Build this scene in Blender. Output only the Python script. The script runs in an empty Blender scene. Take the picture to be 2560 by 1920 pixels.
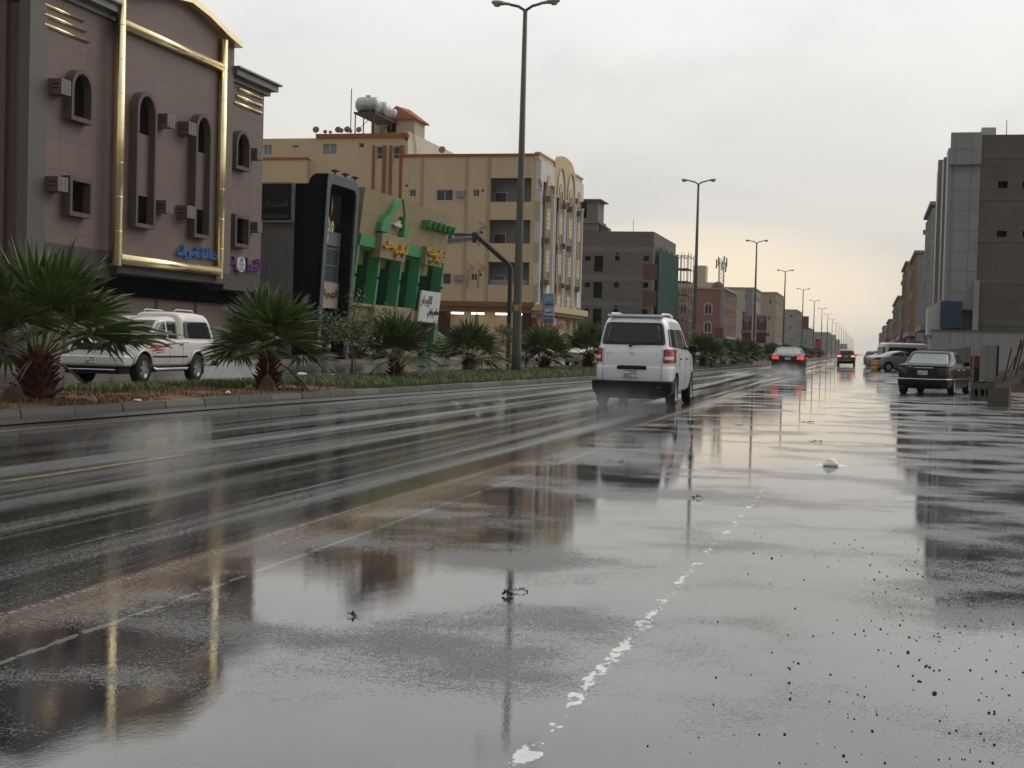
import bpy, bmesh, math, random
from mathutils import Vector as V, Matrix
random.seed(7)
R = math.radians
sc = bpy.context.scene
C = sc.collection

# ---------------------------------------------------------------- camera
FPX, HC, ROLL = 3600.0, 1.2, R(1.5)          # focal length in pixels of a 2560 wide frame, eye height, roll
PITCH, YAW = R(1.562), R(13.787)
fwd = V((-math.sin(YAW)*math.cos(PITCH), math.cos(YAW)*math.cos(PITCH), -math.sin(PITCH)))
rt0 = V((math.cos(YAW), math.sin(YAW), 0)); up0 = rt0.cross(fwd)
cright = rt0*math.cos(ROLL) + up0*math.sin(ROLL)
cup = -rt0*math.sin(ROLL) + up0*math.cos(ROLL)
cam = bpy.data.cameras.new('camera'); camo = bpy.data.objects.new('camera', cam); C.objects.link(camo)
camo.matrix_world = Matrix(((cright.x, cup.x, -fwd.x, 0), (cright.y, cup.y, -fwd.y, 0), (cright.z, cup.z, -fwd.z, HC), (0, 0, 0, 1)))
cam.sensor_width = 36; cam.lens = 36*FPX/2560; cam.clip_start = .1; cam.clip_end = 6000
sc.camera = camo
sc.view_settings.view_transform = 'Standard'; sc.view_settings.look = 'None'
sc.view_settings.exposure = 0.15; sc.view_settings.gamma = 1.0; sc.view_settings.use_curve_mapping = False

def ray(px, py):
    return fwd*FPX + cright*(px-1280) + cup*(960-py)
EYE = V((0, 0, HC))
ZO = {'D': (0, 0, 1.1573), 'S': (0, 0, 1), 'R1': (0, 0, .3255), 'R2': (0, 480, .3616), 'R3': (620, 200, .217), 'R4': (620, 420, .2532),
      'R5': (960, 340, .2532), 'R6': (480, 640, .2532), 'R7': (1000, 640, .2532), 'S1': (1420, 480, .217), 'S2': (1660, 640, .1808),
      'S3': (1860, 640, .1808), 'S4': (2160, 300, .3255), 'S5': (2160, 800, .1808), 'N1': (430, 590, .1085), 'N2': (650, 450, .11452),
      'N3': (930, 520, .09643), 'N4': (780, 690, .15371), 'N5': (1330, 700, .08436), 'N6': (1840, 770, .0663), 'N7': (1340, 380, .10853)}
def uz(F, zn, X, Y, d=0.0):
    """where the sight line through a measured point meets the plane of a facade frame"""
    ox, oy, s = ZO[zn]; Fi = F.inverted()
    c = Fi @ EYE; r = Fi.to_3x3() @ ray(ox+s*X, oy+s*Y)
    t = (d-c.y)/r.y
    return c.x+r.x*t, c.z+r.z*t
def r4(F, zn, Xl, Xr, Yt, Yb, d=0.0):
    ym = (Yt+Yb)/2
    a = uz(F, zn, Xl, ym, d)[0]
    Y2 = ym
    b = uz(F, zn, Xr, ym, d)[0]
    return a, b, uz(F, zn, Xl, Yb, d)[1], uz(F, zn, Xl, Yt, d)[1]
def FR(o, u, n, lean=0.0):
    o, u, n = V(o), V(u), V(n); z = V((0, 0, 1)) + n*lean
    return Matrix(((u.x, n.x, z.x, o.x), (u.y, n.y, z.y, o.y), (u.z, n.z, z.z, o.z), (0, 0, 0, 1)))
def street(X, lean=0.0): return FR((X, 0, 0), (0, 1, 0), (1, 0, 0), lean)      # facade facing the road from the left, u = world y
def gable(Y): return FR((0, Y, 0), (1, 0, 0), (0, -1, 0))                       # wall facing the camera, u = world x
def streetR(X): return FR((X, 0, 0), (0, 1, 0), (-1, 0, 0))                     # facade on the right side of the road

# ---------------------------------------------------------------- world + sun
w = bpy.data.worlds.new('World'); sc.world = w; w.use_nodes = True
nt = w.node_tree; N = nt.nodes; L = nt.links
bg = N['Background']
def nd(tree, typ, **kw):
    n = tree.nodes.new(typ)
    for k, v in kw.items():
        if k.startswith('i_'):
            n.inputs[k[2:]].default_value = v
        elif isinstance(k, str): setattr(n, k, v)
    return n
def math_(t, op, a, b=None, clamp=False):
    n = t.nodes.new('ShaderNodeMath'); n.operation = op; n.use_clamp = clamp
    for i, x in enumerate((a, b)):
        if x is None: continue
        if isinstance(x, (int, float)): n.inputs[i].default_value = x
        else: t.links.new(x, n.inputs[i])
    return n.outputs[0]
def mixc(t, f, a, b, typ='MIX'):
    n = t.nodes.new('ShaderNodeMix'); n.data_type = 'RGBA'; n.blend_type = typ; n.clamp_factor = True
    for s, x in ((n.inputs[0], f), (n.inputs[6], a), (n.inputs[7], b)):
        if isinstance(x, (int, float)): s.default_value = x
        elif isinstance(x, tuple): s.default_value = (x[0], x[1], x[2], 1)
        else: t.links.new(x, s)
    return n.outputs[2]
def mixf(t, f, a, b):
    n = t.nodes.new('ShaderNodeMix'); n.data_type = 'FLOAT'
    for s, x in ((n.inputs[0], f), (n.inputs[2], a), (n.inputs[3], b)):
        if isinstance(x, (int, float)): s.default_value = x
        else: t.links.new(x, s)
    return n.outputs[0]
def smooth(t, x, a, b):
    n = t.nodes.new('ShaderNodeMapRange'); n.interpolation_type = 'SMOOTHSTEP'
    t.links.new(x, n.inputs[0]); n.inputs[1].default_value = a; n.inputs[2].default_value = b
    return n.outputs[0]
def noise(t, vec, scale, detail=3, rough=.55, w_=None):
    n = t.nodes.new('ShaderNodeTexNoise'); n.inputs['Scale'].default_value = scale
    n.inputs['Detail'].default_value = detail; n.inputs['Roughness'].default_value = rough
    if vec is not None: t.links.new(vec, n.inputs['Vector'])
    return n.outputs[0]
def vmap(t, vec, s=(1, 1, 1), l=(0, 0, 0), r=(0, 0, 0)):
    n = t.nodes.new('ShaderNodeMapping'); n.inputs['Scale'].default_value = s; n.inputs['Location'].default_value = l
    n.inputs['Rotation'].default_value = r
    t.links.new(vec, n.inputs[0]); return n.outputs[0]

SUN_EL, SUN_AZ = R(38), R(42)                # behind thick cloud, azimuth from +y towards +x
sky = N.new('ShaderNodeTexSky'); sky.sky_type = 'NISHITA'; sky.sun_disc = False
sky.sun_elevation = SUN_EL; sky.sun_rotation = SUN_AZ; sky.dust_density = 4
tc = N.new('ShaderNodeTexCoord'); g = tc.outputs['Generated']
sx = N.new('ShaderNodeSeparateXYZ'); L.new(g, sx.inputs[0])
X_, Y_, Z_ = sx.outputs
K = 10.0                                      # cloud radiances are given for strength 1, the background runs at 0.1
def kc(r, g_, b): return (r*K, g_*K, b*K)
el = math_(nt, 'MAXIMUM', Z_, 0)
low = mixc(nt, smooth(nt, el, 0.0, .12), kc(.69, .65, .565), kc(.70, .68, .64))
base = mixc(nt, smooth(nt, el, .10, .30), low, kc(.86, .87, .86))
# slow cloud structure
cv = vmap(nt, g, (1.3, 1.3, 3.2))
n1 = noise(nt, cv, 2.2, 4, .5); n2 = noise(nt, vmap(nt, g, (1, 1, 2.6), (3.1, 1.7, .4)), 6.0, 5, .55)
base = mixc(nt, smooth(nt, n1, .42, .68), base, mixc(nt, 1.0, base, (1.08, 1.08, 1.08), 'MULTIPLY'))
base = mixc(nt, math_(nt, 'MULTIPLY', smooth(nt, n2, .48, .68), .75), base, mixc(nt, 1.0, base, (.90, .905, .92), 'MULTIPLY'))
# peach break in the cloud low over the far end of the road
az = math_(nt, 'DIVIDE', X_, math_(nt, 'MAXIMUM', Y_, .05))
da = math_(nt, 'ADD', az, .115); de = math_(nt, 'SUBTRACT', math_(nt, 'ADD', el, math_(nt, 'MULTIPLY', n2, .03)), .058)
q = math_(nt, 'ADD', math_(nt, 'POWER', math_(nt, 'ABSOLUTE', math_(nt, 'DIVIDE', da, .12)), 2), math_(nt, 'POWER', math_(nt, 'ABSOLUTE', math_(nt, 'DIVIDE', de, .034)), 2))
pk = math_(nt, 'MULTIPLY', math_(nt, 'SUBTRACT', 1.0, smooth(nt, q, 0.0, 2.2)), smooth(nt, Y_, .0, .3))
base = mixc(nt, math_(nt, 'MULTIPLY', pk, .85), base, kc(.98, .83, .62))
# unseen sky behind the viewer, darkened to shade the walls facing the camera
back = smooth(nt, Y_, .25, -.75)
base = mixc(nt, back, base, kc(.42, .42, .42))
out = mixc(nt, .92, sky.outputs[0], base)
L.new(out, bg.inputs[0]); bg.inputs[1].default_value = 0.1

sl = bpy.data.lights.new('sun', 'SUN'); sl.energy = 0.8; sl.angle = R(40); sl.color = (1, .95, .86)
so = bpy.data.objects.new('sun', sl); C.objects.link(so)
sd = V((math.sin(SUN_AZ)*math.cos(SUN_EL), math.cos(SUN_AZ)*math.cos(SUN_EL), math.sin(SUN_EL)))
so.rotation_euler = sd.to_track_quat('Z', 'Y').to_euler()

# ---------------------------------------------------------------- materials
MATS = {}
def new_mat(name):
    m = bpy.data.materials.new(name); m.use_nodes = True
    return m, m.node_tree, m.node_tree.nodes['Principled BSDF']
def pm(name, col, rough=.75, var=.14, scale=.8, metal=0.0, ior=1.45, bump=0.0, bscale=30, streak=0.0, fine=.06, dirt=None):
    """painted or plastered surface: slow tone drift, fine grain and optional rain streaks running down"""
    if name in MATS: return MATS[name]
    if rough > .55: ior = min(ior, 1.28)
    m, t, p = new_mat(name)
    pos = nd(t, 'ShaderNodeNewGeometry').outputs['Position']
    a = noise(t, pos, scale, 4); b = noise(t, pos, scale*14, 3)
    f = math_(t, 'ADD', math_(t, 'MULTIPLY', math_(t, 'SUBTRACT', a, .5), var*2.2), math_(t, 'MULTIPLY', math_(t, 'SUBTRACT', b, .5), fine*2))
    if streak:
        st = noise(t, vmap(t, pos, (2.2, 2.2, .10)), 1.6, 4, .6)
        f = math_(t, 'SUBTRACT', f, math_(t, 'MULTIPLY', smooth(t, st, .52, .75), streak))
    f = math_(t, 'ADD', f, 1.0)
    mul = nd(t, 'ShaderNodeVectorMath', operation='SCALE'); mul.inputs[0].default_value = col; t.links.new(f, mul.inputs['Scale'])
    c = mul.outputs[0]
    if dirt:
        c = mixc(t, smooth(t, noise(t, pos, scale*2.3, 5, .6), .55, .72), c, dirt)
    t.links.new(c, p.inputs['Base Color'])
    p.inputs['Roughness'].default_value = rough; p.inputs['Metallic'].default_value = metal; p.inputs['IOR'].default_value = ior
    if bump:
        bn = nd(t, 'ShaderNodeBump'); bn.inputs['Strength'].default_value = bump; bn.inputs['Distance'].default_value = .02
        t.links.new(noise(t, pos, bscale, 3), bn.inputs['Height']); t.links.new(bn.outputs[0], p.inputs['Normal'])
    MATS[name] = m; return m
def grid_mat(name, col, line, cw, ch, lw=.012, ax='y', rough=.6, var=.08, off=0.0, streak=.0, tone=.06, dirt=None, u0=0., z0=0., ior=1.3):
    """panels or blocks: a joint pattern laid over the wall in metres"""
    if name in MATS: return MATS[name]
    m, t, p = new_mat(name)
    pos = nd(t, 'ShaderNodeNewGeometry').outputs['Position']
    s = nd(t, 'ShaderNodeSeparateXYZ'); t.links.new(pos, s.inputs[0])
    cb = nd(t, 'ShaderNodeCombineXYZ')
    u = s.outputs[1] if ax == 'y' else (s.outputs[0] if ax == 'x' else math_(t, 'ADD', s.outputs[0], s.outputs[1]))
    t.links.new(math_(t, 'SUBTRACT', u, u0), cb.inputs[0]); t.links.new(math_(t, 'SUBTRACT', s.outputs[2], z0), cb.inputs[1])
    br = nd(t, 'ShaderNodeTexBrick'); br.offset = off; br.squash = 1
    t.links.new(cb.outputs[0], br.inputs['Vector'])
    br.inputs['Scale'].default_value = 1; br.inputs['Mortar Size'].default_value = lw; br.inputs['Mortar Smooth'].default_value = .2
    br.inputs['Brick Width'].default_value = cw; br.inputs['Row Height'].default_value = ch
    br.inputs['Color1'].default_value = (*[c*(1-tone) for c in col], 1); br.inputs['Color2'].default_value = (*[c*(1+tone) for c in col], 1)
    br.inputs['Mortar'].default_value = (*line, 1); br.inputs['Bias'].default_value = 0
    a = noise(t, pos, .5, 4); f = math_(t, 'ADD', math_(t, 'MULTIPLY', math_(t, 'SUBTRACT', a, .5), var*2.5), 1.0)
    if streak:
        st = noise(t, vmap(t, pos, (2.2, 2.2, .10)), 1.6, 4, .6)
        f = math_(t, 'SUBTRACT', f, math_(t, 'MULTIPLY', smooth(t, st, .52, .75), streak))
    mul = nd(t, 'ShaderNodeVectorMath', operation='SCALE'); t.links.new(br.outputs[0], mul.inputs[0]); t.links.new(f, mul.inputs['Scale'])
    c = mul.outputs[0]
    if dirt: c = mixc(t, smooth(t, noise(t, pos, .9, 5, .6), .52, .7), c, dirt)
    t.links.new(c, p.inputs['Base Color']); p.inputs['Roughness'].default_value = rough; p.inputs['IOR'].default_value = ior
    MATS[name] = m; return m
def glass(name, col=(.02, .024, .028), rough=.04):
    if name in MATS: return MATS[name]
    m, t, p = new_mat(name); p.inputs['Base Color'].default_value = (*col, 1); p.inputs['Roughness'].default_value = rough
    p.inputs['IOR'].default_value = 1.5
    pos = nd(t, 'ShaderNodeNewGeometry').outputs['Position']
    bn = nd(t, 'ShaderNodeBump'); bn.inputs['Strength'].default_value = .03
    t.links.new(noise(t, pos, 3, 2), bn.inputs['Height']); t.links.new(bn.outputs[0], p.inputs['Normal'])
    MATS[name] = m; return m
def glow(name, col, e):
    if name in MATS: return MATS[name]
    m, t, p = new_mat(name); p.inputs['Base Color'].default_value = (*col, 1)
    p.inputs['Emission Color'].default_value = (*col, 1); p.inputs['Emission Strength'].default_value = e
    MATS[name] = m; return m
def paint(name, col, rough=.22, metal=0.0, dirty=None, coat=.6):
    """car paint with road grime that thickens low on the body (a wash of mud, a property of the panel)"""
    if name in MATS: return MATS[name]
    dirty = dirty or tuple(.35*c+.02 for c in col)
    m, t, p = new_mat(name)
    oc = nd(t, 'ShaderNodeTexCoord').outputs['Object']
    n = noise(t, oc, 3.0, 5, .6); s = nd(t, 'ShaderNodeSeparateXYZ'); t.links.new(oc, s.inputs[0])
    hgt = smooth(t, math_(t, 'ADD', s.outputs[2], math_(t, 'MULTIPLY', n, -.5)), .75, .05)
    f = math_(t, 'MULTIPLY', hgt, .5)
    t.links.new(mixc(t, f, col, dirty), p.inputs['Base Color'])
    r_ = mixf(t, smooth(t, noise(t, oc, 22, 3), .4, .7), rough, rough+.12)
    t.links.new(r_, p.inputs['Roughness']); p.inputs['Metallic'].default_value = metal
    p.inputs['Coat Weight'].default_value = coat; p.inputs['IOR'].default_value = 1.45 if coat > .3 else 1.25; p.inputs['Coat Roughness'].default_value = .06
    MATS[name] = m; return m

# ---------------------------------------------------------------- mesh builder
class MB:
    def __init__(s, M=None): s.v = []; s.f = []; s.mi = []; s.sm = []; s.M = M; s.m = 0; s.smooth = False
    def add(s, pts, faces):
        b = len(s.v); M = s.M
        for p in pts: s.v.append(tuple(M @ V(p)) if M is not None else tuple(p))
        for f in faces: s.f.append(tuple(i+b for i in f)); s.mi.append(s.m); s.sm.append(s.smooth)
        return s
    def box(s, x0, x1, y0, y1, z0, z1):
        if x0 > x1: x0, x1 = x1, x0
        if y0 > y1: y0, y1 = y1, y0
        if z0 > z1: z0, z1 = z1, z0
        return s.add([(x0, y0, z0), (x1, y0, z0), (x1, y1, z0), (x0, y1, z0), (x0, y0, z1), (x1, y0, z1), (x1, y1, z1), (x0, y1, z1)],
                     [(0, 3, 2, 1), (4, 5, 6, 7), (0, 1, 5, 4), (1, 2, 6, 5), (2, 3, 7, 6), (3, 0, 4, 7)])
    def fb(s, u0, u1, z0, z1, d0, d1): return s.box(u0, u1, d0, d1, z0, z1)      # box in facade frame: x = u, y = depth outward
    def quad(s, a, b, c, d): return s.add([a, b, c, d], [(0, 1, 2, 3)])
    def prism(s, poly, d0, d1):
        """poly in (u, z), extruded from depth d0 to d1"""
        n = len(poly)
        s.add([(u, d0, z) for u, z in poly]+[(u, d1, z) for u, z in poly],
              [tuple(range(n)), tuple(range(2*n-1, n-1, -1))]+[(i, i+n, (i+1) % n+n, (i+1) % n) for i in range(n)]); return s
    def ring(s, outer, inner, d0, d1):
        """frame between two closed outlines with equal point counts"""
        n = len(outer)
        s.add([(u, d0, z) for u, z in outer]+[(u, d1, z) for u, z in outer]+[(u, d0, z) for u, z in inner]+[(u, d1, z) for u, z in inner], [])
        b = len(s.v)-4*n
        for i in range(n):
            j = (i+1) % n
            for q_ in ((i, j, n+j, n+i), (2*n+i, 3*n+i, 3*n+j, 2*n+j), (n+i, n+j, 3*n+j, 3*n+i), (i, 2*n+i, 2*n+j, j)):
                s.f.append(tuple(b+k for k in q_)); s.mi.append(s.m); s.sm.append(s.smooth)
        return s
    def tube(s, path, r, n=10, cap=True):
        path = [V(p) for p in path]; rs = r if isinstance(r, (list, tuple)) else [r]*len(path)
        pts = []; fs = []; prev = None
        for i, p in enumerate(path):
            d = (path[min(i+1, len(path)-1)]-path[max(i-1, 0)]).normalized()
            a = d.orthogonal().normalized() if prev is None else (prev-d*prev.dot(d)).normalized()
            prev = a; b = d.cross(a)
            for k in range(n):
                t_ = 2*math.pi*k/n; pts.append(p+(a*math.cos(t_)+b*math.sin(t_))*rs[i])
        for i in range(len(path)-1):
            for k in range(n): fs.append((i*n+k, i*n+(k+1) % n, (i+1)*n+(k+1) % n, (i+1)*n+k))
        if cap: fs += [tuple(range(n-1, -1, -1)), tuple(range((len(path)-1)*n, len(path)*n))]
        o = s.smooth; s.smooth = True; s.add(pts, fs); s.smooth = o; return s
    def lathe(s, prof, axis='z', n=24, c=(0, 0, 0)):
        pts = []; fs = []
        for r_, h in prof:
            for k in range(n):
                a = 2*math.pi*k/n; x, y = r_*math.cos(a), r_*math.sin(a)
                p = (x, y, h) if axis == 'z' else ((h, x, y) if axis == 'x' else (x, h, y))
                pts.append((p[0]+c[0], p[1]+c[1], p[2]+c[2]))
        for i in range(len(prof)-1):
            for k in range(n): fs.append((i*n+k, i*n+(k+1) % n, (i+1)*n+(k+1) % n, (i+1)*n+k))
        s.add(pts, fs); return s
    def build(s, name, mats, parent=None, fix=True, world=True):
        me = bpy.data.meshes.new(name); me.from_pydata(s.v, [], s.f)
        if not isinstance(mats, (list, tuple)): mats = [mats]
        for m in mats: me.materials.append(m)
        me.polygons.foreach_set('material_index', s.mi); me.polygons.foreach_set('use_smooth', s.sm)
        if fix and len(s.f) < 60000:
            b = bmesh.new(); b.from_mesh(me); bmesh.ops.recalc_face_normals(b, faces=b.faces); b.to_mesh(me); b.free()
        me.update()
        o = bpy.data.objects.new(name, me); C.objects.link(o)
        if parent is not None:
            o.parent = parent
            if world:
                Mx = Matrix.Translation(parent.location) @ parent.rotation_euler.to_matrix().to_4x4()
                if parent.parent is not None:
                    # parts keep the identity transform once the parent's own offset is undone
                    o.matrix_parent_inverse = Matrix.Identity(4)
                else: o.matrix_parent_inverse = Mx.inverted()
        return o
def tag(o, label, cat, group=None, kind=None):
    if label: o['label'] = label
    if cat: o['category'] = cat
    if group: o['group'] = group
    if kind: o['kind'] = kind
    return o
def thing(name, loc, label, cat, group=None, rz=0.0):
    o = bpy.data.objects.new(name, None); C.objects.link(o); o.empty_display_size = .3
    o.location = loc; o.rotation_euler = (0, 0, rz); return tag(o, label, cat, group)
def structure(name, mb, m, fix=True):
    o = mb.build(name, m, fix=fix); o['kind'] = 'structure'; return o
def copy_tree(o, parent=None):
    c = o.copy(); C.objects.link(c)
    if parent is not None: c.parent = parent
    for ch in list(o.children): copy_tree(ch, c)
    return c

# ---------------------------------------------------------------- lettering
ARB = {}
for l_, s_ in (('\u0627', 0xFE8D), ('\u062f', 0xFEA9), ('\u0631', 0xFEAD), ('\u0648', 0xFEED), ('\u0629', 0xFE93), ('\u0625', 0xFE87), ('\u0630', 0xFEAB)):
    ARB[l_] = (s_, s_+1, None, None)
for l_, s_ in (('\u0628', 0xFE8F), ('\u062a', 0xFE95), ('\u062c', 0xFE9D), ('\u062d', 0xFEA1), ('\u062e', 0xFEA5), ('\u0633', 0xFEB1), ('\u0634', 0xFEB5), ('\u0635', 0xFEB9),
               ('\u0637', 0xFEC1), ('\u0639', 0xFEC9), ('\u0641', 0xFED1), ('\u0642', 0xFED5), ('\u0643', 0xFED9), ('\u0644', 0xFEDD), ('\u0645', 0xFEE1), ('\u0646', 0xFEE5),
               ('\u0647', 0xFEE9), ('\u064a', 0xFEF1)):
    ARB[l_] = (s_, s_+1, s_+2, s_+3)
def shape_ar(s):
    out = []
    for wd in s.split(' '):
        o = ''
        for i, ch in enumerate(wd):
            if ch not in ARB: o += ch; continue
            pj = i > 0 and wd[i-1] in ARB and ARB[wd[i-1]][2] is not None
            nj = ARB[ch][2] is not None and i < len(wd)-1 and wd[i+1] in ARB
            o += chr(ARB[ch][3] if pj and nj else ARB[ch][1] if pj else ARB[ch][2] if nj else ARB[ch][0])
        out.append(o[::-1])
    return ' '.join(out[::-1])
def letters(s, F, u0, u1, z0, z1, d0, d1, m, name, parent, ar=True, bold=0.0, world=True):
    c = bpy.data.curves.new('t', 'FONT'); c.body = shape_ar(s) if ar else s
    c.offset = bold; c.extrude = .5; c.resolution_u = 4
    c.space_character = 1.0
    o = bpy.data.objects.new('t', c); C.objects.link(o)
    dg = bpy.context.evaluated_depsgraph_get(); me = bpy.data.meshes.new_from_object(o.evaluated_get(dg))
    vs = [v.co.copy() for v in me.vertices]; fs = [tuple(p.vertices) for p in me.polygons]
    bpy.data.objects.remove(o); bpy.data.curves.remove(c); bpy.data.meshes.remove(me)
    if not vs: return None
    ax, bx = min(v.x for v in vs), max(v.x for v in vs); ay, by = min(v.y for v in vs), max(v.y for v in vs)
    mb = MB(F)
    mb.add([(u0+(v.x-ax)/(bx-ax)*(u1-u0), d0 if v.z < 0 else d1, z0+(v.y-ay)/(by-ay)*(z1-z0)) for v in vs], fs)
    return mb.build(name, m, parent, fix=False, world=world)

# ---------------------------------------------------------------- vehicles
def interp(tab, z):
    if z <= tab[0][0]: return tab[0][1:]
    for i in range(len(tab)-1):
        if z <= tab[i+1][0]:
            a, b = tab[i], tab[i+1]; t = (z-a[0])/(b[0]-a[0])
            p = tab[max(i-1, 0)]; n = tab[min(i+2, len(tab)-1)]
            out = []
            for k in range(1, len(a)):
                # monotone cubic
                d = (b[k]-a[k])/(b[0]-a[0])
                d0 = (a[k]-p[k])/(a[0]-p[0]) if a[0] > p[0] else d
                d1 = (n[k]-b[k])/(n[0]-b[0]) if n[0] > b[0] else d
                m0 = 0 if d*d0 <= 0 else 2*d*d0/(d+d0); m1 = 0 if d*d1 <= 0 else 2*d*d1/(d+d1)
                h = b[0]-a[0]
                out.append((2*t**3-3*t*t+1)*a[k]+(t**3-2*t*t+t)*h*m0+(-2*t**3+3*t*t)*b[k]+(t**3-t*t)*h*m1)
            return tuple(out)
    return tab[-1][1:]
class Shell:
    """car body as a stack of rounded outlines: rows of (z, rear y, front y, half width, squareness)"""
    def __init__(s, tab): s.t = tab
    def side(s, y, z):
        yr, yf, w_, n = interp(s.t, z); c = (yr+yf)/2; l = (yf-yr)/2
        t = min(abs((y-c)/l), .999); return w_*(1-t**n)**(1/n)
    def end(s, x, z, front):
        yr, yf, w_, n = interp(s.t, z); c = (yr+yf)/2; l = (yf-yr)/2
        t = min(abs(x/w_), .999); e = l*(1-t**n)**(1/n)
        return c+e if front else c-e
    def loft(s, mb, dz=.03, n=96, z0=None, z1=None):
        za = s.t[0][0] if z0 is None else z0; zb = s.t[-1][0] if z1 is None else z1
        zs = [za+(zb-za)*i/max(2, int((zb-za)/dz)) for i in range(max(2, int((zb-za)/dz))+1)]
        zs = sorted(set(zs+[r[0] for r in s.t if za <= r[0] <= zb]))
        pts = []; fs = []
        for z in zs:
            yr, yf, w_, ex = interp(s.t, z); c = (yr+yf)/2; l = (yf-yr)/2
            for k in range(n):
                a = 2*math.pi*k/n; ca, sa = math.cos(a), math.sin(a)
                rr = (abs(ca)**ex+abs(sa)**ex)**(-1/ex)
                pts.append((w_*ca*rr, c+l*sa*rr, z))
        for i in range(len(zs)-1):
            for k in range(n): fs.append((i*n+k, i*n+(k+1) % n, (i+1)*n+(k+1) % n, (i+1)*n+k))
        fs += [tuple(range(n-1, -1, -1)), tuple(range((len(zs)-1)*n, len(zs)*n))]
        o = mb.smooth; mb.smooth = True; mb.add(pts, fs); mb.smooth = o
    def patch(s, mb, poly, face, off=.006, thick=.03, nr=12, nc=36, rnd=.03):
        """smooth panel lying on the body: poly of (along, z) corners; face in L, R, rear, front"""
        P = []
        n = len(poly)
        for i in range(n):                               # rounded corners
            p = V(poly[i]+(0,)); a = (V(poly[i-1]+(0,))-p); b = (V(poly[(i+1) % n]+(0,))-p)
            r_ = min(rnd, a.length*.4, b.length*.4); a.normalize(); b.normalize()
            for t in (0, .25, .5, .75, 1):
                q_ = (1-t)**2*(p+a*r_)+2*t*(1-t)*p+t*t*(p+b*r_); P.append((q_.x, q_.y))
        za, zb = min(q_[1] for q_ in P), max(q_[1] for q_ in P)
        rows = []
        zz = [za+(zb-za)*(.5-.5*math.cos(math.pi*i/nr)) for i in range(nr+1)]
        for z in zz:
            z = min(max(z, za+1e-4), zb-1e-4); xs = []
            for i in range(len(P)):
                p, q_ = P[i], P[(i+1) % len(P)]
                if (p[1]-z)*(q_[1]-z) <= 0 and p[1] != q_[1]: xs.append(p[0]+(q_[0]-p[0])*(z-p[1])/(q_[1]-p[1]))
            rows.append((z, min(xs), max(xs)))
        def surf(u, z):
            if face in 'LR':
                sg = -1 if face == 'L' else 1
                f = lambda y_, z_: V((sg*s.side(y_, z_), y_, z_))
            else:
                f = lambda x_, z_: V((x_, s.end(x_, z_, face == 'front'), z_))
            p = f(u, z); e = .004; nn = (f(u+e, z)-p).cross(f(u, z+e)-p).normalized()
            c = V((0, 0, .9))
            if face == 'L' and nn.x > 0 or face == 'R' and nn.x < 0 or face == 'rear' and nn.y > 0 or face == 'front' and nn.y < 0: nn = -nn
            return p, nn
        out, inn, fs = [], [], []
        for z, a, b in rows:
            for j in range(nc+1):
                p, nn = surf(a+(b-a)*j/nc, z); out.append(p+nn*off); inn.append(p-nn*thick)
        W = nc+1; b0 = len(out)
        for i in range(nr):
            for j in range(nc): fs.append((i*W+j, i*W+j+1, (i+1)*W+j+1, (i+1)*W+j))
        edge = [j for j in range(W)]+[i*W+nc for i in range(1, nr+1)]+[nr*W+j for j in range(nc-1, -1, -1)]+[i*W for i in range(nr-1, 0, -1)]
        for k in range(len(edge)):
            a, b = edge[k], edge[(k+1) % len(edge)]; fs.append((a, b, b0+b, b0+a))
        o = mb.smooth; mb.smooth = True; mb.add(out+inn, fs); mb.smooth = o
def bool_cut(o, cutters):
    dg0 = None
    for c in cutters:
        md = o.modifiers.new('b', 'BOOLEAN'); md.operation = 'DIFFERENCE'; md.object = c; md.solver = 'EXACT'
    bpy.context.view_layer.update()
    dg = bpy.context.evaluated_depsgraph_get()
    me = bpy.data.meshes.new_from_object(o.evaluated_get(dg))
    for md in list(o.modifiers): o.modifiers.remove(md)
    old = o.data; o.data = me; bpy.data.meshes.remove(old); me.name = o.name
    for c in cutters:
        m_ = c.data; bpy.data.objects.remove(c); bpy.data.meshes.remove(m_)

def wheel(root, x, y, r, wd, side, spokes=5, hub=None, blur=False):
    t = MB(); t.smooth = True
    a, b = (x-wd/2, x+wd/2)
    t.lathe([(r*.60, a), (r*.90, a), (r*.985, a+.02), (r, a+.045), (r, b-.045), (r*.985, b-.02), (r*.90, b), (r*.60, b)], 'x', 32, (0, y, r))
    for k in range(4):
        yy = a+.05+(wd-.1)*k/3
        t.lathe([(r*1.002, yy-.004), (r*1.006, yy-.004), (r*1.006, yy+.004), (r*1.002, yy+.004)], 'x', 32, (0, y, r))
    to = t.build('wheel', M_tyre, root, world=False)
    d = MB(); o_ = b if side > 0 else a; sg = side
    d.smooth = True
    d.lathe([(r*.62, o_-sg*.01), (r*.60, o_-sg*.02), (r*.56, o_-sg*.05), (r*.2, o_-sg*.06), (.0, o_-sg*.06)], 'x', 28, (0, y, r))
    d.smooth = False
    d.lathe([(r*.16, o_-sg*.06), (r*.15, o_-sg*.015), (0, o_-sg*.01)], 'x', 16, (0, y, r))
    for k in range(spokes):
        an = 2*math.pi*(k+.3)/spokes; ca, sa = math.cos(an), math.sin(an)
        p0, p1, w_ = r*.13, r*.60, r*.085
        pts = []
        for (rr, hw) in ((p0, w_*1.2), (p1, w_)):
            for sgn in (-1, 1):
                pts.append((o_-sg*.05, y+rr*ca-sgn*hw*sa, r+rr*sa+sgn*hw*ca)); pts.append((o_-sg*.018, y+rr*ca-sgn*hw*sa, r+rr*sa+sgn*hw*ca))
        d.add(pts, [(1, 3, 7, 5), (0, 1, 5, 4), (2, 3, 7, 6), (4, 5, 7, 6)])
    d.build('rim', hub or M_alloy, to, world=False)
    return to
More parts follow.
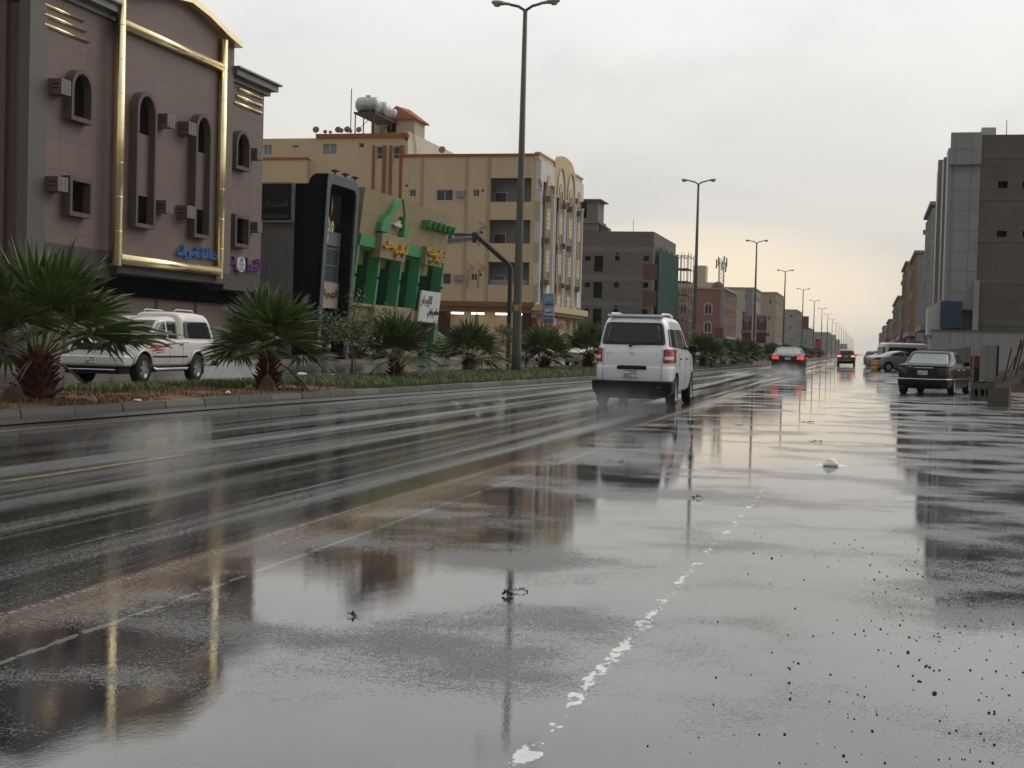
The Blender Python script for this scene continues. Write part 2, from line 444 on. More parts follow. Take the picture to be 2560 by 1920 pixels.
def body_of(root, shells, pmat, name='body', wheels=(), r=.32, gaps=(), half=.86, inner=.5, cutr=1.2):
    mb = MB()
    shells[0].loft(mb)
    o = mb.build(name, [pmat, M_under], root, world=False)
    cut = []
    sv = o.parent; o.parent = None
    for y in wheels:
        for sg in (-1, 1):
            c = MB(); c.m = 1; c.smooth = False; hw = (half-inner)/2+.05; cx = sg*(inner+hw)
            prof = [(0, -hw), (r*cutr, -hw), (r*cutr, hw), (0, hw)]
            c.lathe([(p[0]+1e-4, p[1]) for p in prof], 'x', 40, (cx, y, r*1.02))
            co = c.build('cut', [pmat, M_under], fix=True); cut.append(co)
    if cut: bool_cut(o, cut)
    o.parent = sv
    return o
def lines_on(sh, mb, segs, face, wd=.006, off=.0015):
    """shut lines: thin dark beads on the body surface"""
    for (u0, z0), (u1, z1) in segs:
        n = 8; pts = []
        for i in range(n+1):
            u, z = u0+(u1-u0)*i/n, z0+(z1-z0)*i/n
            if face in 'LR': pts.append(V(((sh.side(u, z)+off)*(-1 if face == 'L' else 1), u, z)))
            else: pts.append(V((u, sh.end(u, z, face == 'front')+(off if face == 'front' else -off), z)))
        mb.tube(pts, wd/2, 5)
M_tyre = pm('rubber', (.018, .018, .019), .85, .2, 6)
M_alloy = pm('alloy', (.42, .42, .43), .35, .1, 5, metal=.9)
M_under = pm('underbody black', (.012, .012, .013), .9)
M_trim = pm('black plastic', (.012, .012, .013), .6, .1, 4)
M_chrome = pm('chrome', (.6, .6, .62), .15, .05, 5, metal=1.0)
M_glass = glass('tinted glass')
M_glassf = glass('frit glass', (.006, .006, .006), .12)
M_seam = pm('shut line', (.02, .02, .02), .9)
M_plate = pm('plate white', (.62, .63, .60), .4, .06, 9)
M_ink = pm('dark ink', (.03, .03, .035), .6)
M_red = pm('red lens', (.24, .010, .010), .12, .1, 9)
M_redlit = glow('lit red lens', (.8, .05, .03), .6)
M_amber = glow('lit amber lens', (1.0, .22, .07), 1.6)
M_clear = pm('clear lens', (.55, .56, .57), .1, .1, 9)
M_headlit = glow('lit headlight', (1.0, .92, .75), 4.0)
ID = Matrix.Identity(4)
def plate(root, y, z, x=0.0, front=False, wd=.30, ht=.15, txt=True):
    sg = 1 if front else -1
    mb = MB(); mb.box(x-wd/2, x+wd/2, y-.01, y+.01, z, z+ht)
    p = mb.build('licence_plate', M_plate, root, world=False)
    b = MB(); F = FR((0, y+sg*.012, 0), (-sg, 0, 0), (0, sg, 0))
    f = MB(F)
    c = -sg*x
    for (a, b_) in ((z+.004, z+.012), (z+ht-.012, z+ht-.004), (z+ht*.48, z+ht*.52)): f.fb(c-wd/2+.01, c+wd/2-.01, a, b_, 0, .003)
    f.fb(c-.004, c+.004, z+.01, z+ht-.01, 0, .003); f.fb(c+wd*.33, c+wd*.345, z+.01, z+ht-.01, 0, .003)
    f.build('plate_border', M_ink, p, world=False)
    if txt:
        letters('4827', F, c-wd*.42, c-wd*.08, z+ht*.12, z+ht*.42, 0, .004, M_ink, 'plate_number', p, False, .0, world=False)
        letters('\u062d \u0628 \u0631', F, c+wd*.04, c+wd*.30, z+ht*.58, z+ht*.9, 0, .004, M_ink, 'plate_letters', p, True, .0, world=False)
    return p
def mirror(root, x, y, z, sg, m):
    mb = MB(); mb.smooth = True
    for i in range(1):
        pts = []; n = 14; rows = [(-.09, .35), (-.07, .85), (0, 1), (.05, .9), (.09, .45)]
        for dy, k in rows:
            for j in range(n):
                a = 2*math.pi*j/n; e = (abs(math.cos(a))**4+abs(math.sin(a))**4)**-.25
                pts.append((x+sg*.11+math.cos(a)*e*.10*k, y+dy*.7, z+math.sin(a)*e*.085*k))
        fs = [(i_*n+j, i_*n+(j+1) % n, (i_+1)*n+(j+1) % n, (i_+1)*n+j) for i_ in range(4) for j in range(n)]+[tuple(range(n)), tuple(range(4*n, 5*n))]
        mb.add(pts, fs)
    mb.tube([(x-sg*.06, y, z-.05), (x+sg*.08, y, z-.03)], .02, 6)
    mb.build('side_mirror', m, root, world=False)
def handles(root, sh, ys, z, m):
    for sg, f in ((-1, 'L'), (1, 'R')):
        for y in ys:
            mb = MB(); x = sh.side(y, z)*sg
            mb.tube([(x+sg*.002, y-.09, z), (x+sg*.03, y-.06, z+.004), (x+sg*.03, y+.06, z+.004), (x+sg*.002, y+.09, z)], .012, 6)
            mb.build('door_handle', m, root, world=False)

def minivan(loc, rz, label):
    root = thing('minivan', loc, label, 'van', rz=rz)
    P = paint('white van paint', (.72, .74, .75), .25)
    sh = Shell([(.30, -1.98, 1.90, .74, 7), (.36, -2.05, 1.98, .79, 7), (.48, -2.07, 2.03, .815, 7), (.62, -2.085, 2.06, .825, 7), (.80, -2.08, 2.05, .828, 7), (.84, -2.062, 2.04, .822, 7),
                (.98, -2.06, 1.98, .818, 7), (1.06, -2.05, 1.86, .81, 7), (1.12, -2.04, 1.55, .80, 7), (1.17, -2.02, 1.32, .785, 7.5), (1.24, -1.995, 1.18, .765, 7.5), (1.45, -1.93, .88, .725, 7.5), (1.64, -1.87, .64, .685, 7),
                (1.76, -1.82, .48, .65, 6), (1.82, -1.74, .30, .60, 5.5), (1.852, -1.62, .12, .52, 5), (1.868, -1.4, -.1, .36, 4), (1.874, -1.1, -.4, .12, 3)])
    b = body_of(root, [sh], P, wheels=(-1.28, 1.345), r=.325, inner=.52)
    g_ = MB()
    lines_on(sh, g_, [((-.60, .50), (-.60, 1.12)), ((.60, .50), (.60, 1.12)), ((.60, 1.12), (.60, .9)), ((-.62, .98), (.62, .98))][:2], 'rear')
    lines_on(sh, g_, [((-.60, .5), (-.625, .62)), ((-.60, .505), (.60, .505)), ((-.60, 1.12), (-.56, 1.2)), ((.60, 1.12), (.56, 1.2))], 'rear')
    for f in 'LR':
        lines_on(sh, g_, [((.98, .42), (.98, 1.10)), ((.10, .42), (.10, 1.62)), ((-.90, .80), (-.90, 1.60)), ((.98, .42), (-.85, .42)), ((-.95, .86), (-1.9, .86))], f)
    g_.build('shut_lines', M_seam, b, world=False)
    w_ = MB(); sh.patch(w_, [(-.655, 1.265), (.655, 1.265), (.575, 1.715), (-.575, 1.715)], 'rear', .009, .02, rnd=.06, nc=60)
    rw = w_.build('rear_window', M_glassf, root, world=False)
    w_ = MB(); sh.patch(w_, [(-.55, 1.315), (.55, 1.315), (.495, 1.67), (-.495, 1.67)], 'rear', .013, .001, rnd=.10); w_.build('pane', M_glass, rw, world=False)
    wp = MB(); wp.tube([(-.05, sh.end(-.05, 1.25, False)-.03, 1.25), (.42, sh.end(.42, 1.31, False)-.02, 1.31)], .008, 6)
    wp.box(-.08, -.02, sh.end(0, 1.24, False)-.03, sh.end(0, 1.24, False), 1.225, 1.26); wp.build('wiper', M_trim, root, world=False)
    for f in 'LR':
        for poly in ([(-1.80, 1.235), (-.95, 1.215), (-.95, 1.60), (-1.70, 1.60)], [(-.86, 1.21), (.06, 1.19), (.06, 1.61), (-.86, 1.61)], [(.14, 1.19), (1.02, 1.18), (.62, 1.56), (.14, 1.60)]):
            w_ = MB(); sh.patch(w_, poly, f, .009, .02, rnd=.05); w_.build('side_window', M_glass, root, world=False)
    w_ = MB(); sh.patch(w_, [(-.66, 1.22), (.66, 1.22), (.56, 1.66), (-.56, 1.66)], 'front', .005, .02, rnd=.06); w_.build('windscreen', M_glass, root, world=False)
    for sg, f in ((-1, 'L'), (1, 'R')):
        t = MB(); sh.patch(t, [(sg*.625, .905), (sg*.812, .905), (sg*.79, 1.185), (sg*.63, 1.185)], 'rear', .02, .03, rnd=.03, nc=20)
        t.m = 0; sh.patch(t, [(-2.0, .905), (-1.86, .93), (-1.90, 1.13), (-1.98, 1.185)], f, .014, .02, rnd=.02)
        tl = t.build('tail_light', M_red, root, world=False)
        c = MB(); sh.patch(c, [(sg*.64, .975), (sg*.775, .975), (sg*.775, 1.035), (sg*.64, 1.035)], 'rear', .026, .01, rnd=.01)
        c.build('lens', M_clear, tl, world=False)
        h = MB(); sh.patch(h, [(sg*.5, .80), (sg*.78, .82), (sg*.76, .96), (sg*.52, .95)], 'front', .01, .02, rnd=.03); h.build('headlight', M_clear, root, world=False)
    # black lower bumper with a lip
    bt = Shell([(.21, -1.98, -1.4, .70, 6), (.27, -2.07, -1.3, .79, 7), (.36, -2.10, -1.25, .825, 8), (.50, -2.118, -1.25, .838, 8), (.525, -2.11, -1.25, .838, 8), (.54, -2.06, -1.25, .80, 8)])
    bb = MB(); bt.loft(bb, .02)
    bo = bb.build('bumper', [M_trim, M_under], root, world=False)
    cs = []
    for sg in (-1, 1):
        c = MB(); c.lathe([(1e-4, -.3), (.40, -.3), (.40, .3), (1e-4, .3)], 'x', 32, (sg*.82, -1.28, .33)); cs.append(c.build('cut', [M_trim, M_under]))
    bo.parent = None; bool_cut(bo, cs); bo.parent = root
    t = MB(); t.box(.52, .62, -2.122, -2.10, .40, .43); t.build('reflector', M_red, root, world=False)
    e = MB(); e.box(-.55, .45, -1.9, -1.1, .17, .34); e.tube([(-.45, -2.04, .25), (-.45, -1.5, .26)], .03, 8); e.box(-.35, .35, -1.4, 1.3, .24, .36); e.build('exhaust', M_under, root, world=False)
    h = MB(); h.smooth = True; sh.patch(h, [(-.31, .765), (.31, .765), (.29, .845), (-.29, .845)], 'rear', .018, .02, rnd=.03); h.build('tailgate_handle', M_trim, root, world=False)
    plate(root, sh.end(0, .68, False)-.012, .60, -.02)
    bd = MB(FR((0, sh.end(0, 1.08, False)-.006, 0), (1, 0, 0), (0, -1, 0)))
    bd.ring([(math.cos(a)*.04, 1.09+math.sin(a)*.035) for a in [i*math.pi/6 for i in range(12)]], [(math.cos(a)*.028, 1.09+math.sin(a)*.024) for a in [i*math.pi/6 for i in range(12)]], -.01, .006)
    bd.build('badge', M_chrome, root, world=False)
    Fb = FR((0, -2.065, 0), (1, 0, 0), (0, -1, 0))
    letters('SUZUKI', Fb, -.56, -.42, 1.075, 1.10, 0, .006, M_chrome, 'rear_lettering', root, False, .01, world=False)
    letters('APV', Fb, .48, .56, 1.07, 1.10, 0, .006, M_chrome, 'rear_lettering', root, False, .01, world=False)
    for sg in (-1, 1):
        mirror(root, sg*.76, 1.02, 1.22, sg, M_trim)
        rr = MB(); rr.tube([(sg*.50, -1.62, 1.84), (sg*.52, -1.55, 1.90), (sg*.53, -.6, 1.92), (sg*.51, .0, 1.89), (sg*.50, .05, 1.83)], .022, 8); rr.build('roof_rail', P, root, world=False)
    sp = MB(); sp.smooth = True
    sp.add([(-.52, -1.50, 1.885), (.52, -1.50, 1.885), (.56, -1.82, 1.885), (-.56, -1.82, 1.885), (-.54, -1.50, 1.84), (.54, -1.50, 1.84), (.575, -1.81, 1.835), (-.575, -1.81, 1.835)],
           [(0, 1, 2, 3), (4, 5, 6, 7), (0, 1, 5, 4), (1, 2, 6, 5), (2, 3, 7, 6), (3, 0, 4, 7)]); sp.build('roof_spoiler', P, root, world=False)
    handles(root, sh, (-.78, .22), .99, M_trim)
    fl = MB()
    for y in (-1.28, 1.345):
        for sg in (-1, 1): wheel(root, sg*.72, y, .325, .19, sg)
    return root

def sedan(name, loc, rz, label, P, old=True, lit=False, cat='car', group=None, detail=True, hatch=False):
    root = thing(name, loc, label, cat, group, rz)
    if hatch:
        sh = Shell([(.22, -1.9, 1.95, .78, 7), (.32, -2.0, 2.05, .84, 7), (.55, -2.05, 2.1, .88, 7), (.85, -2.03, 2.05, .88, 7), (.97, -2.0, 1.9, .86, 7), (1.03, -1.98, 1.05, .83, 7),
                    (1.2, -1.9, .75, .77, 6), (1.45, -1.75, .3, .69, 6), (1.56, -1.5, .05, .60, 5), (1.60, -1.1, -.2, .40, 4)])
        rwp = [(-.60, 1.06), (.60, 1.06), (.52, 1.42), (-.52, 1.42)]; sw = [[(-1.55, 1.08), (-.1, 1.06), (-.1, 1.42), (-1.35, 1.42)], [(-.02, 1.06), (.85, 1.05), (.40, 1.40), (-.02, 1.42)]]
        tz, H = (.86, 1.02), 1.6; wx, r = (-1.25, 1.35), .33; deck = None
    elif old:
        sh = Shell([(.22, -2.15, 2.15, .78, 8), (.30, -2.28, 2.28, .84, 8), (.50, -2.32, 2.33, .855, 8), (.53, -2.27, 2.29, .85, 8), (.78, -2.25, 2.26, .85, 8), (.88, -2.21, 2.15, .84, 8),
                    (.935, -2.19, 1.75, .825, 9), (.965, -2.10, 1.15, .81, 9), (.985, -1.55, .98, .79, 8), (1.05, -1.40, .84, .765, 8), (1.22, -1.12, .50, .71, 8), (1.35, -.92, .20, .655, 7), (1.40, -.78, -.02, .60, 6), (1.42, -.6, -.2, .45, 5)])
        rwp = [(-.63, 1.00), (.63, 1.00), (.535, 1.315), (-.535, 1.315)]; sw = [[(-1.10, 1.02), (-.17, 1.01), (-.17, 1.32), (-.78, 1.32)], [(-.09, 1.01), (.72, 1.00), (.25, 1.30), (-.09, 1.32)]]
        tz, H = (.66, .86), 1.42; wx, r = (-1.38, 1.42), .315
    else:
        sh = Shell([(.20, -2.2, 2.2, .80, 6), (.30, -2.34, 2.35, .87, 6), (.55, -2.40, 2.42, .90, 6), (.80, -2.38, 2.35, .90, 6), (.93, -2.33, 2.1, .885, 6), (1.02, -2.26, 1.5, .86, 6),
                    (1.06, -1.95, 1.15, .84, 6), (1.09, -1.65, 1.02, .82, 6), (1.22, -1.25, .70, .75, 5.5), (1.36, -.85, .30, .67, 5), (1.44, -.5, 0, .56, 4.5), (1.465, -.3, -.2, .36, 4)])
        rwp = [(-.66, 1.105), (.66, 1.105), (.56, 1.365), (-.56, 1.365)]; sw = [[(-1.25, 1.11), (-.17, 1.10), (-.17, 1.36), (-.85, 1.35)], [(-.09, 1.10), (.85, 1.09), (.35, 1.34), (-.09, 1.36)]]
        tz, H = (.80, .98), 1.46; wx, r = (-1.40, 1.42), .33
    b = body_of(root, [sh], P, wheels=wx, r=r, inner=.56, half=.92, cutr=1.15)
    if detail:
        g_ = MB()
        for f in 'LR': lines_on(sh, g_, [((-.13, .38), (-.13, 1.0)), ((.95, .38), (.95, .93)), ((-1.0, .65), (-1.05, 1.0)), ((.95, .38), (-.95, .38))], f, .008)
        lines_on(sh, g_, [((-.66, tz[0]-.06), (-.62, tz[1]+.02)), ((.66, tz[0]-.06), (.62, tz[1]+.02)), ((-.66, tz[0]-.08), (.66, tz[0]-.08))], 'rear', .008)
        g_.build('shut_lines', M_seam, b, world=False)
    w_ = MB(); sh.patch(w_, rwp, 'rear', .006, .02, rnd=.05); w_.build('rear_window', M_glass if hatch else pm('painted daylight glass', (.26, .29, .29), .25, .35, 7, ior=1.5), root, world=False)  # pale base colour stands in for daylight showing through the saloon rear window
    w_ = MB(); sh.patch(w_, [(-.64, rwp[0][1]+.01), (.64, rwp[0][1]+.01), (.53, rwp[2][1]), (-.53, rwp[2][1])], 'front', .006, .02, rnd=.05); w_.build('windscreen', M_glass, root, world=False)
    for f in 'LR':
        for poly in sw:
            w_ = MB(); sh.patch(w_, poly, f, .006, .02, rnd=.04); w_.build('side_window', M_glass, root, world=False)
    lm = (M_amber if hatch else M_redlit) if lit else (pm('dark red lens', (.045, .005, .006), .15) if old else M_red)
    for sg, f in ((-1, 'L'), (1, 'R')):
        t = MB(); sh.patch(t, [(sg*.46, tz[0]), (sg*(.83), tz[0]), (sg*.82, tz[1]), (sg*.48, tz[1])], 'rear', .012, .03, rnd=.03, nc=20)
        t.build('tail_light', lm, root, world=False)
        h = MB(); sh.patch(h, [(sg*.5, .66), (sg*.80, .66), (sg*.79, .80), (sg*.5, .80)], 'front', .01, .02, rnd=.03); h.build('headlight', M_clear, root, world=False)
        mirror(root, sg*.76, .72, 1.02, sg, P if not old else M_trim)
        if old:
            t = MB(); sh.patch(t, [(-2.2, .505), (2.2, .505), (2.2, .53), (-2.2, .53)], f, .010, .01, rnd=.004, nr=2, nc=40); t.build('rub_strip', M_chrome, root, world=False)
    if old:
        t = MB(); sh.patch(t, [(-.80, .505), (.80, .505), (.80, .53), (-.80, .53)], 'rear', .012, .01, rnd=.004, nr=2, nc=40); t.build('rub_strip', M_chrome, root, world=False)
        lo = MB(); sh.patch(lo, [(-.78, .27), (.78, .27), (.80, .495), (-.80, .495)], 'rear', .010, .01, rnd=.02, nr=4, nc=40); lo.build('bumper', M_trim, root, world=False)
        letters('280', FR((0, sh.end(-.5, .9, False)-.004, 0), (1, 0, 0), (0, -1, 0)), -.50, -.36, .885, .915, 0, .006, M_chrome, 'rear_lettering', root, False, .02, world=False)
    bx = MB(); bx.box(-.5, .5, -2.0, 2.0, .20, .34); bx.tube([(-.5, -2.28, .24), (-.5, -1.7, .24)], .03, 8); bx.build('exhaust', M_under, root, world=False)
    plate(root, sh.end(0, tz[0]+.02, False)-.016, tz[0]-.02, 0, txt=detail)
    if detail:
        handles(root, sh, (-.85, .08), .80 if old else .88, M_chrome)
        k = MB(); k.tube([(-.32, sh.end(0, tz[1]+.02, False)-.012, tz[1]+.01), (.32, sh.end(0, tz[1]+.02, False)-.012, tz[1]+.01)], .012, 6); k.build('boot_trim', M_chrome, root, world=False)
    for y in wx:
        for sg in (-1, 1): wheel(root, sg*.755, y, r, .20, sg, 8 if old else 10)
    return root

def pickup(loc, rz, label):
    root = thing('pickup_truck', loc, label, 'pickup truck', rz=rz)
    P = paint('white pickup paint', (.62, .60, .55), .3)
    lo = Shell([(.42, -2.60, 2.20, .72, 8), (.48, -2.70, 2.26, .80, 8), (.70, -2.74, 2.33, .835, 8), (.95, -2.73, 2.32, .83, 8), (1.04, -2.72, 2.24, .815, 8), (1.09, -2.71, 1.75, .79, 7), (1.115, -2.70, 1.1, .72, 6)])
    b = body_of(root, [lo], P, wheels=(-1.45, 1.40), r=.37, inner=.50, half=.90, cutr=1.18)
    ca = Shell([(1.05, -.70, 1.12, .775, 7), (1.12, -.70, 1.06, .765, 7), (1.35, -.68, .72, .715, 7), (1.58, -.66, .36, .665, 6), (1.66, -.62, .16, .61, 5), (1.70, -.5, -.05, .5, 4)])
    mb = MB(); ca.loft(mb); c = mb.build('cab', P, root, world=False)
    cn = Shell([(1.06, -2.71, -.74, .785, 8), (1.30, -2.66, -.74, .75, 8), (1.62, -2.52, -.72, .69, 7), (1.75, -2.40, -.70, .62, 6), (1.81, -2.0, -.78, .48, 5), (1.825, -1.7, -1.0, .3, 4)])
    mb = MB(); cn.loft(mb); cano = mb.build('canopy', P, root, world=False)
    for f in 'LR':
        for poly in ([(-.58, 1.13), (.03, 1.13), (.03, 1.56), (-.50, 1.56)], [(.11, 1.13), (.88, 1.12), (.40, 1.52), (.11, 1.56)]):
            w_ = MB(); ca.patch(w_, poly, f, .006, .02, rnd=.04); w_.build('side_window', M_glass, root, world=False)
        w_ = MB(); cn.patch(w_, [(-2.42, 1.14), (-.86, 1.14), (-.90, 1.58), (-2.24, 1.58)], f, .007, .02, rnd=.08); w_.build('window', M_glass, cano, world=False)
        g_ = MB(); lines_on(lo, g_, [((.98, .48), (.98, 1.04)), ((.07, .48), (.07, 1.08)), ((-.66, .48), (-.66, 1.08)), ((.98, .48), (-.9, .48))], f, .008); g_.build('shut_lines', M_seam, b, world=False)
        st = MB()
        # long red and orange wave decal with a thin tail
        for k, (z0, h, y0, y1) in enumerate(((.87, .12, 1.15, -.2), (.80, .08, 1.0, .1), (.955, .05, .3, -1.1), (.75, .05, .85, .3))):
            lo.patch(st, [(y1, z0+.05+(.04 if k == 2 else 0)), (y0, z0), (y0-.15, z0+h), (y1+.1, z0+.055+(.04 if k == 2 else 0))], f, .004+.001*k, .003, rnd=.01, nr=4, nc=20)
        st.build('side_stripe', pm('red decal', (.30, .045, .03), .4, .4, 4), root, world=False)
        bl = MB(); lo.patch(bl, [(-.9, .66), (.95, .66), (.95, .70), (-.9, .70)], f, .014, .01, rnd=.01, nr=2, nc=20); bl.build('rub_strip', M_trim, root, world=False)
    w_ = MB(); ca.patch(w_, [(-.66, 1.14), (.66, 1.14), (.575, 1.58), (-.575, 1.58)], 'front', .006, .02, rnd=.06); w_.build('windscreen', M_glass, root, world=False)
    pp = MB(); pp.box(.1, .38, .70, .90, 1.16, 1.26); pp.build('paper', M_plate, root, world=False)
    hd = MB(); hd.smooth = True
    lo2 = Shell([(1.03, .9, 2.22, .79, 7), (1.10, .9, 1.95, .76, 7), (1.135, .9, 1.55, .70, 6)]); lo2.loft(hd, .01); hd.build('bonnet', P, root, world=False)
    for sg in (-1, 1):
        h = MB(); lo.patch(h, [(sg*.50, .82), (sg*.80, .82), (sg*.80, .98), (sg*.50, .98)], 'front', .014, .02, rnd=.02); h.build('headlight', M_clear, root, world=False)
        t = MB(); t.box(sg*.70, sg*.78, -2.745, -2.70, .76, 1.0); t.build('tail_light', M_red, root, world=False)
        mirror(root, sg*.78, .80, 1.20, sg, M_chrome)
        s_ = MB(); s_.tube([(sg*.84, -.9, .40), (sg*.86, -.8, .37), (sg*.86, .85, .37), (sg*.84, .95, .40)], .035, 8); s_.build('side_step', M_chrome, root, world=False)
        f_ = MB(); f_.box(sg*.62, sg*.80, -1.93, -1.90, .22, .55); f_.build('mud_flap', M_trim, root, world=False)
        for y in (-1.45, 1.40):          # bulged wheel arch lips
            a = MB(); a.smooth = True
            pts = [(lo.side(y+.45*math.cos(t), min(.95, max(.47, .38+.45*math.sin(t))))*sg+sg*.012, y+.45*math.cos(t), .38+.45*math.sin(t)) for t in [math.pi*(.08+.84*i/14) for i in range(15)]]
            a.tube(pts, .028, 6); a.build('wheel_arch', P, root, world=False)
    g_ = MB(); lo.patch(g_, [(-.46, .82), (.46, .82), (.46, .98), (-.46, .98)], 'front', .012, .02, rnd=.02); g_.build('grille', M_trim, root, world=False)
    bp = Shell([(.44, 1.9, 2.40, .80, 7), (.50, 1.9, 2.46, .84, 8), (.66, 1.9, 2.46, .84, 8), (.70, 1.9, 2.40, .82, 8)]); q_ = MB(); bp.loft(q_, .02); q_.build('bumper', P, root, world=False)
    q_ = MB(); q_.box(-.72, .72, 1.9, 2.38, .26, .45); q_.box(-.6, .6, -2.3, 1.9, .30, .46); q_.box(-.78, .78, -2.84, -2.70, .42, .56); q_.build('chassis', M_under, root, world=False)
    q_ = MB(); q_.tube([(-.62, 2.40, .36), (.62, 2.40, .36)], .022, 8); q_.build('bull_bar', M_chrome, root, world=False)
    rr = MB()
    for sg in (-1, 1): rr.tube([(sg*.42, -2.0, 1.83), (sg*.44, -1.9, 1.87), (sg*.44, -1.0, 1.88), (sg*.42, -.9, 1.83)], .015, 6)
    rr.build('roof_rail', P, root, world=False)
    plate(root, 2.47, .50, 0, True)
    handles(root, lo, (-.55, .20), .98, M_trim)
    for y in (-1.45, 1.40):
        for sg in (-1, 1): wheel(root, sg*.735, y, .37, .22, sg, 6)
    return root

# ---------------------------------------------------------------- wet road
def wet_road(name, base=(.030, .030, .032), paintc=None, line=None):
    m, t, p = new_mat(name)
    pos = nd(t, 'ShaderNodeNewGeometry').outputs['Position']
    s = nd(t, 'ShaderNodeSeparateXYZ'); t.links.new(pos, s.inputs[0]); X, Y = s.outputs[0], s.outputs[1]
    # wobble so that no edge runs dead straight
    wob = math_(t, 'MULTIPLY', math_(t, 'SUBTRACT', noise(t, vmap(t, pos, (.35, .12, 1)), 1.5, 4), .5), 1.1)
    Xw = math_(t, 'ADD', X, wob)
    lane = math_(t, 'SUBTRACT', 1.0, smooth(t, Xw, -3.6, -2.9))                 # traffic lanes, left of the worn line
    mid = math_(t, 'MULTIPLY', smooth(t, Xw, -3.3, -2.7), math_(t, 'SUBTRACT', 1.0, smooth(t, Xw, -.4, .9)))
    fine = noise(t, pos, 105, 2, .6); fine2 = noise(t, pos, 34, 4, .7); med = noise(t, vmap(t, pos, (1, .5, 1)), 5, 4, .6)
    grain0 = math_(t, 'ADD', math_(t, 'MULTIPLY', fine, .6), math_(t, 'MULTIPLY', fine2, .4))
    grain = math_(t, 'ADD', math_(t, 'MULTIPLY', math_(t, 'SUBTRACT', grain0, .5), 2.3), .5)
    # depth of the water film: deep enough to drown the grain in the puddles, thin on the crown of each lane
    pud_n = noise(t, vmap(t, pos, (.55, .62, 1), (4.3, 1.9, 0)), 1.25, 6, .55)
    tr = noise(t, vmap(t, pos, (1.7, .035, 1)), 1.0, 5, .55); tr2 = noise(t, vmap(t, pos, (4.5, .07, 1)), 1.0, 4, .6)
    w_mid = math_(t, 'ADD', math_(t, 'MULTIPLY', math_(t, 'SUBTRACT', pud_n, .5), 4.2), math_(t, 'ADD', math_(t, 'MULTIPLY', mid, .20), .555))
    w_mid = math_(t, 'SUBTRACT', w_mid, math_(t, 'MULTIPLY', smooth(t, Xw, .1, 1.2), .16))
    w_lane = math_(t, 'ADD', math_(t, 'ADD', math_(t, 'MULTIPLY', math_(t, 'SUBTRACT', tr, .5), 2.6), math_(t, 'MULTIPLY', math_(t, 'SUBTRACT', tr2, .5), 1.4)), .61)
    film = mixf(t, lane, w_mid, w_lane)
    # grain stands out of the film wherever it is higher than the water
    out_ = smooth(t, math_(t, 'SUBTRACT', math_(t, 'MULTIPLY', grain, 1.0), math_(t, 'MULTIPLY', film, .62)), .15, .30)
    grit = math_(t, 'MULTIPLY', math_(t, 'MULTIPLY', smooth(t, noise(t, vmap(t, pos, (5.5, .06, 1), (2, 7, 0)), 1.0, 5, .6), .58, .70), smooth(t, fine2, .40, .62)), lane)
    col = mixc(t, smooth(t, med, .3, .7), tuple(c*.75 for c in base), tuple(c*1.3 for c in base))
    col = mixc(t, math_(t, 'MULTIPLY', out_, .8), col, mixc(t, smooth(t, noise(t, pos, 75, 2), .42, .60), (.035, .034, .033), (.15, .147, .14)))
    # brown silt washed against the seam of the lane
    sx_ = math_(t, 'ABSOLUTE', math_(t, 'ADD', X, 3.32)); silt = math_(t, 'MULTIPLY', math_(t, 'SUBTRACT', 1.0, smooth(t, math_(t, 'ADD', sx_, math_(t, 'MULTIPLY', math_(t, 'SUBTRACT', med, .5), .35)), .10, .36)), smooth(t, noise(t, vmap(t, pos, (1, .3, 1)), 1.2, 4), .30, .55))
    col = mixc(t, math_(t, 'MULTIPLY', silt, .8), col, (.17, .115, .07))
    col = mixc(t, math_(t, 'MULTIPLY', grit, .55), col, (.24, .24, .235))
    # expansion seam and longitudinal cracks
    ck = nd(t, 'ShaderNodeTexVoronoi'); ck.feature = 'DISTANCE_TO_EDGE'; ck.inputs['Scale'].default_value = .42
    wv = nd(t, 'ShaderNodeVectorMath', operation='ADD'); t.links.new(pos, wv.inputs[0])
    sc_ = nd(t, 'ShaderNodeVectorMath', operation='SCALE'); nn = nd(t, 'ShaderNodeTexNoise'); nn.inputs['Scale'].default_value = 1.2; t.links.new(pos, nn.inputs['Vector'])
    t.links.new(nn.outputs[1], sc_.inputs[0]); sc_.inputs['Scale'].default_value = .9; t.links.new(sc_.outputs[0], wv.inputs[1]); t.links.new(wv.outputs[0], ck.inputs['Vector'])
    crack = math_(t, 'MULTIPLY', math_(t, 'SUBTRACT', 1.0, smooth(t, ck.outputs['Distance'], .0, .012)), smooth(t, noise(t, pos, .5, 2), .5, .62))
    col = mixc(t, math_(t, 'MULTIPLY', crack, .8), col, (.008, .008, .008))
    if paintc:
        worn = smooth(t, noise(t, pos, 9, 5, .7), .40, .52)
        if line:      # line = (x at y 0, drift per metre, half width, wear): paint survives in ragged islands along the line
            x0_, dr, hw_, wear = line
            cx_ = math_(t, 'ADD', math_(t, 'MULTIPLY', Y, dr), x0_); dx_ = math_(t, 'DIVIDE', math_(t, 'ABSOLUTE', math_(t, 'SUBTRACT', X, cx_)), hw_)
            isl = math_(t, 'ADD', math_(t, 'MULTIPLY', noise(t, vmap(t, pos, (1, .55, 1)), 26, 4, .6), .75), math_(t, 'MULTIPLY', noise(t, vmap(t, pos, (1, .6, 1), (5, 2, 0)), 8, 2, .5), .75))
            isl = math_(t, 'SUBTRACT', isl, math_(t, 'MULTIPLY', math_(t, 'POWER', dx_, 2), .30))
            isl = math_(t, 'SUBTRACT', isl, math_(t, 'MULTIPLY', smooth(t, Y, 4.6, 9.5), .07 if wear > .5 else .0))
            worn = smooth(t, isl, .645+.085*(wear > .5), .685+.08*(wear > .5))
        col = mixc(t, math_(t, 'MULTIPLY', worn, .85), col, paintc)
    t.links.new(col, p.inputs['Base Color'])
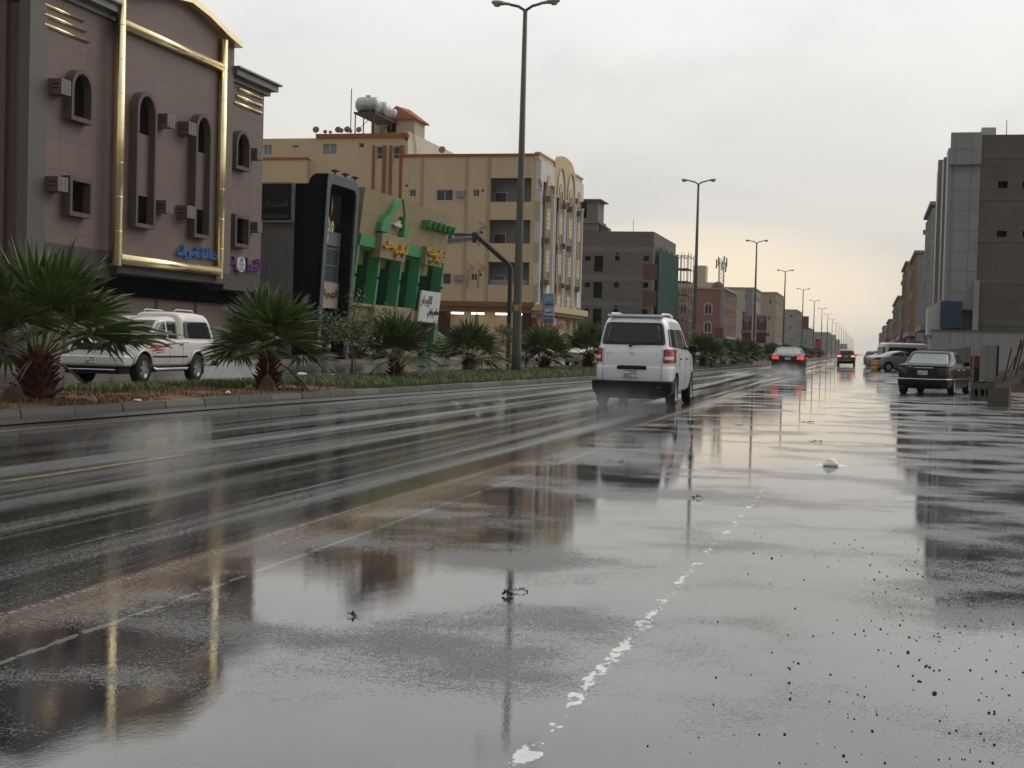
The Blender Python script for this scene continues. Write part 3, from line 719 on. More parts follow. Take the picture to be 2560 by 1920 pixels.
    rough = math_(t, 'ADD', mixf(t, out_, .02, .20), math_(t, 'MULTIPLY', grit, .25))
    t.links.new(rough, p.inputs['Roughness'])
    p.inputs['IOR'].default_value = 2.0
    bn = nd(t, 'ShaderNodeBump'); bn.inputs['Distance'].default_value = .010
    t.links.new(grain, bn.inputs['Height']); t.links.new(math_(t, 'ADD', math_(t, 'MULTIPLY', out_, .55), mixf(t, lane, .008, .03)), bn.inputs['Strength'])
    rp = noise(t, vmap(t, pos, (1, .6, 1)), 9, 3, .55)
    b2 = nd(t, 'ShaderNodeBump'); b2.inputs['Distance'].default_value = .01; b2.inputs['Strength'].default_value = .022
    t.links.new(rp, b2.inputs['Height']); t.links.new(bn.outputs[0], b2.inputs['Normal'])
    t.links.new(b2.outputs[0], p.inputs['Normal'])
    return m
M_road = wet_road('wet asphalt')
M_mark_y = wet_road('worn yellow paint', paintc=(.30, .21, .06)); M_mark_w = wet_road('worn white paint', paintc=(.27, .25, .20))

def kx(y):
    """edge of the central reservation on our side"""
    T = [(-20, -10.75), (16, -10.72), (24, -10.42), (31, -9.95), (48, -9.05), (70, -8.25), (100, -7.6), (160, -7.1), (3000, -7.1)]
    for a, b in zip(T, T[1:]):
        if y <= b[0]: return a[1]+(b[1]-a[1])*(y-a[0])/(b[0]-a[0])
    return -7.1
def strip(mb, fx0, fx1, ys, z):
    pts = []; 
    for y in ys: pts += [(fx0(y), y, z), (fx1(y), y, z)]
    mb.add(pts, [(2*i, 2*i+1, 2*i+3, 2*i+2) for i in range(len(ys)-1)])
g_ = MB(); g_.quad((-2500, -400, -.04), (2500, -400, -.04), (2500, 5200, -.04), (-2500, 5200, -.04))
structure('ground', g_, pm('damp sand', (.20, .135, .085), .8, .3, .7, bump=.6, bscale=22, dirt=(.10, .07, .05)))
g_ = MB(); ys_ = [-15+i*15 for i in range(20)]+[300, 500, 1000, 3000]
strip(g_, lambda y: -26.3, lambda y: 12, sorted(set(ys_)), 0); structure('road', g_, M_road)
YS = [-15, 0, 8, 12]+list(range(16, 60, 2))+list(range(60, 170, 10))+[200, 300, 600, 1500, 2900]
for f, wd, m, nm in ((lambda y: kx(y)+.60, .14, M_mark_y, 'road_marking'),):
    g_ = MB(); strip(g_, f, lambda y: f(y)+wd, YS, .0018); structure(nm, g_, m)
g_ = MB(); 
for y0 in [6.2, 12.6+0*1]+[22+9*i for i in range(22)]:
    if y0 < 7: continue
    g_.quad((-6.72, y0-2.4, .0018), (-6.60, y0-2.4, .0018), (-6.60, y0+.8, .0018), (-6.72, y0+.8, .0018))
structure('road_marking', g_, M_mark_y)
g_ = MB(); strip(g_, lambda y: -3.09, lambda y: -2.93, [0, 5, 10, 20, 40, 70, 120, 200, 400], .00025); structure('road_marking', g_, wet_road('worn lane line', paintc=(.25, .235, .20), line=(-3.01, 0.0, .030, 0)))
g_ = MB(); strip(g_, lambda y: -1.11+.012*(y-4), lambda y: -.75+.012*(y-4), [2, 4, 6, 9, 13], .00025); structure('road_marking', g_, wet_road('broken white line', paintc=(.66, .66, .63), line=(-.978, .012, .056, 1)))
# sandy verge on the right with a ragged edge
g_ = MB(); rnd = random.Random(11)
ys_ = [30+i*.9 for i in range(75)]; edge = {y: 4.1+.35*math.sin(y*.31)+.22*math.sin(y*1.1+1)+rnd.uniform(-.1, .1)+(1.6 if y < 37 else 0)*max(0, (37-y)/7) for y in ys_}
strip(g_, lambda y: edge[y], lambda y: 30, ys_, .012); structure('sand_verge', g_, pm('wet orange sand', (.17, .095, .05), .65, .3, 1.2, bump=.8, bscale=18, dirt=(.09, .06, .045)))
# left pavement
g_ = MB(); g_.box(-30.5, -26.3, 30, 420, -.02, .14); structure('pavement', g_, grid_mat('paving', (.17, .15, .14), (.06, .055, .05), .6, .6, .012, ax='y', rough=.35, var=.25))
# central reservation: soil body, kerb stones on both sides
g_ = MB(); pts = []
for y in YS: pts += [(kx(y)-.17, y, .165), (-12.2, y, .215), (-13.55, y, .165)]
g_.add(pts, [f for i in range(len(YS)-1) for f in ((3*i, 3*i+1, 3*i+4, 3*i+3), (3*i+1, 3*i+2, 3*i+5, 3*i+4))])
structure('median_soil', g_, pm('median soil', (.155, .085, .045), .9, .35, 1.6, bump=.9, bscale=25, dirt=(.075, .045, .028)))
g_ = MB(); rnd = random.Random(5)
y = 3.0
while y < 420:
    l = 1.25 if y < 160 else 12
    for sd_ in (0, 1):
        xo = (lambda q: kx(q)) if sd_ == 0 else (lambda q: -13.7); s_ = 1 if sd_ == 0 else -1
        a, b = y+.012, y+l-.012; j = rnd.uniform(-.006, .006); ww = .17
        A, B = xo(a)+j, xo(b)+j
        g_.m = rnd.choice((0, 0, 1))
        g_.add([(A, a, -.02), (A-s_*.015, a, .10), (A-s_*.04, a, .185+j), (A-s_*ww, a, .19+j), (A-s_*ww, a, -.02), (B, b, -.02), (B-s_*.015, b, .10), (B-s_*.04, b, .185+j), (B-s_*ww, b, .19+j), (B-s_*ww, b, -.02)],
               [(0, 1, 6, 5), (1, 2, 7, 6), (2, 3, 8, 7), (3, 4, 9, 8), (0, 4, 3, 2, 1), (5, 6, 7, 8, 9)])
        if sd_ == 0:
            g_.m = 2; g_.add([(A+.002, a-.012, .0), (A+.07, a-.012, .012), (B+.07, b+.012, .012), (B+.002, b+.012, .0), (A+.002, a-.012, .06), (B+.002, b+.012, .06)], [(0, 1, 2, 3), (1, 4, 5, 2)])
    y += l
structure('kerb', g_, [pm('kerb concrete', (.075, .075, .072), .6, .25, 2.5, streak=.15), pm('kerb concrete worn', (.06, .06, .058), .45, .3, 3), pm('gutter grime', (.035, .03, .026), .5, .3, 3)])

# ---------------------------------------------------------------- plants
def leaf_mat(name, c1, c2, tip=(.20, .17, .07), tr=.15):
    m, t, p = new_mat(name)
    pos = nd(t, 'ShaderNodeNewGeometry').outputs['Position']
    c = mixc(t, smooth(t, noise(t, pos, 5, 4), .35, .65), c1, c2)
    c = mixc(t, math_(t, 'MULTIPLY', smooth(t, noise(t, pos, 2.3, 3), .60, .72), .5), c, tip)
    t.links.new(c, p.inputs['Base Color']); p.inputs['Roughness'].default_value = .42
    p.inputs['Subsurface Weight'].default_value = 0
    tr_ = nd(t, 'ShaderNodeBsdfTranslucent'); t.links.new(c, tr_.inputs[0])
    mx = nd(t, 'ShaderNodeMixShader'); mx.inputs[0].default_value = tr
    t.links.new(p.outputs[0], mx.inputs[1]); t.links.new(tr_.outputs[0], mx.inputs[2])
    t.links.new(mx.outputs[0], t.nodes['Material Output'].inputs[0]); return m
M_palm = leaf_mat('palm green', (.040, .070, .016), (.080, .108, .030))
M_dead = leaf_mat('dead frond', (.16, .085, .035), (.10, .05, .025), (.05, .03, .02))
M_boot = pm('palm boots', (.075, .032, .018), .85, .5, 7, bump=.8, bscale=30, dirt=(.16, .10, .06))
M_leafb = leaf_mat('shrub leaf', (.055, .085, .025), (.085, .115, .04)); M_bark = pm('bark', (.10, .075, .05), .9, .3, 8, bump=.7)
def fan(mb, o, d, up, Ls, nseg, spread, droop, rnd, plen, pr=.011):
    """one fan leaf: petiole from o along d, then pleated segments"""
    d = d.normalized(); side = d.cross(up).normalized(); nrm = side.cross(d).normalized()
    p0 = V(o); n = 5; path = []
    for i in range(n+1):
        t_ = i/n; path.append(p0+d*plen*t_+V((0, 0, -1))*droop*.35*plen*t_*t_)
    mb.m = 1; mb.tube(path, [pr*1.7, pr*1.4, pr*1.2, pr, pr, pr*.8], 5); mb.m = 0
    c = path[-1]; d2 = (path[-1]-path[-2]).normalized(); side = d2.cross(up).normalized(); nrm = side.cross(d2).normalized()
    dth = spread*2/nseg; cup = rnd.uniform(.05, .35)
    for k in range(nseg):
        th = -spread+dth*(k+.5)+rnd.uniform(-.3, .3)*dth; L_ = Ls*(1-.28*(abs(th)/spread)**2)*rnd.uniform(.88, 1.06)
        dr = d2*math.cos(th)+side*math.sin(th)-nrm*cup*abs(math.sin(th)); dr.normalize()
        tn = (-d2*math.sin(th)+side*math.cos(th)).normalized(); nn = dr.cross(tn).normalized(); tw = (1 if k % 2 else -1)*.45
        wv = (tn*math.cos(tw)+nn*math.sin(tw)); pts = []
        dd = droop*rnd.uniform(.6, 1.5)
        for r_, wf in ((.04, .25), (.30, 1.0), (.56, 1.0), (.80, .55), (1.0, .05)):
            rr = r_*L_; wdt = min(r_, .58)*L_*dth*.60*(wf if r_ > .56 else 1)
            p = c+dr*rr+V((0, 0, -1))*dd*L_*max(0, r_-.35)**2*1.25
            pts += [p-wv*wdt, p+wv*wdt]
        mb.add(pts, [(2*i, 2*i+1, 2*i+3, 2*i+2) for i in range(4)])
PALMS = {}
def fan_palm(seed, nleaf=30, Ls=.78, trunk_h=.55, trunk_r=.24, pl=.62, seg=30, base=(0, 0, 0)):
    rnd = random.Random(seed)
    root = thing('fan_palm', base, None, None)
    tk = MB(); tk.smooth = True
    tk.lathe([(trunk_r*1.15, -.08), (trunk_r*1.1, .05), (trunk_r*.95, trunk_h*.5), (trunk_r*.8, trunk_h), (trunk_r*.4, trunk_h*1.15), (.001, trunk_h*1.2)], 'z', 14)
    tk.smooth = False
    nb = 64
    for i in range(nb):                                   # cut leaf bases sticking up and out
        t_ = i/nb; a = i*2.39996; z = .02+trunk_h*.98*t_; r0 = trunk_r*(1.08-.35*t_); l = rnd.uniform(.14, .26)*(1-.25*t_)
        o_ = V((math.cos(a)*r0*.85, math.sin(a)*r0*.85, z)); out = V((math.cos(a), math.sin(a), rnd.uniform(.5, 1.25) if t_ > .12 else rnd.uniform(-.1, .6))).normalized()
        sd_ = V((-math.sin(a), math.cos(a), 0)); w0 = rnd.uniform(.055, .08)
        tp = o_+out*l; nn = out.cross(sd_)*.018
        tk.add([o_-sd_*w0, o_+sd_*w0, o_+out*l*.6+sd_*w0*.55+V((0, 0, .01)), tp+sd_*.012, tp-sd_*.012, o_+out*l*.6-sd_*w0*.55, o_-nn*2.2, tp-nn], [(0, 1, 2, 5), (5, 2, 3, 4), (1, 6, 7, 3, 2), (6, 0, 5, 4, 7), (3, 7, 4)])
    tk.build('trunk', M_boot, root, fix=False, world=False)
    cr = MB()
    for i in range(nleaf):
        t_ = (i+.5)/nleaf; a = i*2.39996+rnd.uniform(-.3, .3); el_ = math.radians(88-74*t_**.9+rnd.uniform(-7, 7))
        d = V((math.cos(a)*math.cos(el_), math.sin(a)*math.cos(el_), math.sin(el_)))
        o_ = V((math.cos(a)*.05, math.sin(a)*.05, trunk_h*1.02-.10*t_))
        up = V((0, 0, 1)) if el_ < 1.3 else V((-math.cos(a), -math.sin(a), .3))
        fan(cr, o_, d, up, Ls*rnd.uniform(.85, 1.08), seg, math.radians(rnd.uniform(88, 118)), .06+.30*t_*rnd.uniform(.5, 1.5), rnd, pl*rnd.uniform(.75, 1.12)*(1-.15*(t_ < .3)))
    cr.build('crown', [M_palm, pm('petiole', (.10, .12, .045), .5, .2, 6)], root, fix=False, world=False)
    dd = MB()
    for i in range(4):
        a = rnd.uniform(0, 6.28); d = V((math.cos(a), math.sin(a), rnd.uniform(-.35, -.1)))
        fan(dd, (math.cos(a)*.12, math.sin(a)*.12, trunk_h*.9), d, V((0, 0, 1)), Ls*.75, 16, math.radians(32), 1.1, rnd, pl*.55)
    dd.build('dead_frond', [M_dead, M_dead], root, fix=False, world=False)
    return root
def young_tree(seed, loc, h, cr_r, label, group, leaves=900):
    rnd = random.Random(seed); root = thing('young_tree', loc, label, 'tree', group)
    tk = MB(); tips = []
    tk.tube([(0, 0, -.05), (.02, .01, h*.3), (-.01, .03, h*.55), (.02, 0, h*.8)], [.035, .03, .024, .012], 8)
    tk.tube([(.10, .02, -.05), (.09, .02, h*.33)], .014, 6)
    for i in range(13):
        z = h*rnd.uniform(.40, .80); a = rnd.uniform(0, 6.28); l = cr_r*rnd.uniform(.5, 1.0); 
        e = V((math.cos(a)*l, math.sin(a)*l, z+l*rnd.uniform(.1, .8))); m_ = V((math.cos(a)*l*.5, math.sin(a)*l*.5, z+l*rnd.uniform(.3, .5)))
        tk.tube([(0, 0, z), m_, e], [.013, .009, .004], 5); tips += [m_, e, (m_+e)/2]
    tk.build('trunk', M_bark, root, world=False)
    lf = MB()
    for i in range(leaves):
        c = rnd.choice(tips)+V([rnd.gauss(0, cr_r*.16) for _ in range(3)]); a = V([rnd.uniform(-1, 1) for _ in range(3)]).normalized(); b = a.orthogonal().normalized(); l, w_ = rnd.uniform(.03, .055), rnd.uniform(.012, .022)
        lf.add([c-a*l, c+b*w_, c+a*l, c-b*w_], [(0, 1, 2, 3)])
    lf.build('crown', M_leafb, root, fix=False, world=False); return root

# ---------------------------------------------------------------- building helpers
M_darkin = pm('dark interior', (.008, .008, .009), 1.0, ior=1.04)
M_win = glass('window glass', (.018, .022, .026), .08)
M_winpale = pm('pale blind', (.20, .23, .25), .35, .2, 1.5)
M_alu = pm('grey aluminium', (.20, .20, .205), .45, .1, 4)
M_white = pm('white frame', (.55, .55, .53), .5, .1, 4)
M_acw = pm('air conditioner casing', (.38, .36, .32), .55, .2, 5, streak=.3); M_slot = pm('louvre shadow gap', (.02, .018, .018), .8)
def wall_open(mb, F, u0, u1, z0, z1, ops, depth=.22):
    """wall face with real openings and reveals"""
    us = sorted({u0, u1}|{max(u0, min(u1, k)) for o in ops for k in o[:2]}); zs = sorted({z0, z1}|{max(z0, min(z1, k)) for o in ops for k in o[2:4]})
    mb.M = F
    for a, b in zip(us, us[1:]):
        for c, d in zip(zs, zs[1:]):
            mu, mz = (a+b)/2, (c+d)/2
            if any(o[0] < mu < o[1] and o[2] < mz < o[3] for o in ops): continue
            mb.quad((a, 0, c), (b, 0, c), (b, 0, d), (a, 0, d))
    for o in ops:
        a, b, c, d = o[:4]
        mb.quad((a, 0, c), (a, -depth, c), (a, -depth, d), (a, 0, d)); mb.quad((b, 0, c), (b, -depth, c), (b, -depth, d), (b, 0, d))
        mb.quad((a, 0, d), (b, 0, d), (b, -depth, d), (a, -depth, d)); mb.quad((a, 0, c), (b, 0, c), (b, -depth, c), (a, -depth, c))
    mb.M = None
def window(F, parent, u0, u1, z0, z1, d=-.18, bars=1, fm=None, pane=None, hb=0, fw=.05, sill=False):
    f = MB(F); a, b = d, d+.05
    f.fb(u0, u1, z0, z0+fw, a, b); f.fb(u0, u1, z1-fw, z1, a, b); f.fb(u0, u0+fw, z0+fw, z1-fw, a, b); f.fb(u1-fw, u1, z0+fw, z1-fw, a, b)
    for i in range(bars): c = u0+(u1-u0)*(i+1)/(bars+1); f.fb(c-fw*.45, c+fw*.45, z0+fw, z1-fw, a, b-.004)
    for i in range(hb): c = z0+(z1-z0)*(i+1)/(hb+1); f.fb(u0+fw, u1-fw, c-fw*.45, c+fw*.45, a, b-.008)
    if sill: f.fb(u0-.05, u1+.05, z0-.06, z0, -.1, .06)
    w_ = f.build('window', fm or M_white, parent)
    p = MB(F); p.fb(u0+.01, u1-.01, z0+.01, z1-.01, a-.01, a+.015); p.build('pane', pane or M_win, w_); return w_
def ac_unit(F, parent, u0, u1, z0, z1, d0=0.0, d1=.42, m=None, slots=True):
    b = MB(F); b.fb(u0, u1, z0, z1, d0, d1)
    o = b.build('air_conditioner', m or M_acw, parent)
    if slots:
        g_ = MB(F); n = 7; w_ = u1-u0; h = z1-z0
        for k in range(n):
            x = u0+w_*(.10+.80*k/(n-1))
            for a, c in ((.15, .45), (.55, .85)): g_.fb(x-w_*.03, x+w_*.03, z0+h*a, z0+h*c, d1-.004, d1+.004)
        for a in (.3, .62): g_.box(u0-.004, u0+.004, d0+(d1-d0)*.2, d0+(d1-d0)*.85, z0+h*a, z0+h*(a+.07))
        g_.build('grille', M_slot, o)
    return o
def arc(u0, u1, z0, z1, n=12, pointed=0.0):
    """outline: square foot, round head whose top is at z1"""
    r = (u1-u0)/2; c = (u0+u1)/2; zc = z1-r*(1+pointed)
    return [(u0, z0), (u1, z0)]+[(c+r*math.cos(math.pi*i/n), zc+r*(1+pointed)*math.sin(math.pi*i/n)) for i in range(n+1)]
def inset(poly, k):
    cx = sum(p[0] for p in poly)/len(poly); u0, u1 = min(p[0] for p in poly), max(p[0] for p in poly); z0, z1 = min(p[1] for p in poly), max(p[1] for p in poly)
    c = (u0+u1)/2; zc = (z0+z1)/2; su = (u1-u0-2*k)/(u1-u0); sz = (z1-z0-2*k)/(z1-z0)
    return [(c+(u-c)*su, zc+(z-zc)*sz) for u, z in poly]

# ================================================================ brown panelled building with gold pipes
FS = street(-28.0); FC = street(-27.7)
brown = thing('panelled_building', (-34, 54, 0), 'brown panelled building with gold pipes framing its facade and arched window surrounds', 'building')
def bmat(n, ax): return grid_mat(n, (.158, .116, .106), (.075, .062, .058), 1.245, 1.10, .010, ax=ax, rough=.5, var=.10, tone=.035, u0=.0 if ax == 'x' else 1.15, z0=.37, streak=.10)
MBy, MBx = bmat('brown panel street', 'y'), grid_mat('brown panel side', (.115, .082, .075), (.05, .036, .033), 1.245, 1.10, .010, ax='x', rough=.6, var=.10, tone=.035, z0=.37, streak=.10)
for q_ in ((44.92, 49.62, 4.36, 13.0), (59.5, 63.5, 4.25, 12.7)): mb = MB(); mb.box(-45, -28.0, *q_); mb.build('wall', MBy, brown)
# projecting middle bay with a low gable
ped = [(49.62, 4.0), (59.5, 4.0), (59.5, 14.15), (58.2, 14.35), (56.2, 14.78), (54.56, 14.98), (52.9, 14.78), (50.9, 14.35), (49.62, 14.15)]
mb = MB(FC); mb.prism(ped, 0, -6.0); mb.build('middle_bay', MBy, brown)
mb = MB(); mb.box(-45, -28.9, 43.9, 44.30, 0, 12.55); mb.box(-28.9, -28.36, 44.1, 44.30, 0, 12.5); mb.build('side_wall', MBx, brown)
mb = MB(); mb.box(-45, -29.5, 44.32, 63.4, 0, 12.6); mb.box(-29.5, -28.34, 44.32, 63.4, 3.62, 12.6); mb.build('core', M_darkin, brown)
mb = MB(); mb.box(-28.36, -27.95, 43.86, 44.92, 0, 13.05); mb.build('corner_pilaster', pm('dark grey cladding', (.085, .075, .07), .5, .15, .6, streak=.15), brown)
M_corn = pm('grey cornice', (.12, .12, .125), .4, .12, 1.5, streak=.1)
for (a, b, z) in ((43.6, 49.60, 13.0), (59.52, 64.15, 12.68)):
    mb = MB(); mb.box(-45, -27.86, a+.25, b-.2 if b > 60 else b, z, z+.22); mb.box(-45, -27.55, a, b, z+.22, z+.50); mb.box(-45, -27.40, a-.1, b+.15 if b > 60 else b, z+.50, z+.58); mb.build('cornice', M_corn, brown)
# dark band and recessed shop front
M_band = pm('band render', (.075, .066, .060), .6, .2, .8, streak=.15)
mb = MB(); mb.box(-29.0, -28.0, 44.92, 49.6, 3.3, 4.36); mb.box(-29.0, -27.72, 49.6, 59.5, 3.55, 4.0); mb.box(-29.0, -28.0, 59.5, 63.5, 3.35, 4.25); mb.build('shop_fascia', M_band, brown)
mb = MB(); mb.box(-29.4, -29.02, 44.4, 63.4, 2.75, 3.6); mb.build('soffit', M_darkin, brown)
M_shut = pm('roller shutter', (.205, .155, .115), .55, .18, .8, streak=.2)
sh_u = [44.95, 48.6, 52.15, 55.75, 59.4, 63.2]
for a, b in zip(sh_u, sh_u[1:]):
    mb = MB(); n = 26
    for k in range(n): z = .18+2.6*k/n; mb.box(-29.42, -29.30-.012*(k % 2), a+.07, b-.07, z, z+2.6/n)
    mb.build('roller_shutter', M_shut, brown)
    mb = MB(); mb.box(-29.45, -29.24, b-.07, b+.07, .14, 2.8); mb.box(-29.24, -29.20, b-.02, b+.02, .14, 2.8); mb.build('shutter_rail', M_alu, brown)
mb = MB(); mb.box(-29.3, -28.02, 63.3, 63.5, 0, 3.4); mb.build('end_pier', M_band, brown)
# window surrounds
M_sur = pm('window surround', (.105, .085, .078), .6, .12, 1.5, streak=.12)
def surround(F, o_, arch, d=.35, fw=.16, mid=None):
    poly = arc(*o_) if arch else [(o_[0], o_[2]), (o_[1], o_[2]), (o_[1], o_[3]), (o_[0], o_[3])]
    inn = inset(poly, fw)
    mb = MB(F); mb.ring(poly, inn, -.02, d); w_ = mb.build('window', M_sur, brown)
    p = MB(F); p.prism(inset(poly, fw-.01), .0, .03); p.build('pane', pm('dark screen', (.007, .006, .006), 1.0, ior=1.04), w_)
    return w_, inn
def box_of(F, zn, xl, xr, xa, ya, yb, d=.35):
    u0 = uz(F, zn, xl, yb, d)[0]; u1 = uz(F, zn, xr, yb, d)[0]
    return u0, u1
def W(F, zl, xl, yb, zr, xr, za, xa, ya, arch, d=.35, **k):
    u0, z0 = uz(F, zl, xl, yb, d); u1 = uz(F, zr, xr, yb, d)[0]; z1 = uz(F, za, xa, ya, d)[1]
    return surround(F, (u0, u1, z0, z1), arch, d, **k)
W(FS, 'R1', 550, 915, 'R1', 718, 'R1', 632, 533, True)
W(FS, 'R2', 483, 160, 'R2', 640, 'R1', 540, 1345, False)
W(FS, 'R1', 1815, 1290, 'R1', 1925, 'R1', 1868, 1000, True)
W(FS, 'R2', 1625, 375, 'R2', 1727, 'R2', 1625, 148, False)
for (zl, xl, yb, xr, xa, ya, pa, pb, yt, ybm) in (('R2', 938, 238, 1075, 1130, 703, 1065, 1150, 1020, 1500), ('R2', 1345, 310, 1455, 1570, 873, 1520, 1590, 1165, 1607)):
    w_, inn = W(FC, zl, xl, yb, zl, xr, 'R1', xa, ya, True)
    zt = uz(FC, 'R1', pa, yt, .1)[1]; zb = uz(FC, 'R1', pa, ybm, .1)[1]; u0 = min(p[0] for p in inn); u1 = max(p[0] for p in inn)
    p = MB(FC); p.fb(u0, u1, zb, zt, .02, .10); p.build('spandrel_panel', MBy, w_)
M_acb = pm('brown metal casing', (.13, .088, .078), .5, .12, 3); M_acf = pm('beige louvre face', (.25, .215, .19), .6, .12, 3)
def ac_brown(F, zn, x0, x1, yt, yb, dd=.5):
    u0, u1, z0, z1 = r4(F, zn, x0, x1, yt, yb, dd)
    o = MB(F).fb(u0, u1, z0, z1, 0, dd).build('air_conditioner', M_acb, brown)
    f = MB(F); f.fb(u0+.02, u1-.02, z0+.02, z1-.02, dd, dd+.012); fo = f.build('front_panel', M_acf, o)
    g_ = MB(F); n = 6
    for k in range(n):
        z = z0+(z1-z0)*(.14+.72*k/(n-1))
        for a, c in ((.14, .44), (.54, .86)): g_.fb(u0+(u1-u0)*a, u0+(u1-u0)*c, z-.014, z+.014, dd+.008, dd+.016)
    for a in (.33, .60): g_.box(u0-.004, u0+.004, dd*.25, dd*.85, z0+(z1-z0)*a, z0+(z1-z0)*a+.04)
    g_.build('grille', M_slot, o)
ac_brown(FS, 'R1', 470, 545, 598, 718); ac_brown(FS, 'R1', 445, 522, 1352, 1465); ac_brown(FC, 'R1', 1285, 1342, 870, 972); ac_brown(FC, 'R1', 1450, 1508, 930, 1030)
ac_brown(FC, 'R1', 1275, 1330, 1537, 1635); ac_brown(FC, 'R1', 1438, 1497, 1575, 1672); ac_brown(FS, 'R1', 1975, 2018, 1137, 1222); ac_brown(FS, 'R2', 1780, 1812, 205, 278)
mb = MB(gable(44.3)); mb.fb(-31.6, -30.85, 6.25, 6.85, 0, .5); mb.build('air_conditioner', M_acb, brown)
M_gold = pm('brushed gold', (.92, .79, .44), .24, .16, 2.5, metal=1.0, fine=.08)
for x0, x1, yt, yb in ((345, 645, 17, 45), (345, 664, 92, 122), (345, 685, 170, 200), (1840, 2012, 668, 696), (1822, 2012, 722, 750), (1803, 2012, 772, 798)):
    u0 = uz(FS, 'R1', x0, yt, .06)[0]; z1 = uz(FS, 'R1', x0, yt, .06)[1]; z0 = uz(FS, 'R1', x0, yb, .06)[1]; u1 = uz(FS, 'R1', x1, yb+90, .06)[0]
    mb = MB(FS); mb.smooth = False; mb.tube([(u0, .03, (z0+z1)/2), (u1, .03, (z0+z1)/2)], (z1-z0)/2*.95, 10); mb.build('gold_strip', M_gold, brown)
def pipe(pts, r, joints=()):
    mb = MB(); mb.tube(pts, r, 20)
    a, b = V(pts[0]), V(pts[-1])
    for t_ in joints: c = a.lerp(b, t_); d = (b-a).normalized(); mb.tube([c-d*.012, c+d*.012], r*1.015, 20, True)
    mb.build('gold_pipe', M_gold, brown)
jt = [i/8 for i in range(1, 8)]
yl = uz(FC, 'R1', 915, 900, .16)[0]; yr = uz(FC, 'R1', 1706, 900, .16)[0]
zb0 = uz(FC, 'R2', 800, 508, .16)[1]; zmid = uz(FC, 'R1', 960, 185, .2)[1]; zlow = uz(FC, 'R2', 835, 462, .2)[1]
X0 = -27.54
pipe([(X0, yl, zb0), (X0, yl, 14.1)], .20, jt); pipe([(X0, yr, zb0-.05), (X0, yr, 14.1)], .20, jt)
pipe([(X0, yl+.2, zmid), (X0, yr-.15, zmid)], .19, [.25, .5, .75]); pipe([(X0+.02, yl+.2, zlow), (X0+.02, yr-.12, zlow)], .20, [.25, .5, .75])
for s_ in (0, 1):
    pp = [p for p in ped[2:6]] if s_ == 0 else [p for p in ped[5:9]]
    mb = MB(FC)
    for (a, za), (b, zb_) in zip(pp, pp[1:]): mb.prism([(a, za-.10), (b, zb_-.10), (b, zb_+.14), (a, za+.14)], -.3, .42)
    mb.build('gold_gable_trim', M_gold, brown)
# signs on it
sg = thing('shop_sign', (-27.7, 57.5, 5), 'blue raised Arabic lettering on the brown facade above the gold bottom pipe', 'sign')
u0, u1 = uz(FC, 'N1', 130, 400, .12)[0], uz(FC, 'N1', 1040, 450, .12)[0]; z1 = uz(FC, 'N1', 200, 180, .12)[1]; z0 = uz(FC, 'N1', 200, 520, .12)[1]
letters('\u062e\u062f\u0645\u0629 \u0627\u0644\u0646\u0642\u0627 \u0644\u0644\u0642\u0635\u0648\u0631 \u0648\u0627\u0644\u0628', FC, u0, u1, z0, z1, .05, .15, pm('blue sign face', (.045, .17, .40), .35, .2, 3), 'lettering', sg, True, .02)
sg = thing('shop_sign', (-28, 62, 5), 'purple raised Arabic lettering with a white oval emblem on the right wing', 'sign')
M_pur = pm('purple sign face', (.105, .018, .16), .4, .15, 4); M_purd = pm('purple line', (.20, .13, .24), .5)
u0, u1 = uz(FS, 'N1', 1185, 650, .12)[0], uz(FS, 'N1', 1470, 650, .12)[0]; z1 = uz(FS, 'N1', 1300, 450, .12)[1]; z0 = uz(FS, 'N1', 1300, 740, .12)[1]
letters('\u0627\u0644\u0635\u062d', FS, u0, u1, z0, z1, .02, .14, M_pur, 'lettering', sg, True, .03)
u0, u1 = uz(FS, 'N1', 1730, 650, .12)[0], uz(FS, 'N1', 2035, 650, .12)[0]; z1 = uz(FS, 'N1', 1880, 520, .12)[1]; z0 = uz(FS, 'N1', 1880, 810, .12)[1]
letters('\u0627\u0644\u0642\u0635\u0627', FS, u0, u1, z0, z1, .02, .14, M_pur, 'lettering', sg, True, .03)
u0, u1, z0, z1 = r4(FS, 'N1', 1510, 1690, 470, 810, .18); c, zc = (u0+u1)/2, (z0+z1)/2
mb = MB(FS); mb.prism([(c+(u1-u0)/2*math.copysign(abs(math.cos(a))**.7, math.cos(a)), zc+(z1-z0)/2*math.copysign(abs(math.sin(a))**.8, math.sin(a))) for a in [i*math.pi/12 for i in range(24)]], .06, .18); em = mb.build('emblem', M_white, sg)
mb = MB(FS); hw = (u1-u0)*.34
mb.fb(c-hw, c+hw, zc-.02, zc+.05, .175, .19); mb.fb(c-hw, c+hw, zc-.26, zc-.20, .175, .19)
for k in range(5): mb.fb(c-hw+.02+k*hw*.45, c-hw+.06+k*hw*.45, zc-.20, zc-.02, .175, .19)
mb.prism([(c-hw*.8, zc+.09), (c+hw*.8, zc+.09), (c+hw*.35, zc+.30), (c-hw*.35, zc+.30)], .175, .19); mb.build('emblem_print', M_purd, em)

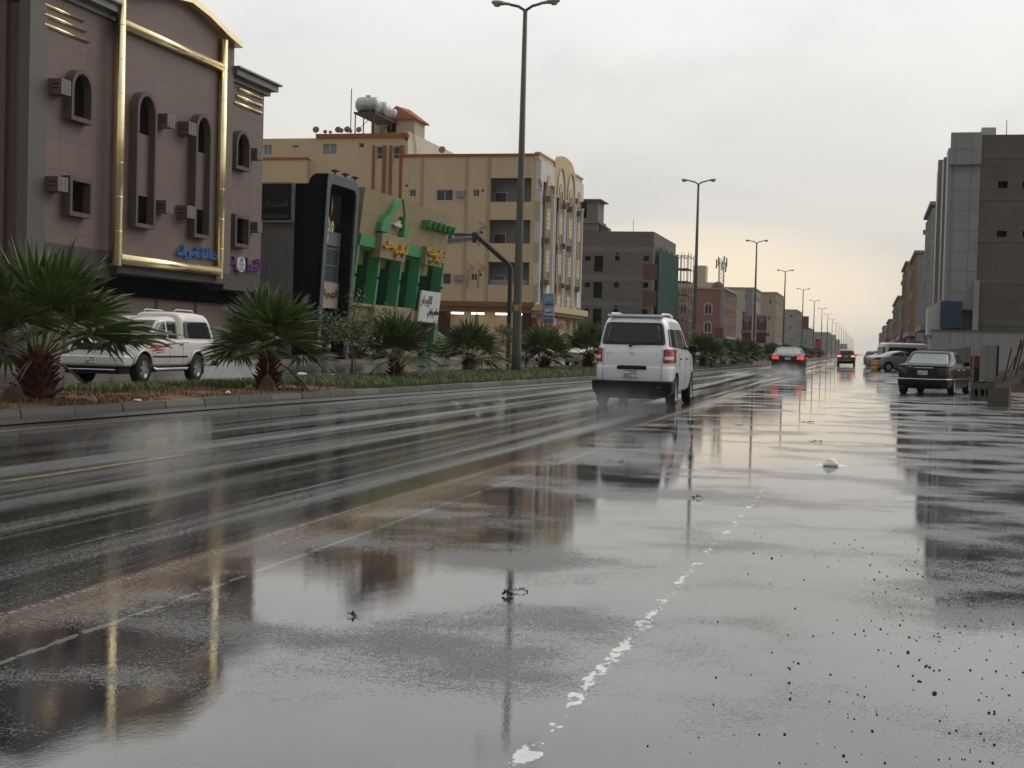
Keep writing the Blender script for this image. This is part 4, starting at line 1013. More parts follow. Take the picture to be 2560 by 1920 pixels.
# ================================================================ dark arch building (leaning front) and grey flank with a sign
FL = street(-28.6, .11)
dark = thing('arch_front_shop', (-34, 73.5, 0), 'dark navy shop building with a grey leaning arch frame and glazed recess', 'building')
G71 = gable(71.0); FA = street(-28.1, .047)
M_navy = grid_mat('navy cladding', (.006, .007, .010), (.014, .016, .02), 3.0, 1.35, .010, ax='x', rough=.8, ior=1.08, var=.25, tone=.1)
M_slate = grid_mat('slate frame cladding', (.085, .092, .100), (.045, .045, .05), 4.0, 2.1, .015, ax='y', rough=.5, var=.15, tone=.04)
P_ = [uz(G71, 'R4', x, y) for x, y in ((600, 150), (612, 105), (640, 68), (675, 50), (790, 52))]
xl = uz(G71, 'R4', 445, 150)[0]
prof = [(xl-12, 0), (-28.1, 0), (-28.1+.047*P_[-1][1], P_[-1][1])]+[P_[3], P_[2], P_[1], P_[0]]+[(xl-12, P_[0][1])]
mb = MB(G71); mb.prism(prof, 0, -.44); mb.build('wall', M_navy, dark)
back_ = [(p[0]-(.9 if k in (1, 2) else 0), p[1]-(.02 if k > 1 else 0)) for k, p in enumerate(prof)]
mb = MB(G71); mb.prism(back_, -.441, -4.9); mb.build('rear_volume', M_navy, dark)
ul, ur = 71.0, 75.88; zt = 9.95
out_ = [(ul, 0), (ur, 0), (ur, zt-.75), (ur-.1, zt-.4), (ur-.35, zt-.12), (ur-.75, zt), (ul+.35, zt), (ul+.12, zt-.08), (ul, zt-.3)]
i0, i1 = 71.46, 75.45; zi = 9.45
inn = [(i0, 0), (i1, 0), (i1, zi-.5), (i1-.05, zi-.25), (i1-.2, zi-.08), (i1-.45, zi), (i0+.35, zi), (i0+.1, zi-.08), (i0, zi-.35)]
mb = MB(FA); mb.ring(out_, inn, -.06, .04); mb.build('arch_frame', M_slate, dark)
mb = MB(FA); mb.ring([(u+(.004 if u < 74 else -.004), z-(.004 if z > 1 else 0)) for u, z in out_], inn, -.80, -.06); mb.build('arch_jamb', M_navy, dark)
mb = MB(FA); mb.fb(i0-.02, i1+.02, 0, zi+.02, -.86, -.80); mb.build('recess_back', pm('recess panel', (.010, .010, .012), .9, .3, 1.2, ior=1.05), dark)
u0, u1, z0, z1 = r4(FA, 'R4', 745, 900, 610, 1120, -.74); u1 = min(u1, i1-.03); window(FA, dark, u0, u1, z0, z1, -.78, 1, M_alu, pm('blue grey pane', (.07, .085, .095), .12, .3, 1.0), 2)
mb = MB(FA); mb.fb(u0, u1, z1-.75, z1, -.72, -.70); mb.build('blind', pm('blue blind', (.13, .155, .165), .5), dark)
for k in range(8): 
    if k == 0: bs = MB(FA)
    bs.fb(i1-1.7+.2*k, i1-1.62+.2*k, z1+.5, zi-.3, -.80, -.76)
bs.build('timber_slats', pm('brown slat', (.045, .028, .022), .6), dark)
u0, u1, z0, z1 = r4(FA, 'R4', 700, 915, 1118, 1375, -.7); u1 = min(u1, i1-.03); u0 = max(u0, i0+.03)
ps = thing('shop_sign', (-28.4, 72.8, 3), 'cream panel sign with brown Arabic lettering at the foot of the dark arch', 'sign')
mb = MB(FA); mb.fb(u0, u1, z0, z1, -.79, -.66); mb.build('panel', pm('cream sign panel', (.34, .29, .23), .5, .1, 2), ps)
letters('\u0642\u0647\u0648\u0629', FA, u0+.4, u1-.05, z0+.5, z1-.35, -.67, -.62, pm('brown letters', (.16, .085, .03), .5), 'lettering', ps, True, .03)
gs = thing('shop_sign', (-28.5, 72.5, 7), 'small pale gold lettering high inside the dark arch recess', 'sign')
M_pgold = pm('pale gold letters', (.55, .46, .26), .35)
letters('\u0645\u062f', FA, *[uz(FA, 'R4', x_, 480, -.7)[0] for x_ in (778, 852)], 7.05, 7.85, -.79, -.68, M_pgold, 'lettering', gs, True, .03); letters('1', FA, *[uz(FA, 'R4', x_, 530, -.7)[0] for x_ in (780, 800)], 6.45, 6.95, -.79, -.68, M_pgold, 'lettering', gs, False, .04)
mb = MB(FA); ug = uz(FA, 'R4', 832, 300, -.7)[0]; mb.tube([(ug, -.7, 7.9), (ug+.05, -.7, 8.4), (ug, -.7, 8.9)], [.01, .05, .01], 6); mb.build('gold_stroke', M_pgold, gs)
for k, (x, y) in enumerate(((990, 1030), (1110, 1070), (1220, 1110))):
    yv = uz(FA, 'R3', x, y, -.5)[0]; cx = -28.1+.047*9.9-.4
    v_ = thing('roof_vent', (cx, yv, 10), 'mushroom-capped roof vent on the dark arch roof, %s of three' % ('leftmost', 'middle', 'rightmost')[k], 'vent', 'mushroom vents on the dark arch roof')
    mb = MB(); mb.tube([(cx, yv, 9.75), (cx, yv, 10.30)], .08, 10); mb.build('pipe', M_alu, v_)
    mb = MB(); mb.smooth = True; mb.lathe([(.24, 10.26), (.26, 10.29), (.15, 10.38), (.001, 10.43)], 'z', 18, (cx, yv, 0)); mb.build('cap', pm('brown metal', (.06, .04, .03), .5), v_)
# grey flank standing between it and the brown building
flank = thing('grey_shop_building', (-33, 69, 0), 'plain grey rendered building between the brown building and the navy arch', 'building')
G69 = gable(70.9)
xr = uz(G69, 'R4', 447, 700)[0]; ztop = uz(G69, 'R4', 300, 152)[1]
mb = MB(G69); mb.fb(xr-14, xr, 0, ztop-.02, 0, -.28); mb.build('wall', pm('grey render', (.155, .15, .14), .8, .15, .5, streak=.25), flank)
ss = thing('board_sign', (xr-1.5, 70.8, 7), 'square black board sign with dim Arabic letters and a phone number on the grey building', 'sign')
u0, u1, z0, z1 = r4(G69, 'R4', 137, 440, 152, 525, .15); u0 -= 1.6
mb = MB(G69); mb.fb(u0, u1, z0, z1, .0, .14); mb.build('panel', pm('black sign face', (.012, .011, .011), .35), ss)
mb = MB(G69); 
for a in ((u0, u1, z0-.06, z0+.04), (u0, u1, z1-.03, z1+.05), (u1-.05, u1+.08, z0, z1)): mb.fb(*a, .0, .2)
mb.build('frame', M_alu, ss)
M_dim = pm('unlit letters', (.085, .08, .065), .5)
a0, a1, b0, b1 = r4(G69, 'R4', 142, 388, 320, 402, .2); letters('\u0627\u0644\u0633\u062a\u0627\u0631', G69, a0, a1, b0, b1, .13, .2, M_dim, 'lettering', ss, True, .03)
a0, a1, b0, b1 = r4(G69, 'R4', 142, 380, 455, 492, .2); letters('0503876440', G69, a0, a1, b0, b1, .13, .17, M_dim, 'phone_number', ss, False, .01)

# ================================================================ green and tan shop building, leaning front
green = thing('green_trim_shop', (-34, 85, 0), 'tan shop building with bright green trim and a leaning facade', 'building')
M_tan = grid_mat('tan panel', (.25, .205, .105), (.15, .12, .06), 1.05, 1.35, .014, ax='y', rough=.5, var=.12, tone=.05, u0=.4, z0=.35)
M_tanp = pm('tan sheet', (.26, .215, .115), .5, .1, .8, streak=.08); M_tans = pm('sand render', (.30, .24, .16), .7, .15, .8)
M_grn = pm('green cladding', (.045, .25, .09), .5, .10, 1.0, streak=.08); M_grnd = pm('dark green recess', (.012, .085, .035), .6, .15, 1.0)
gl, gr = 76.5, 93.6
mb = MB(FL); mb.fb(gl, gr, 7.25, 9.8, -.4, .0); mb.fb(gl, gr, 0, 7.25, -2.6, -2.2); mb.build('wall', M_tan, green)
mb = MB(); mb.box(-44, -30.9, gl, gr, 0, 9.2); mb.build('rear_volume', pm('beige block', (.30, .25, .17), .8), green)
for a in (gl-.02, gr-.2): mb = MB(FL); mb.fb(a, a+.22, 0, 9.8, -3.4, -.02); mb.build('end_wall', M_tanp, green)
def gq(zn, xl, xr_, yt, yb, d): return r4(FL, zn, xl, xr_, yt, yb, d)
# green top band, step and posts
mb = MB(FL)
z_t, z_b = uz(FL, 'R4', 1100, 640, .1)[1], uz(FL, 'R4', 1130, 765, .1)[1]
ua, ub = uz(FL, 'R4', 1290, 750, .1)[0], uz(FL, 'R4', 1560, 800, .1)[0]; uc = uz(FL, 'R4', 1755, 850, .1)[0]
mb.fb(gl, ua, z_b, z_t, -.3, .12); mb.build('green_band', M_grn, green); mb = MB(FL); mb.fb(ub, uc, z_b, z_t, -.3, .12); mb.build('green_band', M_grn, green)
posts = []
for (xt, yt, xb, yb) in ((1090, 700, 1030, 1390), (1300, 900, 1268, 1260), (1515, 940, 1480, 1290), (1700, 880, 1672, 1310), (1935, 880, 1860, 1600)):
    u = (uz(FL, 'R4', xt, yt, .1)[0]+uz(FL, 'R4', xb, yb, .1)[0])/2; posts.append(u)
for i, u in enumerate(posts): mb = MB(FL); mb.fb(u-.16, u+.16, 3.0 if 0 < i < 4 else 0, z_b if i not in (4,) else 6.9, -.6, .10); mb.build('green_post', M_grn, green)
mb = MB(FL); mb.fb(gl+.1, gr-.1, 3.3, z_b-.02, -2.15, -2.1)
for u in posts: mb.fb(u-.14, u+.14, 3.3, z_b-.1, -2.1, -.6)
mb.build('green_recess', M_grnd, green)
mb = MB(FL); mb.fb(gl+.2, gr-.2, 3.2, 3.35, -2.1, .02)
mb.build('balcony_floor', M_tans, green)
tb = MB(FL)
for i in range(4):
    a, b = posts[i]+.16, posts[i+1]-.16
    tb.fb(a, a+(b-a)*.8, z_b-.95, z_b-.0, -1.1, -.65)
tb.build('lintel_panel', M_tanp, green)
for i in (1, 2, 3):
    a, b = posts[i]+.25, posts[i+1]-.3
    window(FL, green, a, a+(b-a)*.55, 3.5, z_b-1.1, -2.05, 1, M_alu, M_win)
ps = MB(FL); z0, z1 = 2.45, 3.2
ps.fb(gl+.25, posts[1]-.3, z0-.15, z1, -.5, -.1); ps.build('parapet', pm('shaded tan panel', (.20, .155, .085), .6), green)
for a, b in ((posts[1]-.25, posts[2]-.45), (posts[2]-.2, posts[3]-.45), (posts[3]-.2, posts[4]-.2)):
    q_ = MB(FL); q_.fb(a, b, z0, z1, -.3, .25); q_.build('parapet', M_tans, green)
# two sign squares and the pointed crest
M_ylet = pm('yellow letters', (.62, .36, .05), .35, .1, 3)
def tan_square(zn, xl, xr_, ytl, ybl, d, ):
    u0 = (uz(FL, zn, xl, ytl, d)[0]+uz(FL, zn, xl-30, ybl, d)[0])/2; z1 = uz(FL, zn, xl, ytl, d)[1]; z0 = uz(FL, zn, xl-30, ybl, d)[1]; u1 = uz(FL, zn, xr_, (ytl+ybl)/2+40, d)[0]
    return u0, u1, z0, z1
s1 = tan_square('R4', 1332, 1565, 640, 880, .42); s2 = tan_square('R4', 1775, 1920, 775, 950, .42)
for s_ in (s1, s2): mb = MB(FL); mb.fb(*s_, -.1, .42); mb.build('sign_block', M_tanp, green)
t1 = thing('shop_sign', (-27.8, 83, 7), 'large yellow Arabic calligraphy on the centre panel of the green shop', 'sign')
letters('\u0644\u064a\u0627\u0644\u064a', FL, s1[0]+(s1[1]-s1[0])*.50, s1[1]-.15, s1[2]+.15, s1[3]-.45, .44, .60, M_ylet, 'lettering', t1, True, .035)
letters('\u062c\u062f\u0644', FL, s1[0]+.25, s1[0]+(s1[1]-s1[0])*.50, s1[2]+.55, s1[3]-.4, .44, .60, M_ylet, 'lettering', t1, True, .035)
t2 = thing('shop_sign', (-27.8, 92, 6.5), 'smaller crowded yellow Arabic lettering at the right end of the green shop', 'sign')
letters('\u062d\u0644\u0648\u064a\u0627\u062a', FL, s2[0]+.1, s2[1]-.35, s2[2]+(s2[3]-s2[2])*.45, s2[3]-.08, .44, .60, M_ylet, 'lettering', t2, True, .035)
letters('\u0643\u0648\u0641\u064a', FL, s2[0]+.5, s2[1]-.05, s2[2]+.15, s2[2]+(s2[3]-s2[2])*.5, .44, .60, M_ylet, 'lettering', t2, True, .035)
pts = [('R4', 1530, 303), ('R4', 1500, 303), ('R4', 1450, 375), ('R4', 1400, 470), ('R4', 1372, 465), ('R4', 1330, 540), ('R4', 1315, 620), ('R4', 1390, 642), ('R4', 1395, 560), ('R4', 1440, 470), ('R4', 1500, 380)]
mb = MB(FL); mb.prism([uz(FL, *p, .35) for p in pts], .0, .35)
pr_ = [('R4', 1550, 480), ('R4', 1560, 520), ('R4', 1578, 590), ('R4', 1580, 680), ('R4', 1535, 672), ('R4', 1548, 600)]
mb.prism([uz(FL, *p, .35) for p in pr_], .0, .35)
mb.prism([uz(FL, *p, .1) for p in (('R4', 1326, 650), ('R4', 1290, 650), ('R4', 1280, 700), ('R4', 1310, 560), ('R4', 1340, 520))], .0, .08)
mb.build('green_crest', M_grn, green)
mb = MB(FL); e0 = uz(FL, 'R4', 1532, 305, .05); e1 = uz(FL, 'R4', 1556, 520, .05); mb.prism([(e0[0], e0[1]), (e0[0]+.07, e0[1]), (e1[0]+.07, e1[1]), (e1[0], e1[1])], 0, .06); mb.build('crest_edge', M_grnd, green)
em = thing('shop_sign', (-27.6, 85, 8.3), 'small white tree-shaped emblem inside the green crest', 'sign')
u0, u1, z0, z1 = r4(FL, 'R4', 1450, 1545, 500, 600, .2); c = (u0+u1)/2; h = z1-z0
mb = MB(FL)
for dx, dz, r_ in ((-.30, .45, .20), (-.12, .62, .17), (.12, .55, .17), (.30, .40, .18), (0, .42, .2), (0, .85, .12)):
    mb.prism([(c+dx*(u1-u0)+r_*(u1-u0)*math.cos(a)*1.05, z0+h*dz+r_*h*.85*math.sin(a)) for a in [i*math.pi/5 for i in range(10)]], .0, .22-abs(dx)*.05-dz*.02)
mb.fb(c-.05, c+.05, z0, z0+h*.4, 0, .15); mb.build('emblem', M_white, em)
# ribbed green awning blades top right
u0 = uz(FL, 'R4', 1765, 540, .3)[0]; u1 = uz(FL, 'R4', 2005, 600, .3)[0]; zt_ = uz(FL, 'R4', 1765, 517, .3)[1]; zb_ = uz(FL, 'R4', 1765, 570, .3)[1]
mb = MB(FL); mb.fb(u0, u1, zb_+.12, zt_, .05, .45); mb.build('awning', M_grnd, green)
for k in range(6): u = u0+(u1-u0)*k/5; mb = MB(FL); mb.prism([(u-.05, zb_-.12), (u+.05, zb_-.12), (u+.05, zt_+.03), (u-.05, zt_+.03)], .0, .60); mb.build('awning_blade', M_grn, green)
for u in posts: lb = MB(FL); lb.tube([(u, .10, 4.9), (u, .18, 4.9)], .09, 10); lb.build('wall_lamp', M_darkin, green)
# white notice at the right end
wn = thing('notice_board', (-28, 92.5, 2.8), 'white notice board with black Arabic writing at the lower right of the green shop', 'sign')
u0, u1, z0, z1 = r4(FL, 'R4', 1712, 1905, 1205, 1385, .45); z0 = z1-2.0
mb = MB(FL); mb.fb(u0, u1, z0, z1, .30, .42); mb.build('board', pm('white board', (.56, .56, .55), .5, .08, 2), wn)
letters('\u0644\u0644\u0625\u064a\u062c\u0627\u0631', FL, u0+.1, u0+(u1-u0)*.55, z1-1.05, z1-.3, .42, .45, M_ink, 'lettering', wn, True, .0)
letters('\u0645\u0637\u0639\u0645 \u0648\u0643\u0648\u0641\u064a', FL, u0+(u1-u0)*.40, u1-.1, z0+.25, z0+.95, .42, .45, M_ink, 'lettering', wn, True, .0)
# ground floor
mb = MB(FL); mb.fb(gl+.3, posts[1]-.3, 0, 2.25, -.9, -.8); mb.build('shop_glazing', M_darkin, green)
mb = MB(FL)
for a, b in ((posts[1], posts[2]-.7), (posts[2], posts[3]-.7), (posts[3], posts[4]-.9)): mb.fb(a, b, 0, 2.4, -.8, -.6)
mb.build('ground_floor_wall', pm('pinkish render', (.30, .23, .18), .8, .15), green)
mb = MB(FL)
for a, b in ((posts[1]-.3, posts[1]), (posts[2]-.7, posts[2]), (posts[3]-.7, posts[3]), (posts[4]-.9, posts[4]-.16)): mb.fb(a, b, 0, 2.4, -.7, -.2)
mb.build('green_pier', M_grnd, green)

# ================================================================ beige apartment block with the ornate street front
beige = thing('apartment_building', (-40, 131, 0), 'large beige apartment building with three corner balconies and a cream arched street front', 'building')
GB = gable(121.5); FB = street(-28.0)
M_bei = pm('beige render', (.54, .43, .275), .85, .10, .35, streak=.14, fine=.04); M_cop = pm('terracotta coping', (.30, .105, .035), .7, .2, 1.0)
M_pil = pm('beige pilaster', (.41, .30, .19), .85, .1, .5, streak=.1); M_tstrip = pm('terracotta strip', (.27, .105, .05), .75, .2, 1.0, streak=.15)
M_gbal = pm('grey balcony render', (.23, .225, .215), .8, .12, .5, streak=.2)
def ops_of(F, zn, L, d=0): return [r4(F, zn, *q, d) for q in L]
big = [(515, 680, 530, 640)]; small = [(252, 312, 530, 597), (880, 940, 530, 597)]
wA = ops_of(GB, 'R5', big+small); pitch = 3.66
opsA = []; kinds = []
for k in range(3):
    for i, o in enumerate(wA): opsA.append((o[0], o[1], o[2]-pitch*k, o[3]-pitch*k)); kinds.append('big' if i == 0 else 'small')
bal = []
b0 = uz(GB, 'R5', 1046, 600)[0]; b1 = -28.55
for (yt, yb) in ((415, 650), (828, 1060), (1245, 1470)):
    bal.append((b0, b1, uz(GB, 'R5', 1200, yb)[1], uz(GB, 'R5', 1200, yt)[1]))
zr = uz(GB, 'D', 1000, 338)[1]; xa = uz(GB, 'D', 870, 338)[0]
mb = MB(); wall_open(mb, GB, xa, -28.16, 4.75, zr, opsA+[], .22) if False else None
# the wall is pierced by the windows and by the balcony recesses
mb = MB(); wall_open(mb, GB, xa, -28.16, 4.75, zr, opsA+bal, .22)
mb.quad((xa, 121.5, zr), (-28.16, 121.5, zr), (-28.16, 140.3, zr), (xa, 140.3, zr))
o_w = mb.build('wall', M_bei, beige)
mb = MB(); mb.box(-56, -28.3, 123.1, 140.3, 0, zr-.1); mb.box(-56, b0-.12, 121.74, 123.1, 4.9, zr-.1); mb.build('core', M_bei, beige)
for o, k in zip(opsA, kinds): window(GB, beige, *o, -.2, 1, M_white, M_win if k == 'big' else pm('brown pane', (.07, .05, .04), .3), fw=.06 if k == 'big' else .05)
for i, o in enumerate(bal):
    mb = MB(GB); mb.fb(b0-.1, -28.3, o[2]-.95, o[3]+.02, -1.58, -1.5); mb.fb(b0-.1, b0-.0, o[2]-.9, o[3]+.1, -1.5, -.23); mb.fb(b0, -28.3, o[3], o[3]+.15, -1.5, -.23); mb.fb(b0, -28.3, o[2]-1.0, o[2]-.9, -1.5, -.23)
    mb.fb(b1, -28.25, o[2]-.9, o[3], -1.5, -.25)
    mb.build('balcony', M_gbal, beige)
    d_ = uz(GB, 'R5', 1100, 600, -1.5)[0]; e_ = uz(GB, 'R5', 1210, 600, -1.5)[0]
    zt = o[3]-1.12; zl = (o[2]-.85) if i < 2 else o[2]-.85
    q_ = MB(GB); q_.fb(d_, e_, zl, zt if i < 2 else zt-.35, -1.5, -1.44); dr = q_.build('door', pm('maroon door', (.055, .022, .018), .5, .1, 3), beige)
    q_ = MB(GB); q_.fb(d_-.06, d_, zl, zt, -1.5, -1.42); q_.fb(e_, e_+.06, zl, zt, -1.5, -1.42); q_.fb(d_-.06, e_+.06, zt, zt+.06, -1.5, -1.42); q_.build('frame', M_white, dr)
    # decorated end of the parapet
    q_ = MB(GB); x1_, x2_ = uz(GB, 'R5', 1495, 700, .05)[0], uz(GB, 'R5', 1530, 700, .05)[0]
    for k in range(6): q_.fb(x1_, x2_, o[2]-1.55+.27*k, o[2]-1.55+.27*k+.22, 0, .09)
    q_.fb(x1_-.04, x2_+.04, o[2]+.02, o[2]+.12, -.1, .1)
    q_.build('parapet_ornament', pm('cream ornament', (.47, .38, .235), .7, .1, 2), beige)
u0, u1, z0, z1 = r4(GB, 'R5', 1015, 1215, 1400, 1465, -1.0); mb = MB(GB); mb.fb(b0+.02, b0+3.4, bal[2][2]+.0, bal[2][2]+.45, -.7, -.6); mb.build('balcony_screen', pm('pale screen', (.28, .30, .29), .6), beige)
mb = MB(GB); mb.fb(xa-.2, -27.9, zr, zr+.22, -.4, .12); mb.build('coping', M_cop, beige)
for x0, x1 in ((358, 385), (800, 822), (1018, 1046)):
    u0 = uz(GB, 'R5', x0, 600)[0]; u1 = uz(GB, 'R5', x1, 600)[0]; mb = MB(GB); mb.fb(u0, u1, 4.8, zr-.02, 0, .07); mb.build('pilaster', M_pil, beige)
mb = MB(GB); mb.fb(-50, -28.0, 4.45, 4.9, -.3, .22); mb.fb(-50, -28.05, 4.12, 4.45, -.3, .08); mb.build('string_course', pm('brown band', (.20, .095, .05), .7, .15, 1), beige)
# upper back block with red strips, left block, dishes later
mb = MB(); xB = uz(GB, 'D', 880, 290)[0]; xL = uz(GB, 'D', 690, 290)[0]; zB = uz(GB, 'D', 800, 297)[1]
opsB = ops_of(GB, 'R3', [(860, 1015, 735, 855), (1275, 1335, 725, 780), (1475, 1545, 765, 945), (1670, 1740, 765, 945), (175, 270, 748, 862), (510, 580, 748, 785)], -.1)
opsB = [(a, b, c, d) for a, b, c, d in opsB]
GB2 = gable(121.65)
wall_open(mb, GB2, -56, xB, 4, zB, opsB, .25); mb.box(-56, xB-.02, 121.95, 136, 4, zB-.02)
mb.build('upper_wall', M_bei, beige)
mb = MB(); mb.quad((xB+.01, 121.65, zr-2), (xB+.01, 136, zr-2), (xB+.01, 136, zB+.55), (xB+.01, 121.65, zB+.55)); mb.box(xB-.2, xB, 121.65, 136, zB-.3, zB+.55); mb.build('stair_wall', pm('pale lit side render', (.50, .46, .38), .85, .12, .5, streak=.2), beige)  # daylight on this street-facing side is put into the paler wall colour
mb = MB(GB2); mb.fb(xL-.3, xB+.05, zB, zB+.36, -.4, .18); mb.build('coping', M_cop, beige)
for i, o in enumerate(opsB): window(GB2, beige, *o, -.2, 1 if i < 1 or i == 4 else 0, M_white, M_winpale if i in (0, 4, 5) else M_win, hb=1 if i in (2, 3) else 0)
for x0, x1 in ((1428, 1456), (1545, 1583), (1622, 1654), (1742, 1786)):
    u0 = uz(GB2, 'R3', x0, 1000, .1)[0]; u1 = uz(GB2, 'R3', x1, 1000, .1)[0]; zt = uz(GB2, 'R3', x0, 752, .1)[1]; mb = MB(GB2); mb.fb(u0, u1, 8, zt, 0, .12); mb.build('pilaster', M_tstrip, beige)
G12 = gable(120.9); mb = MB(G12); u0 = uz(G12, 'D', 500, 340)[0]; u1 = uz(G12, 'D', 662, 340)[0]; zC = uz(G12, 'D', 600, 345)[1]; mb.fb(u0, u1, 0, zC, -.7, 0); mb.build('left_wing', M_bei, beige)
mb = MB(G12); mb.fb(u0, u1+.05, zC, zC+.2, -.7, .1); mb.build('coping', M_cop, beige)
for (x0, x1, y0, y1) in ((705, 785, 535, 595),):
    for k in range(3): u0, u1, z0, z1 = r4(GB, 'R5', x0, x1, y0, y1, .4); ac_unit(GB, beige, u0, u1, z0-pitch*k, z1-pitch*k, 0, .4)
mb = MB(GB)
for (x0, x1, y0, y1) in ((215, 235, 480, 500), (965, 985, 527, 548)):
    for k in range(3): u0, u1, z0, z1 = r4(GB, 'R5', x0, x1, y0, y1, 0); mb.fb(u0, u1, z0-pitch*k, z1-pitch*k, 0, .02)
mb.build('vent', M_darkin, beige)
# open triangular pipe stubs on the wall
for (xs, ys) in ((938, 835), (825, 1245), (930, 1245)):
    a = uz(GB, 'R5', xs, ys, .1); b = uz(GB, 'R5', xs+68, ys+65, .1); mb = MB(GB); mb.tube([(a[0], .1, a[1]), (b[0], .1, b[1]), (a[0]+.1, .1, b[1]-.05), (a[0], .1, a[1]-2.2)], .045, 6); mb.build('drain_pipe', M_pil, beige)
# ground floor: recess with lit soffit
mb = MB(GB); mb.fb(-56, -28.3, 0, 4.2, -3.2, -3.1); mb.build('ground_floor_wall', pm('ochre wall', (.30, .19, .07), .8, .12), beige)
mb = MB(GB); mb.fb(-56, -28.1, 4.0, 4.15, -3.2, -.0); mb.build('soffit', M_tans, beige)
M_tube = glow('lit tube', (1.0, .97, .80), 4.0)
for i, x in enumerate((568, 770, 1007, 1247)):
    u, z = uz(GB, 'R7', x, 488, -.4); l_ = thing('ceiling_light', (u, 121.9, 3.9), 'lit strip light under the beige block overhang, %s from the left' % ('first', 'second', 'third', 'fourth')[i], 'light', 'strip lights under the beige overhang')
    mb = MB(GB); mb.fb(u-.55, u+.55, 3.93, 3.99, -.55, -.3); mb.build('housing', M_white, l_); mb = MB(GB); mb.fb(u-.55, u+.55, 3.78, 3.93, -.52, -.33); mb.build('tube', M_tube, l_)
for x0, x1 in ((1210, 1290), (385, 475)):
    u0 = uz(GB, 'R7', x0, 600, -.3)[0]; u1 = uz(GB, 'R7', x1, 600, -.3)[0]; mb = MB(GB); mb.fb(u0, u1, 0, 4.0, -1.0, -.1); mb.build('pier', pm('dark maroon pier', (.05, .03, .028), .6), beige)
mb = MB(GB); u0 = uz(GB, 'R7', 1290, 600, -.2)[0]; u1 = uz(GB, 'R7', 1350, 600, -.2)[0]; mb.fb(u0, u1, 0, 3.6, -1.0, -.2); mb.build('door', pm('red door', (.16, .012, .015), .5), beige)
# ---- street front
M_cream = pm('cream render', (.52, .415, .25), .75, .10, 1.0, streak=.10); M_wht = pm('white render', (.56, .55, .52), .75, .08, .7, streak=.18)
M_rock = grid_mat('cream ribbed stone', (.52, .42, .26), (.36, .28, .17), 3.0, .42, .05, ax='y', rough=.8, var=.1, tone=.1)
y0_, y1_ = 121.5, 140.6
cA, cB = uz(FB, 'N7', 372, 500)[0], uz(FB, 'N7', 845, 800)[0]; zt = uz(FB, 'N7', 75, 20, .1)[1]
mb = MB(); mb.box(-28.158, -28.0, y0_, y1_, 4.3, zt-.35); mb.build('street_wall', M_wht, beige)
mb = MB(FB); mb.fb(y0_-.1, cA, zt-.55, zt-.05, -.3, .12); mb.fb(y0_-.15, cA, zt-.05, zt+.1, -.3, .22); mb.fb(cB, y1_+.1, zt-.55, zt-.05, -.3, .12); mb.fb(cB, y1_+.2, zt-.05, zt+.1, -.3, .22); mb.build('parapet_band', M_cream, beige)
# flared white shoulders at both ends
mb = MB(FB); zs = uz(FB, 'N7', 60, 600, .3)[1]; mb.fb(y0_-.02, cA-.05, zs, zt-.56, 0, .28); mb.prism([(y0_-.02, zs), (y0_+1.0, zs-.75), (y0_+1.0, zs)], 0, .28); mb.fb(cB+.05, y1_+.02, zs, zt-.56, 0, .28); mb.build('shoulder_panel', M_wht, beige)
# central crest
mid_ = (cA+cB)/2; zk = zt-.1; zap = uz(FB, 'N7', 600, 60, .35)[1]; hw = (cB-cA)/2
crest = [(cA, zs-.8), (cB, zs-.8), (cB, zk+.1), (cB-.6, zk+.15), (cB-1.1, zk+.5)]+[(mid_+(hw-1.2)*math.cos(a), zk+.5+(zap-zk-.5)*math.sin(a)) for a in [math.pi*i/14 for i in range(1, 14)]]+[(cA+1.1, zk+.5), (cA+.6, zk+.15), (cA, zk+.1)]
mb = MB(FB); mb.prism(crest, 0, .30); mb.build('crest', M_cream, beige)
q_ = MB(FB)
for s_ in (-1, 1):
    c = mid_+s_*hw*.48; w2 = hw*.34
    pl_ = arc(c-w2, c+w2, zs-.85, zk-.25, 12, .7); q_.prism(pl_, .28, .315)
q_.build('arch_field', M_wht, beige)
q_ = MB(FB)
for s_ in (-1, 1):
    c = mid_+s_*hw*.48; w2 = hw*.34; o1 = arc(c-w2, c+w2, zs-.86, zk-.2, 12, .7); q_.ring(arc(c-w2-.18, c+w2+.18, zs-.87, zk-.0, 12, .7), o1, .3, .45)
q_.build('arch_moulding', M_cream, beige)
bands = [(y0_+(cA-y0_)*.52, 1.35), (mid_-hw*.48, 1.45), (mid_+hw*.48, 1.45), (cB+(y1_-cB)*.42, 1.35)]
M_wd = pm('street window', (.09, .08, .06), .3, .2, 3)
for bi, (c, w2) in enumerate(bands):
    mb = MB(FB); top = zk-1.6 if bi in (1, 2) else zk-1.4; mb.prism(arc(c-w2/2, c+w2/2, 6.2 if bi in (0, 3) else 4.9, top, 10, .2), .31 if bi in (1, 2) else .28, .40); mb.build('stone_band', M_rock, beige)
    zf = uz(FB, 'N7', 470, 1360, .45)[1]
    for k in range(3):
        za = zf-pitch*k; o_ = arc(c-.42, c+.42, za, za+2.0, 8, .3) if k == 0 else [(c-.42, za), (c+.42, za), (c+.42, za+1.7), (c-.42, za+1.7)]
        mb = MB(FB); mb.ring([(u+(u-c)*.12, z+(.06 if z > za+.5 else -.06)) for u, z in o_], o_, .38, .47); w_ = mb.build('window', M_cream, beige); p = MB(FB); p.prism(o_, .36, .415); p.build('pane', M_wd, w_)
        if not (bi == 3 and k == 1): ac_unit(FB, beige, c+(.55 if bi in (1,) else -1.15), c+(1.2 if bi in (1,) else -.5), za+.5, za+.95, .1, .75, m=pm('weathered conditioner', (.15, .13, .11), .7, .3, 3), slots=False)
